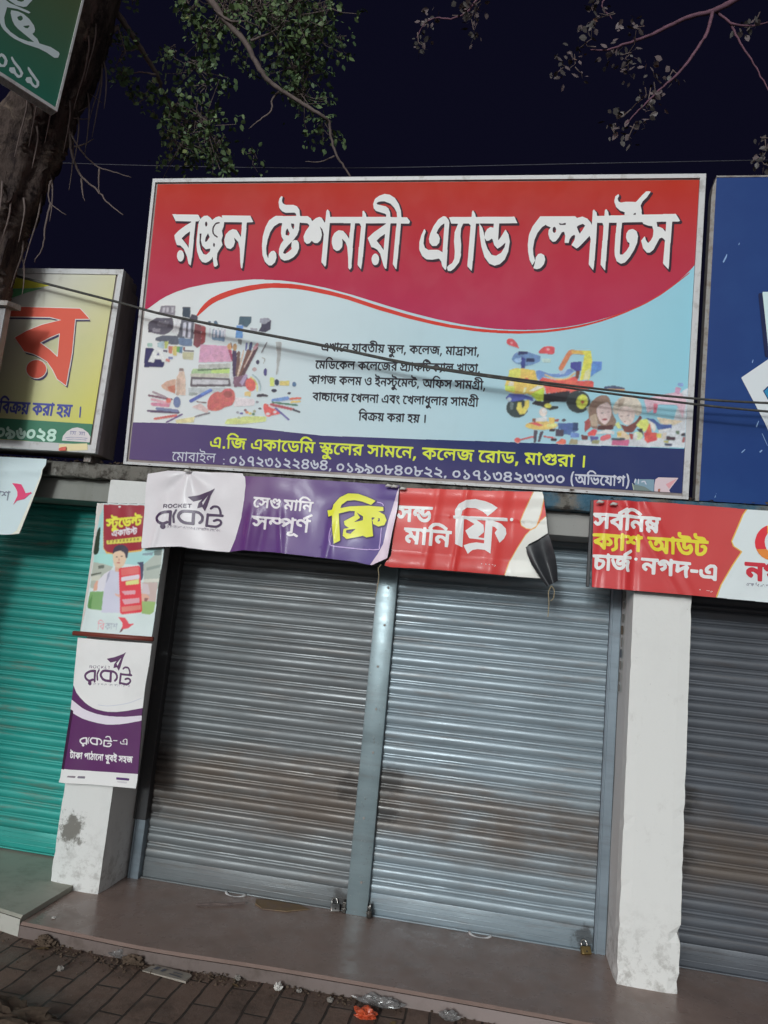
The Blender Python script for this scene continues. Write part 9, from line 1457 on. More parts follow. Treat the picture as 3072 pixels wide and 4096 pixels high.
def print_mesh(name, sign, entries, mat, parent, deform=None, grid=None, step=.0008):
    o_, u_, v_, n_ = [Vector(x) for x in PLANES[sign if sign in PLANES else 'fac']]
    V_, F_, C_ = [], [], []
    for layer, col, loops in entries:
        pl = []
        for l in loops:
            x = y = 0; q = []
            for i in range(0, len(l), 2):
                x += l[i]; y += l[i+1]; q.append(Vector((x/2000., y/2000., 0)))
            if len(q) > 2: pl.append(q)
        if not pl: continue
        bm = bmesh.new(); flat = [p for q in pl for p in q]
        ed = []; n0 = 0
        for q in pl: ed += [(n0+i, n0+(i+1) % len(q)) for i in range(len(q))]; n0 += len(q)
        pv, pe, pf, _, _, _ = delaunay_2d_cdt([p.to_2d() for p in flat], ed, [], 0, 1e-7)
        P = np.array([p[:] for p in pv]); T = np.array([f[:3] for f in pf]); Cn = P[T].mean(1); ins = np.zeros(len(T), bool)
        for q in pl:                                  # keep the triangles that lie within an odd number of loops
            A = np.array([p[:2] for p in q]); B = np.roll(A, -1, 0)
            for a, b in zip(A, B):
                if a[1] == b[1]: continue
                ins ^= ((a[1] > Cn[:, 1]) != (b[1] > Cn[:, 1])) & (Cn[:, 0] < (b[0]-a[0])*(Cn[:, 1]-a[1])/(b[1]-a[1])+a[0])
        vs = [bm.verts.new((p[0], p[1], 0)) for p in P]
        for f in T[ins]: bm.faces.new([vs[i] for i in f])
        bmesh.ops.delete(bm, geom=[x for x in bm.verts if not x.link_faces], context='VERTS')
        for f in bm.faces:
            f.normal_update()
            if f.normal.z < 0: f.normal_flip()
        if grid:
            us = [p.x for p in flat]; vv = [p.y for p in flat]
            for ax, lo, hi in ((0, min(us), max(us)), (1, min(vv), max(vv))):
                k_ = math.ceil(lo/grid)
                while k_*grid < hi:
                    co = (k_*grid, 0, 0) if ax == 0 else (0, k_*grid, 0); no = (1, 0, 0) if ax == 0 else (0, 1, 0)
                    bmesh.ops.bisect_plane(bm, geom=bm.verts[:]+bm.edges[:]+bm.faces[:], plane_co=co, plane_no=no, dist=1e-6); k_ += 1
        bm.verts.index_update(); n0 = len(V_)
        for v in bm.verts:
            d = deform(v.co.x, v.co.y) if deform else Vector((0, 0, 0))
            V_.append(o_ + u_*(v.co.x+d[0]) + v_*(v.co.y+d[1]) + n_*(d[2] + .002 + layer*step))
            if isinstance(col[0], list):
                c0, c1, a, b = col; dx, dy = b[0]-a[0], b[1]-a[1]; t = ((v.co.x-a[0])*dx + (v.co.y-a[1])*dy)/(dx*dx+dy*dy); t = max(-.25, min(1.25, t))
                C_.append([max(.003, min(.86, c0[j]+(c1[j]-c0[j])*t)) for j in range(3)] + [1])
            else: C_.append(list(col) + [1])
        F_ += [[v.index+n0 for v in f.verts] for f in bm.faces]; bm.free()
    o = obj(name.split('#')[0], V_, F_, mat, parent, smooth=bool(deform))
    at = o.data.color_attributes.new('ink', 'FLOAT_COLOR', 'POINT'); at.data.foreach_set('color', [x for q in C_ for x in q])
    return o

def soft_print(name, sign, entries, mat, parent, cell=.003, blur=1, layer=2, ground=None, deform=None, step=.0008, cut=.3):
    """a printed photograph: the picture's patches laid on a fine grid, their edges soft as in a coarse print"""
    o_, u_, v_, n_ = [Vector(x) for x in PLANES[sign if sign in PLANES else 'fac']]; L = []
    for lay, col, loops in entries:
        for l in loops: L.append((col, np.cumsum(np.array(l).reshape(-1, 2), 0)/2000.))
    al = np.vstack([q for _, q in L]); u0, v0 = al.min(0)-cell*4; u1, v1 = al.max(0)+cell*4
    nx, ny = int((u1-u0)/cell)+1, int((v1-v0)/cell)+1; xs = u0+np.arange(nx)*cell; ys = v0+np.arange(ny)*cell
    rgb = np.zeros((ny, nx, 3)); A = np.zeros((ny, nx)); i = 0
    for lay, col, loops in entries:
        m = np.zeros((ny, nx), bool)
        for l in loops:
            q = np.cumsum(np.array(l).reshape(-1, 2), 0)/2000.
            for a, b in zip(q, np.roll(q, -1, 0)):
                if a[1] == b[1]: continue
                lo, hi = sorted((a[1], b[1])); j0, j1 = int(np.ceil((lo-v0)/cell)), int(np.ceil((hi-v0)/cell))
                for j in range(max(0, j0), min(ny, j1)):
                    xc = a[0]+(b[0]-a[0])*(ys[j]-a[1])/(b[1]-a[1]); m[j, max(0, int(np.ceil((xc-u0)/cell))):] ^= True
        rgb[m] = col; A[m] = 1
    rgb *= A[:, :, None]
    def bl(z):
        p = np.pad(z, [(1, 1), (1, 1)]+[(0, 0)]*(z.ndim-2)); z = (p[:-2, 1:-1]+2*p[1:-1, 1:-1]+p[2:, 1:-1])/4
        p = np.pad(z, [(1, 1), (1, 1)]+[(0, 0)]*(z.ndim-2)); return (p[1:-1, :-2]+2*p[1:-1, 1:-1]+p[1:-1, 2:])/4
    for _ in range(blur): rgb, A = bl(rgb), bl(A)
    if ground:
        c0, c1, a, b = [np.array(x) for x in ground]; tt = np.clip((xs-a[0])/(b[0]-a[0]), -.25, 1.25); bgc = c0+(c1-c0)*tt[:, None]
        C = rgb+(1-A)[:, :, None]*bgc[None]
    else: C = rgb/np.maximum(A, .05)[:, :, None]
    keep = (A[:-1, :-1]+A[1:, :-1]+A[:-1, 1:]+A[1:, 1:])/4 > cut
    used = np.zeros((ny, nx), bool); used[:-1, :-1] |= keep; used[1:, :-1] |= keep; used[:-1, 1:] |= keep; used[1:, 1:] |= keep
    idx = -np.ones((ny, nx), int); idx[used] = np.arange(used.sum()); V_ = []; Cc = []
    for j, k_ in zip(*np.nonzero(used)):
        d = deform(xs[k_], ys[j]) if deform else (0, 0, 0)
        V_.append(o_ + u_*float(xs[k_]) + v_*float(ys[j]) + n_*(d[2]+.002+layer*step)); Cc += [*C[j, k_].tolist(), 1.]
    J, K = np.nonzero(keep); F_ = np.stack([idx[J, K], idx[J, K+1], idx[J+1, K+1], idx[J+1, K]], 1).tolist()
    o = obj(name, V_, F_, mat, parent, smooth=bool(deform)); at = o.data.color_attributes.new('ink', 'FLOAT_COLOR', 'POINT'); at.data.foreach_set('color', Cc); return o

# ------------------------------------------------------------------ measured lines of branches, leaves and cables (world metres)
LEFTB={'b1':[(-2.139,-0.55,4.867),(-2.093,-0.443,4.831),(-2.056,-0.336,4.789),(-2.033,-0.229,4.758),(-2.005,-0.121,4.721),(-2.023,-0.014,4.696),(-1.973,0.093,4.648),(-1.939,0.2,4.629)],'b2':[(-1.741,-0.2,5.242),(-1.663,-0.146,5.161),(-1.584,-0.092,5.086),(-1.487,-0.038,5.002),(-1.417,0.015,4.892),(-1.35,0.069,4.822),(-1.256,0.123,4.781),(-1.145,0.177,4.739),(-1.032,0.231,4.696),(-0.991,0.285,4.687),(-0.98,0.338,4.611),(-0.943,0.392,4.516),(-0.886,0.446,4.453),(-0.809,0.5,4.354)],'b2b':[(-1.299,0.15,4.82),(-1.351,0.163,4.767),(-1.354,0.175,4.695),(-1.429,0.188,4.641),(-1.504,0.2,4.587)],'b2c':[(-1.676,-0.15,5.158),(-1.587,-0.125,5.097),(-1.478,-0.1,5.106)],'b2d':[(-1.455,-0.05,5.014),(-1.348,0.0,5.11),(-1.288,0.05,5.242),(-1.247,0.1,5.419)],'t1':[(-2.228,-0.6,4.069),(-2.194,-0.587,3.981),(-2.169,-0.573,3.866),(-2.102,-0.56,3.751),(-2.003,-0.547,3.677),(-1.931,-0.533,3.604),(-1.841,-0.52,3.545)],'t2':[(-2.216,-0.6,4.041),(-2.148,-0.58,3.93),(-2.031,-0.56,3.818),(-1.929,-0.54,3.79),(-1.828,-0.52,3.768)],'t3':[(-2.159,-0.58,3.916),(-2.117,-0.565,3.94),(-2.072,-0.55,3.984)],'t4':[(-2.008,-0.55,3.804),(-2.0,-0.55,3.729),(-1.982,-0.55,3.648)],'t5':[(-2.107,-0.55,3.744),(-2.087,-0.55,3.662),(-2.064,-0.55,3.608)],'t6':[(-2.26,-0.6,4.336),(-2.171,-0.55,4.289),(-2.095,-0.5,4.248)],'t7':[(-2.225,-0.6,4.42),(-2.183,-0.55,4.36),(-2.146,-0.5,4.299)],'t8':[(-2.238,-0.6,4.125),(-2.186,-0.575,4.136),(-2.133,-0.55,4.188)],'t9':[(-2.23,-0.6,4.083),(-2.179,-0.575,4.093),(-2.12,-0.55,4.107)],'t10':[(-2.253,-0.6,3.699),(-2.255,-0.6,3.631),(-2.23,-0.6,3.564),(-2.13,-0.6,3.497)],'t11':[(-2.23,-0.6,3.564),(-2.24,-0.6,3.431),(-2.233,-0.6,3.312),(-2.271,-0.6,3.22)],'stub':[(-2.074,-0.5,4.733),(-2.154,-0.525,4.612),(-2.209,-0.55,4.52),(-2.249,-0.575,4.428),(-2.255,-0.6,4.35)],'b1b':[(-2.077,-0.5,4.748),(-2.049,-0.475,4.666),(-2.021,-0.45,4.583)],'b1c':[(-1.943,-0.25,4.628),(-2.05,-0.25,4.647),(-2.138,-0.25,4.635)],'b2e':[(-1.312,0.2,5.195),(-1.265,0.25,5.067),(-1.186,0.3,4.937)],'b2f':[(-0.992,0.5,4.591),(-1.083,0.5,4.55),(-1.196,0.5,4.552)],'limb':[(-2.1,-0.58,5.4),(-1.98,-0.45,5.42),(-1.84,-0.3,5.36),(-1.741,-0.2,5.242)],'limb2':[(-2.04,-0.46,6.1),(-1.7,-0.2,6.1),(-1.4,0,5.8),(-1.247,0.1,5.42)]}
RIGHTB={'r1':[(1.648,0.3,5.562),(1.502,0.262,5.435),(1.372,0.225,5.333),(1.228,0.188,5.265),(1.1,0.15,5.173),(0.987,0.113,5.081),(0.848,0.075,4.999),(0.738,0.038,4.931),(0.64,0.0,4.903)],'r2':[(1.359,0.2,5.299),(1.318,0.15,5.115),(1.244,0.1,4.948),(1.146,0.05,4.771),(1.036,0.0,4.628),(0.941,-0.05,4.487),(0.849,-0.1,4.349)],'r3':[(1.392,0.25,5.347),(1.478,0.26,5.271),(1.539,0.27,5.147),(1.625,0.28,5.008),(1.698,0.29,4.87),(1.797,0.3,4.702)],'r4':[(1.476,0.25,5.262),(1.592,0.275,5.262),(1.734,0.3,5.31)],'r5':[(0.018,0.3,5.625),(-0.085,0.3,5.561),(-0.141,0.3,5.476),(-0.246,0.3,5.429),(-0.341,0.3,5.442),(-0.417,0.3,5.402),(-0.463,0.3,5.299)],'r6':[(0.858,0.3,5.61),(0.717,0.3,5.498),(0.781,0.3,5.376)],'limb':[(1.9,0.24,5.62),(1.5,0.3,5.85),(0.9,0.3,5.95),(0.4,0.3,5.85),(0.018,0.3,5.625)],'limb2':[(0.95,0.3,5.93),(0.9,0.3,5.75),(0.858,0.3,5.61)]}
LEAFL=[((-1.777,0.2,5.457),0.247,0.247),((-1.441,0.0,5.253),0.303,0.196),((-1.233,0.05,5.288),0.267,0.196),((-1.086,0.15,5.374),0.163,0.163),((-1.885,-0.1,5.2),0.126,0.144),((-1.81,0.0,5.124),0.144,0.126),((-1.291,0.2,5.143),0.215,0.161),((-1.212,0.25,5.015),0.177,0.194),((-1.209,0.3,4.87),0.193,0.14),((-1.076,0.4,4.708),0.104,0.104),((-1.146,0.2,5.237),0.197,0.144),((-1.834,0.1,4.536),0.257,0.188),((-1.906,0.1,4.376),0.203,0.152),((-1.732,0.15,4.441),0.203,0.169),((-1.948,0.0,4.561),0.137,0.12),((-1.612,0.2,4.328),0.1,0.067),((-2.054,-0.2,4.503),0.1,0.1),((-2.132,-0.3,4.578),0.1,0.084),((-2.06,-0.4,4.657),0.116,0.099),((-1.952,-0.1,4.912),0.105,0.087),((-1.82,0.0,4.863),0.209,0.105),((-1.771,0.0,4.732),0.103,0.069),((-1.538,0.4,4.547),0.087,0.07),((-0.992,0.3,5.319),0.109,0.073),((-2.068,-0.4,4.991),0.069,0.052),((-2.125,-0.5,4.603),0.082,0.065)]
LEAFR=[((0.471,0.0,4.77),0.083,0.1),((0.567,0.0,4.751),0.1,0.117),((0.627,0.0,4.888),0.085,0.085),((0.883,0.1,4.932),0.139,0.104),((0.832,0.1,4.855),0.086,0.052),((0.75,0.1,4.985),0.07,0.044),((0.937,0.15,5.133),0.09,0.072),((1.053,0.1,4.723),0.153,0.085),((0.971,0.0,4.615),0.099,0.082),((0.873,0.0,4.482),0.081,0.097),((0.805,0.0,4.387),0.064,0.072),((0.883,-0.1,4.311),0.047,0.078),((1.138,0.15,4.87),0.052,0.052),((1.694,0.3,4.518),0.087,0.087),((1.626,0.3,5.316),0.133,0.076),((-0.455,0.3,5.298),0.066,0.084),((-0.415,0.3,5.384),0.057,0.057),((-0.199,0.3,5.426),0.113,0.095),((-0.104,0.3,5.404),0.113,0.113),((-0.051,0.3,5.524),0.134,0.057),((0.674,0.3,5.483),0.133,0.095),((0.78,0.3,5.393),0.113,0.094),((1.723,0.3,4.348),0.043,0.052)]
TRUNK=[((-2.15,-0.62,4.898),0.114),((-2.172,-0.62,4.611),0.118),((-2.228,-0.62,4.393),0.132),((-2.34,-0.62,4.148),0.164),((-2.445,-0.62,3.874),0.196),((-2.485,-0.62,3.633),0.187),((-2.531,-0.62,3.425),0.178),((-2.557,-0.62,3.16),0.162),((-2.586,-0.62,2.844),0.151)]
CABLE1=[(-2.748,-0.5,3.253),(-2.497,-0.497,3.202),(-1.806,-0.494,3.05),(-1.467,-0.491,2.976),(-0.643,-0.488,2.845),(-0.106,-0.485,2.754),(0.626,-0.482,2.68),(1.179,-0.479,2.643),(1.493,-0.476,2.637),(1.942,-0.473,2.638),(3.547,-0.47,2.702)]
CABLE2=[(-2.748,-0.5,3.25),(-2.495,-0.498,3.198),(-1.804,-0.497,3.046),(-1.465,-0.495,2.971),(-0.641,-0.494,2.838),(-0.104,-0.493,2.745),(0.626,-0.491,2.664),(1.178,-0.49,2.612),(1.489,-0.488,2.593),(1.936,-0.486,2.575),(3.523,-0.485,2.548)]
WIRELINE=[(-3.891,1.2,5.063),(-2.552,1.2,5.007),(-1.068,1.2,4.973),(0.662,1.2,4.987),(2.011,1.2,4.999)]

# ================================================================== SETTING
GZ = -.06
g = MB(); g.add([(-60, -2.6, GZ), (60, -2.6, GZ), (60, 60, GZ), (-60, 60, GZ)], [(0, 1, 2, 3)]); tag(g.obj('pavement', PAVE), None, None, kind='structure')
g = MB(); g.add([(-60, -60, GZ-.12), (60, -60, GZ-.12), (60, -2.75, GZ-.12), (-60, -2.75, GZ-.12)], [(0, 1, 2, 3)]); tag(g.obj('road', ASPH), None, None, kind='structure')
g = MB(); g.bbox(-60, -2.75, GZ-.2, 60, -2.6, GZ+.004, .01); tag(g.obj('kerb', EDGE), None, None, kind='structure')

# ---- the row of shops: one building
P1L, P1R, P2L, P2R, PF = -1.8056, -1.529, .9623, 1.2322, -.318
bld = thing('shop_building', 'single storey shop row with white pillars and a dirty concrete roof slab', 'building', (0, 0, 0))
def pillar(x0, x1, mat, seed, chip=.006, label=None):
    r = random.Random(seed); nx, ny, nz_ = 5, 6, 54; v = []; f = []; z0, z1, y0, y1 = -.03, 2.103, PF, .12
    per = [(x0+(x1-x0)*i/nx, y0, 0) for i in range(nx)] + [(x1, y0+(y1-y0)*i/ny, 1) for i in range(ny)] + [(x1-(x1-x0)*i/nx, y1, 2) for i in range(nx)] + [(x0, y1-(y1-y0)*i/ny, 3) for i in range(ny)]
    n = len(per); corner = {0: (1, 1), nx: (-1, 1), nx+ny: (-1, -1), 2*nx+ny: (1, -1)}
    for j in range(nz_+1):
        z = z0+(z1-z0)*j/nz_
        for i, (x, y, sd_) in enumerate(per):
            w = noise.noise(Vector((x*4, y*4, z*3+seed)))*.0025
            if i in corner:
                c_ = .004 + chip*max(0, noise.noise(Vector((seed*3+i, 0, z*14))))*(2.2 if z < .7 else 1.0)
                if noise.noise(Vector((seed+i*7, 3, z*6))) > (.42 if z < .8 else .60): c_ += chip*1.6
                if z < .06: c_ += chip*1.2*r.random()
                x += corner[i][0]*c_; y += corner[i][1]*c_
            else:
                if sd_ in (0, 2): y += w
                else: x += w
            v.append((x, y, z))
    for j in range(nz_):
        for i in range(n): f.append((j*n+i, j*n+(i+1) % n, (j+1)*n+(i+1) % n, (j+1)*n+i))
    f.append(tuple(range(n))[::-1]); f.append(tuple(nz_*n+i for i in range(n)))
    return obj('pillar', v, f, mat, bld, label=label)
pillar(P1L, P1R, PILLAR_ST, 3, .0035, 'left white pillar with a brown stain, posters hung on it')
pillar(P2L, P2R, PILLAR, 8, .0055, 'right white pillar with chipped edges')
pillar(-4.45, -4.17, PILLAR, 5); pillar(3.45, 3.72, PILLAR, 6)
# roof slab with a rough front edge
v, f = [], []; nx = 300; xs = [-5+10*i/nx for i in range(nx+1)]; rows = [(.6, 2.19), (-.30, 2.191), (-.318, 2.185), (-.322, 2.165), (-.320, 2.140), (-.322, 2.118), (-.315, 2.106), (-.1, 2.105)]
for i, x in enumerate(xs):
    for j, (y, z) in enumerate(rows):
        e = 1 if 1 <= j <= 6 else 0
        v.append((x, y + e*(.006*noise.noise(Vector((x*11, j*.9, 2)))+.005*noise.noise(Vector((x*40, j*2, 5)))), z + (e*.007*noise.noise(Vector((x*17, j, 8))))))
nr = len(rows)
for i in range(nx):
    for j in range(nr-1): f.append((i*nr+j, i*nr+j+1, (i+1)*nr+j+1, (i+1)*nr+j))
obj('roof_slab', v, f, SLAB, bld, smooth=True, sharp=50)
g = MB(); g.box(-5, .6, 2.105, 5, 4.2, 2.19); g.obj('roof_deck', SLAB, bld)
g = MB(); g.bbox(-5, -.25, 1.985, 5, .12, 2.104, .004); g.obj('lintel_beam', BEAM, bld)
g = MB(); g.box(-5, 4.05, -.05, 5, 4.2, 2.1); g.box(-5, .3, -.05, -4.9, 4.05, 2.1); g.box(4.9, .3, -.05, 5, 4.05, 2.1); g.box(-1.70, .12, -.05, -1.58, 4.05, 2.1); g.box(1.05, .12, -.05, 1.17, 4.05, 2.1); g.obj('wall', INNER, bld)
# plinths: brown tiled one in front of the stationery shop, paler one to the left
def plinth(name, xs_, ztop, mat, fmat, lab):
    v = []; f = []; n = len(xs_)
    for x, yf in xs_: v += [(x, 4, ztop), (x, yf+.012, ztop), (x, yf, ztop-.010), (x, yf, GZ-.02)]
    for i in range(n-1):
        for j in range(2): f.append((4*i+j, 4*i+j+1, 4*i+5+j, 4*i+4+j))
    o = obj(name, v, f + [(3, 2, 1, 0), tuple(4*(n-1)+k for k in range(4))], mat, bld, label=lab)
    o2v = []; 
    for x, yf in xs_: o2v += [(x, yf-.004, ztop-.011), (x, yf-.004, GZ-.02)]
    obj('plinth_edge', o2v, [(2*i, 2*i+1, 2*i+3, 2*i+2) for i in range(n-1)], fmat, o)
yf = lambda x: -.716 + .010*math.sin(x*1.7+.6) - .024*math.exp(-((x+1.05)/.42)**2)
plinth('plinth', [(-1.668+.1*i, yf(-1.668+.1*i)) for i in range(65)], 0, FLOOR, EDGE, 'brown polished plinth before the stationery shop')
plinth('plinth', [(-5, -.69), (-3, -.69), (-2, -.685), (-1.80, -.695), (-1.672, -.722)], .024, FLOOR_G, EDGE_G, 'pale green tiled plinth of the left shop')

r = random.Random(23); t = thing('paper_strip', 'torn strip of old printed paper pasted on the side of the chipped white pillar', 'paper strip', (.955, -.09, 1.25))
for i in range(9):
    z0 = 1.745-i*.058; y0 = -.135+r.uniform(-.008, .008); hgt = .05*r.uniform(.6, 1.05); wd = .06*r.uniform(.6, 1.1); x = .9560-.0006*i
    q = MB(); q.add([(x, y0, z0), (x, y0+wd, z0-r.uniform(-.004, .006)), (x, y0+wd*r.uniform(.85, 1), z0-hgt), (x, y0+r.uniform(0, .008), z0-hgt*r.uniform(.9, 1.05))], [(0, 1, 2, 3)])
    q.obj('scrap', [RODM, CARD, CBOARD, CARD, CARDP][r.randrange(5)] if i % 2 else CARD, t)
# ---- roller shutters
def curtain(x0, x1, z0, z1, seed, pitch=.077):
    r = random.Random(seed); prof = [(0, .0), (.003, .0045)] + [(.004+.042*i/7, .005+.0062*math.sin(math.pi*i/7)**.7) for i in range(8)] + [(.0475, .0015), (.0495, .0015)] + [(.051+.019*i/5, .004+.0048*math.sin(math.pi*i/5)**.8) for i in range(6)] + [(.0715, .001), (.0765, .0)]
    ks = max(2, int((x1-x0)/.09)); v = []; f = []; m = 0; z = z0; rowsn = 0
    while z < z1:
        tilt = r.gauss(0, .05); off = r.gauss(0, .0006)
        for (dz, d) in prof:
            for i in range(ks+1):
                x = x0+(x1-x0)*i/ks
                wv = .0030*noise.noise(Vector((x*2.2, z*1.1, seed))) + .0014*noise.noise(Vector((x*6, z*9, seed+4)))
                v.append((x, -(d + off + (dz-.04)*tilt*.8 + wv), z+dz*pitch/.077))
            rowsn += 1
        z += pitch
    for j in range(rowsn-1):
        for i in range(ks): f.append((j*(ks+1)+i, j*(ks+1)+i+1, (j+1)*(ks+1)+i+1, (j+1)*(ks+1)+i))
    return v, f
def shutter(label, x0, x1, z0, mat, rmat, seed, handle=None, guides=(), gmat=None):
    t = thing('roller_shutter', label, 'roller shutter', ((x0+x1)/2, 0, z0))
    v, f = curtain(x0, x1, z0+.105, 1.99, seed); obj('slat_curtain', v, f, mat, t, smooth=True, sharp=50)
    b = MB(); b.bbox(x0, -.010, z0+.004, x1, .012, z0+.106, .003)
    for zz in (.028, .054, .080): b.bbox(x0+.002, -.0135, z0+zz, x1-.002, -.009, z0+zz+.006, .0015)
    b.bbox(x0, -.03, z0, x1, .014, z0+.007, .002)
    rail = b.obj('bottom_rail', rmat, t, smooth=True, sharp=40)
    if handle:
        h = MB(); pts = [(handle+.052*math.cos(a), -.028-.036*math.sin(a), z0+.004-.010*math.sin(a)) for a in [math.pi*i/12 for i in range(13)]]
        h.tube([(p[0], p[1], p[2]) for p in pts], .0075, 8); h.tube([(p[0], p[1]-.002, p[2]-.010) for p in pts], .006, 8); h.obj('pull_handle', FRAME, t, smooth=True)
    for gx0, gx1, gy, gz0, gz1, gm in guides:
        q = MB(); q.bbox(gx0, gy, gz0, gx1, .03, gz1, .004); q.bbox(gx0+.006, gy-.006, gz0+.002, gx0+.014, gy+.001, gz1-.002, .002); q.obj('guide_channel', gm, t)
    return t
shutter('teal painted roller shutter of the shop left of the postered pillar', -4.17, -1.807, .036, TEAL, TEAL_RAIL, 21)
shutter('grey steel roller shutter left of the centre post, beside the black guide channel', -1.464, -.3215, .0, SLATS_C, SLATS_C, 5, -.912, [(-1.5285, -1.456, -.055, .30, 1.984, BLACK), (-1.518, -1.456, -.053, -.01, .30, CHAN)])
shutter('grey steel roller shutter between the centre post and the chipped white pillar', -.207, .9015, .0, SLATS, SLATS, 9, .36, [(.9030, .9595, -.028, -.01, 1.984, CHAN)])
shutter('shade-darkened grey roller shutter of the shop right of the chipped white pillar', 1.2335, 3.45, .0, SLATS_B, SLATS_B, 14)
# centre post
post = thing('shutter_post', 'grey blue steel centre post standing between the two grey shutters', 'post', (-.2645, -.03, 0))
b = MB(); b.bbox(-.3205, -.046, -.004, -.2085, .02, 1.986, .005); b.obj('channel', POST, post, smooth=True, sharp=40)
for z in (.16, .47, .80, 1.02, 1.24, 1.46, 1.66):
    q = MB(); q.tube([(-.262+.01*math.sin(z*9), -.045, z), (-.262+.01*math.sin(z*9), -.0515, z)], .0065, 8); q.obj('bolt', AGED, post)
for sx in (-1, 1):
    q = MB(); x = -.2645+sx*.064; q.bbox(x-.010, -.052, .0, x+.010, .0, .055, .003); q.bbox(x-.012, -.064, .018, x+.012, -.046, .030, .002); q.obj('hasp', LOCK_D, post)

# padlocks
def padlock(name, label, x, y, z, ang, bm_, tilt=0.):
    t = thing(name, label, 'padlock', (x, y, z), 'padlocks on the shutters')
    M4 = Matrix.Translation((x, y, z)) @ Matrix.Rotation(ang, 4, 'Z') @ Matrix.Rotation(tilt, 4, 'X')
    b = MB(); b.bbox(-.024, -.011, 0, .024, .011, .036, .004, 3); obj('body', [M4 @ Vector(p) for p in b.v], b.f, bm_, t, True, 40)
    s_ = MB(); pts = [(-.014, 0, .034)] + [(-.014*math.cos(a), 0, .052+.014*math.sin(a)) for a in [math.pi*i/8 for i in range(9)]] + [(.014, 0, .034)]; s_.tube(pts, .0036, 8); obj('shackle', [M4 @ Vector(p) for p in s_.v], s_.f, LOCK, t, True)
    k_ = MB(); k_.tube([(0, -.0108, .012), (0, -.0122, .012)], .004, 8); obj('keyhole', [M4 @ Vector(p) for p in k_.v], k_.f, LOCK_D, t)
padlock('padlock', 'silver padlock lying at the left foot of the centre post', -.372, -.055, .002, R(24), LOCK, R(-35))
padlock('padlock', 'dark padlock hanging at the right foot of the centre post', -.196, -.055, .006, R(-80), LOCK_D, R(0))
padlock('padlock', 'brass padlock at the right bottom corner of the right grey shutter', .868, -.062, .001, R(20), BRASS, R(-40))

# ================================================================== SIGNBOARDS
o_, u_, v_, n_ = [Vector(x) for x in PLANES['big']]
def sgn(u, v, n=0): return o_ + u_*u + v_*v + n_*n
def bar(mb, pts2, d0, d1, fn):
    """prism of a 2-D outline between normal offsets d0 (back) and d1 (front)"""
    n = len(pts2); mb.add([fn(u, v, d0) for u, v in pts2] + [fn(u, v, d1) for u, v in pts2], [tuple(range(n))[::-1], tuple(range(n, 2*n))] + [(i, (i+1) % n, n+(i+1) % n, n+i) for i in range(n)])
BW, BH, FR = 2.9287, 1.6125, .028
t = thing('signboard', 'big red and pale blue signboard with white headline above the grey shutters', 'signboard', tuple(sgn(BW/2, 0)))
b = MB(); bar(b, [(0.004, .004), (BW-.004, .004), (BW-.004, BH-.004), (.004, BH-.004)], -.05, -.001, sgn); b.obj('panel_back', SIDE, t)
b = MB()
for pts in ([(0, 0), (FR*.6, 0), (FR*.6, BH), (0, BH)], [(BW-FR, 0), (BW, 0), (BW, BH), (BW-FR, BH)], [(FR*.6, BH-FR*.75), (BW-FR, BH-FR*.75), (BW-FR, BH), (FR*.6, BH)], [(FR*.6, 0), (BW-FR, 0), (BW-FR, FR*.5), (FR*.6, FR*.5)]): bar(b, pts, -.055, .010, sgn)
b.obj('frame', FRAME, t)
for u in (.4, 1.45, 2.5): b = MB(); b.tube([sgn(u, 1.3, -.05), (sgn(u, 0)[0], .55, 2.2)], .016, 8); b.obj('stay_rod', AGED, t)
for p, e in ART['big'].items():
    if p.endswith('picture'): soft_print(p, 'big', e, PICTURE, t, .0028, 1, 2, ART['big']['printed_panel'][0][1])
    else: print_mesh(p, 'big', e, INK, t)
# blue sign
bo, bu, bv, bn = [Vector(x) for x in PLANES['blue']]
def bsg(u, v, n=0): return bo + bu*u + bv*v + bn*n
t = thing('signboard', 'plain blue signboard with part of a white emblem, right of the big red sign', 'signboard', tuple(bsg(1.2, 0)))
b = MB(); bar(b, [(.045, .002), (2.5, .002), (2.5, 1.6), (.045, 1.6)], -.04, 0, bsg); b.obj('panel', BLUE, t)
b = MB(); bar(b, [(.026, 0), (.045, 0), (.045, 1.602), (.03, 1.55), (.026, 1.5)], -.05, .004, bsg); bar(b, [(.045, 1.6), (2.5, 1.6), (2.5, 1.608), (.045, 1.608)], -.05, .003, bsg); bar(b, [(2.5, 0), (2.52, 0), (2.52, 1.608), (2.5, 1.608)], -.05, .004, bsg); b.obj('frame', AGED, t)
for p, e in ART['blue'].items(): print_mesh(p, 'blue', e, INK, t)
for u in (.3, 1.3, 2.2): b = MB(); b.tube([bsg(u, 1.3, -.04), (bsg(u, 0)[0], .5, 2.2)], .016, 8); b.obj('stay_rod', AGED, t)
# yellow box sign
t = thing('box_sign', 'yellow and white box sign with a large orange letter and dented brown side', 'box sign', (-2.9, -.3, 2.2))
yx0, yx1, yy, yz0, yz1, yb = -4.0, -1.846, -.42, 2.222, 3.272, -.235
b = MB(); v = []; nz_ = 14
for j in range(nz_+1):
    z = yz0+(yz1-yz0)*j/nz_
    for y in (yy+.004, yy+.06, yy+.12, yb): v.append((yx1-.004+.012*noise.noise(Vector((y*9, z*4, 1)))*(1 if yy+.01 < y < yb-.01 else .3) - (.05 if j == nz_ and y > -.3 else 0), y, z - (.03 if j == nz_ and y > -.3 else 0)))
b.add(v, [(4*j+i, 4*j+i+1, 4*j+5+i, 4*j+4+i) for j in range(nz_) for i in range(3)])
b.box(yx0, yy+.004, yz0+.002, yx1-.02, yb, yz1-.004); b.obj('box_body', SIDE, t, smooth=False)
fn = lambda u, vv, n=0: Vector((u, yy-n, vv))
b = MB()
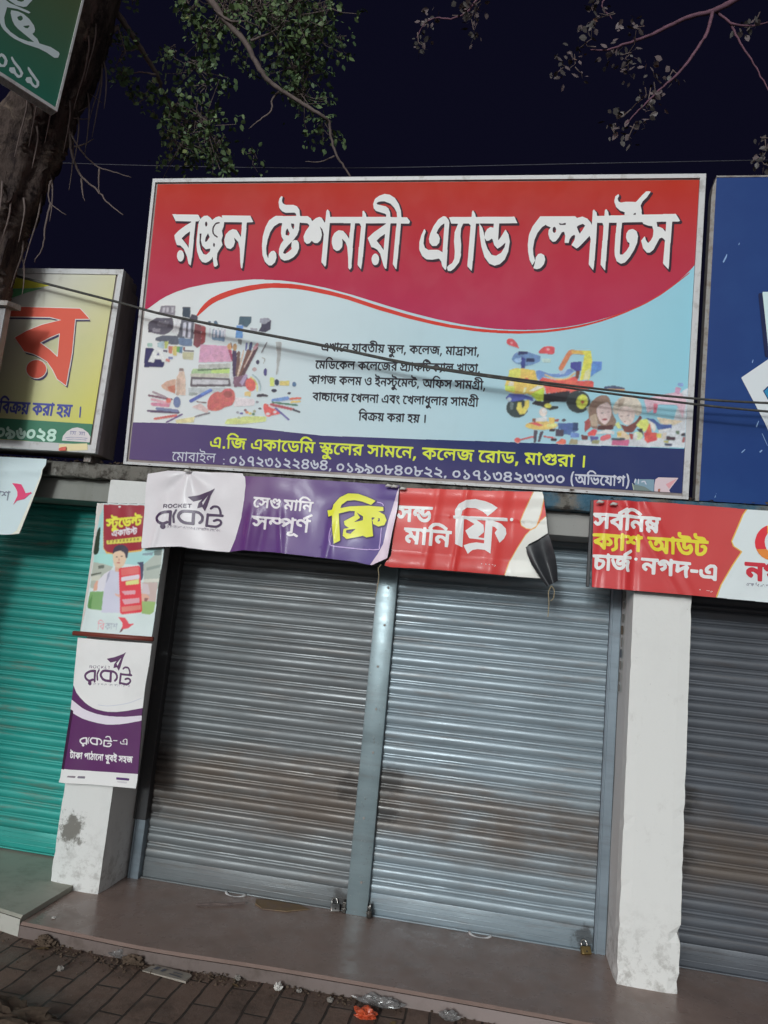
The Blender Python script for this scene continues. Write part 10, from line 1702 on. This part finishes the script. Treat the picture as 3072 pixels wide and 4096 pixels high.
for pts in ([(yx1-.030, yz0), (yx1, yz0), (yx1, yz1), (yx1-.030, yz1)], [(yx0, yz1-.030), (yx1-.030, yz1-.030), (yx1-.030, yz1), (yx0, yz1)], [(yx0, yz0), (yx1-.030, yz0), (yx1-.030, yz0+.044), (yx0, yz0+.044)]): bar(b, pts, -.02, .008, fn)
b.obj('frame', FRAME, t)
b = MB(); bar(b, [(yx0, yz0+.046), (-2.562, yz0+.046), (-2.562, yz1-.031), (yx0, yz1-.031)], -.01, .003, fn); o2 = b.obj('blank_panel', FRAME, t)
for p, e in ART['yellow'].items(): print_mesh(p, 'yellow', e, INK, t, step=.0009 if p != 'pasted_paper' else .008)
for x in (-3.6, -2.9, -1.95): b = MB(); b.box(x, -.36, 2.186, x+.04, -.25, 2.224); b.obj('bracket', AGED, t)
# grey metal box on the trunk
t = thing('meter_box', 'grey metal box with a dark hood, fixed beside the tree trunk at the left edge', 'box', (-2.48, -.6, 2.36))
b = MB(); b.bbox(-2.66, -.69, 2.30, -2.318, -.645, 2.925, .006); b.obj('body', BOXM, t)
b = MB(); b.add([(-2.68, -.72, 2.955), (-2.288, -.72, 2.943), (-2.268, -.64, 2.952), (-2.68, -.64, 2.962), (-2.68, -.72, 2.925), (-2.288, -.72, 2.918), (-2.268, -.64, 2.922), (-2.68, -.64, 2.928)], [(0, 1, 2, 3), (7, 6, 5, 4), (0, 4, 5, 1), (1, 5, 6, 2), (2, 6, 7, 3), (3, 7, 4, 0)]); b.obj('hood', AGED, t)
b = MB(); b.tube([(-2.48, -.60, 2.34), (-2.60, -.62, 2.33), (-2.70, -.64, 2.34)], .02, 8); b.obj('bracket', AGED, t)
# green sign on the trunk
go, gu, gv, gn = [Vector(x) for x in PLANES['green']]
def gsg(p): return lambda n: go + gu*p[0] + gv*p[1] + gn*n
t = thing('signboard', 'tilted green signboard with white script and digits, hung on the tree trunk', 'signboard', tuple(go))
out = [[0.0,0.0],[0.0619,1.124],[-0.7381,0.9265],[-0.5809,-0.0015]]
b = MB(); bar(b, out, -.05, 0, lambda u, vv, n=0: go+gu*u+gv*vv+gn*n); b.obj('panel', BOXM, t)
b = MB(); cx_ = sum(p[0] for p in out)/4; cy_ = sum(p[1] for p in out)/4
for i in range(4):
    a, c_ = Vector(out[i]), Vector(out[(i+1) % 4]); q = Vector((cx_, cy_)); w = .013
    a2 = a + (q-a).normalized()*w*1.5; c2 = c_ + (q-c_).normalized()*w*1.5
    bar(b, [tuple(a), tuple(c_), tuple(c2), tuple(a2)], -.052, .008, lambda u, vv, n=0: go+gu*u+gv*vv+gn*n)
b.obj('frame', FRAME, t)
for p, e in ART['green'].items(): print_mesh(p, 'green', e, INK, t)

# ================================================================== BANNERS AND POSTERS
N3 = lambda x, y, z: noise.noise(Vector((x, y, z)))
def d_purple(u, v):
    w = .018*N3(u*2.4, v*2, 1)+.006*N3(u*8, v*7, 3)
    cu, cv = -1.33, 2.165                       # fan of creases under the tie
    r = math.hypot(u-cu, v-cv); a = math.atan2(u-cu, cv-v)
    w += .010*min(1, r/.12)*math.exp(-r/.30)*math.cos(a*5.5+.6)
    for c0, wd, am, sl in ((-1.44, .018, .008, .12), (-.95, .020, .008, .05), (-.875, .022, -.006, .1), (-.795, .016, .006, -.15), (-.52, .018, .006, .05)):
        e = (u-c0-sl*(v-1.95))/wd; w += am*math.exp(-e*e)*min(1, max(0, (2.05-v)/.12)) if abs(e) < 3 else 0
    e = (u+.25)/.10; w += .02*math.exp(-e*e)*(2.16-v)*1.5
    if v > 2.08 and u > -.5: w += .012*math.sin((v-2.08)*38)*(u+.5)/.3*.5
    return Vector((0, 0, w+.02+(2.16-v)*.03))
def d_red2(u, v):
    w = .012*N3(u*2.6, v*2, 11)+.003*N3(u*8, v*7, 13)
    if v < 1.83: w += .016*math.sin((1.83-v)/.1*2.4)*(.6+.5*N3(u*5, 0, 2))
    for c0, wd, am in ((-.02, .02, .005), (.12, .012, .006), (.3, .03, .006)): e = (u-c0-.1*(v-1.9))/wd; w += am*math.exp(-e*e)
    if v > 2.02: w += .003*math.sin((2.16-v)*50+u*2)
    if u > .38: w += .10*(u-.38)*(1+.8*math.sin((v-1.75)*6))
    return Vector((0, 0, w+.008))
def d_red3(u, v):
    w = .008*N3(u*2.2, v*2, 21)+.003*N3(u*9, v*8, 23)
    for c0, wd, am, sl in ((.915, .016, .008, 0), (.955, .018, -.006, .02), (1.02, .018, .006, -.62), (1.10, .018, .005, -.55), (.80, .018, .005, .1)):
        e = (u-c0-sl*(1.95-v)*-1)/wd; w += am*math.exp(-e*e)
    if u < .82: w -= (.82-u)*.2
    return Vector((0, 0, w+.012+(2.15-v)*.02))
def d_bk(u, v):
    w = .012*N3(u*3, v*2.4, 31)+.012*math.exp(-((v-2.12-.05*(u+2.2))/.02)**2)*(1 if u > -2.6 else .5)
    return Vector((0, 0, w+.012+(2.18-v)*.05))
def d_post(sd_):
    def f(u, v): return Vector((0, 0, .006*N3(u*5, v*3, sd_)+.003*N3(u*16, v*10, sd_+2)+.006+.018*math.exp(-((u+1.835)/.04)**2)*(-1)))
    return f
def banner(name, key, label, cat, loc, deform, grid):
    t = thing(name, label, cat, loc)
    for p, e in ART[key].items():
        if key == 'post1' and p == 'sheet': soft_print(p, 'fac', e, VINYL, t, .0026, 1, 0, None, deform, .0022, .5)
        else: print_mesh(p, 'fac', e, VINYL, t, deform, grid, .0022)
    return t
def ties(t, pts, mat=KNOT):
    for x, y, z in pts:
        q = MB(); q.tube([(x-.016, y-.014, z-.003), (x-.004, y-.022, z+.003), (x+.008, y-.02, z+.001), (x+.018, y-.012, z+.005)], [.004, .008, .007, .003], 7); q.obj('tie_knot', mat, t, True)
tb = banner('banner', 'purple', 'white and purple vinyl banner with a large yellow word, wrinkled below its tie', 'banner', (-.87, -.36, 1.74), d_purple, .009)
ties(tb, [(-1.33, -.375, 2.163), (-.215, -.385, 2.148), (-.245, -.385, 2.150)])
tr2 = banner('banner', 'red2', 'red vinyl banner with its right end folded back, above the right grey shutter', 'banner', (.15, -.35, 1.74), d_red2, .010)
ties(tr2, [(-.175, -.368, 2.143)])
# the fallen corner: black back of the vinyl hanging in folds
v, f = [], []
A = [(.446, 1.897), (.470, 1.930), (.505, 1.948), (.549, 1.967)]; ncol = 14; nrow = 16
for j in range(nrow+1):
    s_ = j/nrow
    for i in range(ncol+1):
        q = i/ncol
        top = Vector((.446+(.549-.446)*q, 1.897+(.07*q**1.25), 0)); bot = Vector((.556+.046*q, 1.716+.03*q, 0))
        ledge = .010*math.sin(s_*math.pi)*(1-q)*-1.4
        x = top.x+(bot.x-top.x)*s_ + ledge + (.012*math.sin(s_*3.0)*q); z = top.y+(bot.y-top.y)*s_
        y = -.398 - .020*math.sin(q*math.pi*2.2+.4)*min(1, s_*1.6+.2) - .01*s_ - .018*math.exp(-(s_/.12)**2)*0
        v.append((x, y, z))
for j in range(nrow):
    for i in range(ncol): k0 = j*(ncol+1)+i; f.append((k0, k0+1, k0+ncol+2, k0+ncol+1))
fl = obj('folded_corner', v, f, VBACK, tr2, smooth=True)
tr3 = banner('banner', 'red3', 'red and white vinyl banner with white and yellow lettering, across the chipped right pillar', 'banner', (1.4, -.35, 1.74), d_red3, .010)
ties(tr3, [(.782, -.372, 2.140), (.845, -.372, 2.134)])
b = MB(); b.bbox(.7415, -.352, 1.735, .7575, -.334, 2.156, .003); b.obj('edge_batten', BLACK, tr3)
b = MB(); b.add([(.757, -.362, 1.737), (.775, -.366, 1.735), (.777, -.368, 2.152), (.759, -.362, 2.152)], [(0, 1, 2, 3)]); 
tbk = banner('banner', 'bk', 'pale blue vinyl banner with a pink bird, before the teal shutter', 'banner', (-2.45, -.35, 1.76), d_bk, .025)
tp1 = banner('poster', 'post1', 'poster of a student holding a red phone, upper one on the left pillar', 'poster', (-1.63, -.35, 1.26), d_post(41), .03)
tp2 = banner('poster', 'post2', 'purple and white poster with a paper plane logo, lower one on the left pillar', 'poster', (-1.6, -.35, .52), d_post(45), .03)
b = MB(); b.tube([(-1.846, -.372, 1.266), (-1.6, -.374, 1.272), (-1.398, -.372, 1.278)], .0125, 8); b.obj('hanging_rod', RODM, tp2, True)

# loose strings
def string(label, P, r=.0022):
    b = MB(); b.tube(spline(P, 5), r, 5); return tag(b.obj('tie_string', TWINE), label, 'string', 'strings dangling from banner ties')
string('frayed pale string hanging below the right end of the purple banner', [(-.250, -.375, 1.757), (-.262, -.378, 1.735), (-.256, -.376, 1.70), (-.258, -.376, 1.64), (-.263, -.376, 1.60)])
string('thin pale string hanging from the tip of the folded black corner', [(.577, -.405, 1.722), (.566, -.405, 1.69), (.571, -.405, 1.64), (.570, -.405, 1.575)])
string('looped pale string beside the folded black corner tip', [(.578, -.405, 1.722), (.592, -.405, 1.70), (.590, -.405, 1.665), (.578, -.405, 1.65)])

# ================================================================== CABLES
t = thing('power_cable', 'pair of dark grey cables sagging across the signboards from the tree', 'cable', CABLE1[0])
rr = [.0085]*200
b = MB(); p = spline(CABLE1, 8); b.tube(p, .0056, 8); b.obj('upper_strand', CABLE, t, True)
b = MB(); p = spline(CABLE2, 8); b.tube(p, .0056, 8); b.obj('lower_strand', CABLE, t, True)
b = MB(); b.tube(spline(WIRELINE, 6), .003, 6); tag(b.obj('thin_wire', WIRE, None, True), 'thin wire stretched across the night sky above the signs', 'wire')

# ================================================================== TREES
def leaf_mesh(name, clusters, density, mat, parent, size=.036, seed=1, dens_twig=None):
    r = random.Random(seed); v = []; f = []; tone = []; tw = MB()
    for (c_, rx, rz) in clusters:
        C = Vector(c_); nn = int(density*rx*rz/(.1*.1)); base = r.random()*.5
        subs = [C + Vector((r.gauss(0, rx*.55), r.gauss(0, rx*.5), r.gauss(0, rz*.55))) for _ in range(max(2, nn//9))]
        for s_ in subs:
            tw.tube([C + Vector((r.gauss(0, rx*.2), r.gauss(0, rx*.2), rz*.3)), (C+s_)/2 + Vector((r.gauss(0, .01), 0, r.gauss(0, .012))), s_], [.0035, .0025, .0015], 5)
            for _ in range(r.randint(6, 12)):
                p = s_ + Vector((r.gauss(0, .030), r.gauss(0, .030), r.gauss(0, .030))); L = size*(.55+.8*r.random()); Wd = L*(.26+.12*r.random())
                d = Vector((r.gauss(0, 1), r.gauss(0, 1), r.gauss(-.7, .8))).normalized(); a = d.cross(Vector((r.gauss(0, 1), r.gauss(0, 1), r.gauss(0, 1)))).normalized(); nrm = d.cross(a)
                n0 = len(v); bend = nrm*L*.16*r.gauss(0, 1)
                pts = [p, p+d*L*.3+a*Wd, p+d*L*.65+a*Wd*.85+bend*.5, p+d*L+bend, p+d*L*.65-a*Wd*.85+bend*.5, p+d*L*.3-a*Wd]
                v += [x[:] for x in pts]; f += [(n0, n0+1, n0+2, n0+3), (n0, n0+3, n0+4, n0+5)]
                tv = min(1, max(0, base*.5+r.random()*.72)); tone += [tv]*6
    n0 = len(v); nf = len(f); v += tw.v; f += [tuple(i+n0 for i in q) for q in tw.f]; tone += [.5]*len(tw.v)
    o = obj(name, v, f, mat, parent); o.data.materials.append(TWIG)
    for q in o.data.polygons[nf:]: q.material_index = 1
    at = o.data.attributes.new('tone', 'FLOAT', 'POINT'); at.data.foreach_set('value', tone)
    return o
def branch(paths, mat, parent, r0=.012, r1=.003, special={}):
    for k_, P in paths.items():
        b = MB(); p = spline(P, 5); a, c_ = special.get(k_, (r0, r1)); n = len(p)
        p = [q + Vector((N3(i*.7, len(k_), 1), N3(i*.7, 5, len(k_)), N3(i*.7, 9, 2)))*.006 for i, q in enumerate(p)]
        b.tube(p, [a+(c_-a)*i/(n-1) for i in range(n)], 7, wob=.25); b.obj('branch', mat, parent, True)
t = thing('tree', 'big street tree with rough brown trunk at the left edge, leafy branches above the signs', 'tree', (-2.93, -1.05, GZ))
b = MB(); P = [(-2.95, -1.06, -.1), (-2.93, -1.02, .3), (-2.80, -.80, 1.5)] + [q[0] for q in TRUNK[::-1]] + [(-2.12, -.6, 5.3), (-2.06, -.5, 5.9), (-2.0, -.4, 6.6)]
rad = [.27, .2, .16] + [q[1] for q in TRUNK[::-1]] + [.085, .075, .05]
NS = 16; P2 = spline(P, NS); n = len(P2); rad2 = [rad[min(i//NS, len(rad)-1)]*(1-(i % NS)/NS)+rad[min(i//NS+1, len(rad)-1)]*((i % NS)/NS) for i in range(n)]
b.tube(P2, rad2, 48); bv_ = []
for i, p in enumerate(b.v):
    ax = P2[min(i//48, n-1)]; p = Vector(p); d = p-ax; l = d.length; dn = d/max(l, 1e-6); ang = math.atan2(dn.y, dn.x)
    rid = abs(N3(dn.x*5, dn.y*5, p.z*.9))*1.1 + .55*N3(dn.x*9, dn.y*9, p.z*3.2) + .35*N3(dn.x*17, dn.y*17, p.z*9)
    bv_.append(ax + dn*l*(1+.24*rid-.06))
b.v = bv_; trunk = b.obj('trunk', BARK, t, True, 70)
rt_ = random.Random(3)
for k_ in range(26):
    q = rt_.uniform(.30, .72); i0 = int(q*n); c0 = P2[i0]; a = rt_.uniform(-1.5, .6); rr = rad2[i0]*1.02
    p0 = c0 + Vector((math.cos(a)*rr, math.sin(a)*rr, 0)); L = rt_.uniform(.12, .5); sw = rt_.uniform(-.03, .06)
    q_ = MB(); q_.tube(spline([p0, p0+Vector((.02+sw*.3, -.01, -L*.3)), p0+Vector((.01+sw*.8, -.012, -L*.7)), p0+Vector((sw, -.01, -L))], 3), [.006-.0045*i/9 for i in range(10)], 5); q_.obj('hanging_root', TWIG, t, True)
branch(LEFTB, TWIG, t, .006, .002, {'b1': (.021, .006), 'b2': (.022, .005), 'b2b': (.008, .003), 'b2c': (.010, .004), 'b2d': (.008, .003), 't1': (.010, .0025), 't2': (.006, .002), 'stub': (.012, .018), 'b2e': (.006, .002), 'limb': (.04, .02), 'limb2': (.035, .02)})
leaf_mesh('crown', LEAFL, 62, LEAF, t, .036, 4)
t = thing('tree', 'second tree with thin red-lit branches and few leaves reaching in at the upper right', 'tree', (3.6, -1.6, GZ))
b = MB(); P = spline([(3.6, -1.6, -.1), (3.5, -1.4, 2.0), (3.3, -1.1, 3.4), (2.9, -.5, 4.6), (2.2, .1, 5.4), (1.9, .24, 5.62)], 6); b.tube(P, [.15-.125*i/(len(P)-1) for i in range(len(P))], 16, wob=.2); b.obj('trunk', BARK, t, True)
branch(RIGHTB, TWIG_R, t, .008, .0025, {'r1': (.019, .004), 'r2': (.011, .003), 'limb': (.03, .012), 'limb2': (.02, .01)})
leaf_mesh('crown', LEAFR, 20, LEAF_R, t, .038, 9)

# ================================================================== DIRT AND LITTER
def chips(name, pts, mat, smin, smax, seed):
    r = random.Random(seed); v = []; f = []
    for p in pts:
        s_ = smin+(smax-smin)*r.random(); M3 = Matrix.Rotation(r.random()*6.28, 3, 'Z') @ Matrix.Rotation(r.gauss(0, .7), 3, 'X')
        n0 = len(v); q = [Vector((s_*math.cos(a)*(.6+.5*r.random()), s_*math.sin(a)*(.5+.4*r.random()), s_*.3*r.gauss(0, .6))) for a in [i*1.2566 for i in range(5)]]
        v += [(Vector(p)+M3 @ x)[:] for x in q] + [(Vector(p)+Vector((0, 0, s_*.4)))[:]]; f += [(n0+i, n0+(i+1) % 5, n0+5) for i in range(5)]
    return obj(name, v, f, mat)
r = random.Random(5); pts = []
for _ in range(1700):
    x = r.uniform(-2.6, 1.4); d = abs(r.gauss(0, .035)) * (2.2 if -1.75 < x < -1.0 and r.random() < .5 else 1)
    if N3(x*3.2, 0, 7) + .25*r.gauss(0, 1) < -.12 + (.25 if x > .2 else 0): continue
    pts.append((x, yf(x)-.012-d, GZ+.004+.012*math.exp(-d/.02)*r.random()*max(.2, N3(x*5, 1, 3)+.6)))
tag(chips('soil_crumbs', pts, SOIL, .003, .010, 2), 'dark soil and rotten leaf crumbs swept against the plinth', 'dirt', kind='stuff')
pts = []
for _ in range(1900):
    x = r.uniform(-2.7, 1.6); y = r.uniform(-.33, -.05) if r.random() < .4 else -.322+abs(r.gauss(0, .02))
    if N3(x*4, 0, 17) + .3*r.gauss(0, 1) < 0: continue
    pts.append((x, y, 2.192+.008*r.random()))
tag(chips('roof_dirt', pts, SOIL, .004, .013, 6), 'dirt and rotten leaves lying along the slab edge under the signs', 'dirt', kind='stuff')
def dead_leaf(label, x, y, z, s_, a, tilt=.35, lift=.004):
    v = []; f = []; n = 6
    for i in range(n+1):
        q = i/n; w = .42*math.sin(math.pi*min(1, q*.97+.03))**.8; c_ = math.cos(a); sn = math.sin(a)
        for k_ in (-1, 0, 1):
            X0 = (q-.5)*s_*2; Y0 = k_*w*s_; Z0 = lift+abs(k_)*w*s_*tilt+s_*.25*(q-.5)**2
            v.append((x+X0*c_-Y0*sn, y+X0*sn+Y0*c_, z+Z0))
    for i in range(n):
        for k_ in range(2): f.append((3*i+k_, 3*i+k_+1, 3*i+4+k_, 3*i+3+k_))
    return tag(obj('dead_leaf', v, f, DEAD, None, True), label, 'leaf', 'dead leaves')
for (x, y, z, s_, a, lab) in [(.655, -.330, 2.196, .024, .9, 'curled yellow brown leaf on the slab edge between the red banners'), (.845, -.330, 2.170, .016, 2.1, 'small dead leaf on the slab edge above the right red banner'),
        (-1.50, -.80, GZ, .030, .4, 'brown dead leaf on the bricks near the left pillar'), (-1.40, -.74, GZ, .022, 1.9, 'small brown leaf against the plinth near the left pillar'), (-.62, -.80, GZ, .022, 2.6, 'dead leaf on the bricks right of the pale card'), (.05, -.86, GZ, .026, 1.2, 'dead leaf on the bricks beside the plastic film')]:
    dead_leaf(lab, x, y, z, s_, a)
# card, film, wrapper, cardboard, stick, chips
t = thing('paper_card', 'pale printed card lying on the brick paving left of centre', 'card', (-.92, -.80, GZ))
cq = [(-1.022, -.820), (-1.000, -.756), (-.828, -.779), (-.812, -.795), (-.815, -.850)]
b = MB(); b.add([(x, y, GZ+.006+.004*i*.3) for i, (x, y) in enumerate(cq)]+[(x, y, GZ+.0025) for x, y in cq], [(0, 4, 3, 2, 1)] + [(i, i+5, (i+1) % 5+5, (i+1) % 5) for i in range(5)]); b.obj('sheet', CARD, t)
b = MB()
for q in ([(-.985, -.805), (-.965, -.807), (-.957, -.783), (-.975, -.780)], [(-.950, -.812), (-.935, -.814), (-.925, -.790), (-.940, -.786)], [(-.905, -.822), (-.845, -.833), (-.843, -.827), (-.903, -.815)], [(-.895, -.802), (-.850, -.810), (-.848, -.804), (-.893, -.796)]): b.add([(x, y, GZ+.0125) for x, y in q], [(3, 2, 1, 0)] if False else [(0, 1, 2, 3)])
b.obj('print', CARDP, t)
def crumple(name, label, cat, x, y, z, s_, h, mat, seed, stretch=(1, 1), group=None):
    bm = bmesh.new(); bmesh.ops.create_icosphere(bm, subdivisions=4, radius=1)
    for v_ in bm.verts:
        c_ = v_.co.copy(); k_ = 1 + .55*N3(c_.x*1.7+seed, c_.y*1.7, c_.z*1.7) + .35*abs(N3(c_.x*4.2, c_.y*4.2+seed, c_.z*4.2)) + .12*N3(c_.x*11, c_.y*11, c_.z*11+seed)
        v_.co = Vector((x+c_.x*s_*stretch[0]*k_, y+c_.y*s_*stretch[1]*k_, z+max(.001, (c_.z*.5+.45)*h*k_)))
    bm.verts.index_update(); o = obj(name, [v_.co[:] for v_ in bm.verts], [[v_.index for v_ in q.verts] for q in bm.faces], mat, None, False); bm.free()
    return tag(o, label, cat, group)
crumple('plastic_film', 'crumpled clear plastic film on the bricks left of the pale card', 'plastic film', -1.175, -.735, GZ, .036, .035, FILM, 2.2, (1.2, .8), 'scraps of clear plastic')
crumple('plastic_film', 'long crumpled clear plastic film against the plinth at bottom centre', 'plastic film', -.02, -.742, GZ, .045, .035, FILM, 5.2, (1.7, .5), 'scraps of clear plastic')
crumple('plastic_film', 'small clear plastic scrap against the plinth at bottom right', 'plastic film', .262, -.745, GZ, .026, .03, FILM, 7.9, (1.3, .7), 'scraps of clear plastic')
crumple('orange_wrapper', 'crumpled orange red wrapper on the bricks at the bottom edge', 'wrapper', -.065, -.845, GZ, .034, .03, ORANGE, 3.3, (1.2, .8))
crumple('paper_ball', 'small crumpled white paper on the bricks below the plinth', 'paper', -.446, -.765, GZ, .015, .026, KNOT, 8.1)
crumple('paper_scrap', 'tiny white scrap on the brown plinth near the left pillar', 'scrap', -1.564, -.639, .001, .008, .006, KNOT, 1.1)
for (x, y, s_, lab) in [(-.63, -.745, .013, 'grey stone chip against the plinth right of the card'), (-.36, -.75, .010, 'small stone chip at the plinth near the paper ball'), (-.22, -.78, .012, 'stone chip on the bricks left of the long plastic film'), (-1.33, -.93, .012, 'stone chip on the bricks below the left pillar')]:
    crumple('stone_chip', lab, 'stone', x, y, GZ, s_, s_*1.3, STONE, x*9, (1, .8), 'stone chips')
crumple('soil_clod', 'dark clod of soil against the plinth below the left pillar', 'soil', -1.515, -.765, GZ, .03, .035, SOIL, 4.4, (1.3, .7), 'soil clods'); crumple('soil_clod', 'dark clod of soil against the plinth beside the plastic film', 'soil', -1.09, -.775, GZ, .028, .03, SOIL, 6.4, (1.6, .6), 'soil clods')
crumple('soil_clod', 'broad low heap of soil at the bottom left corner of the paving', 'soil', -1.30, -1.36, GZ, .15, .05, SOIL, 9.4, (1.2, .8), 'soil clods')
b = MB(); cb = [(-.790, -.060), (-.700, -.032), (-.560, -.048), (-.498, -.072), (-.575, -.128), (-.600, -.150), (-.720, -.165), (-.775, -.120)]
b.add([(x, y, .0045+.002*math.sin(x*30)) for x, y in cb]+[(x, y, .001) for x, y in cb], [tuple(range(7, -1, -1))]+[(i, i+8, (i+1) % 8+8, (i+1) % 8) for i in range(8)]); tag(b.obj('cardboard_sheet', CBOARD), 'flattened brown cardboard on the plinth before the left grey shutter', 'cardboard')
b = MB(); b.tube(spline([(-1.034, -.257, .006), (-.96, -.215, .008), (-.90, -.19, .006), (-.823, -.138, .007)], 4), .005, 6); tag(b.obj('stick', TWIG), 'thin dark stick lying on the plinth beside the cardboard', 'stick')
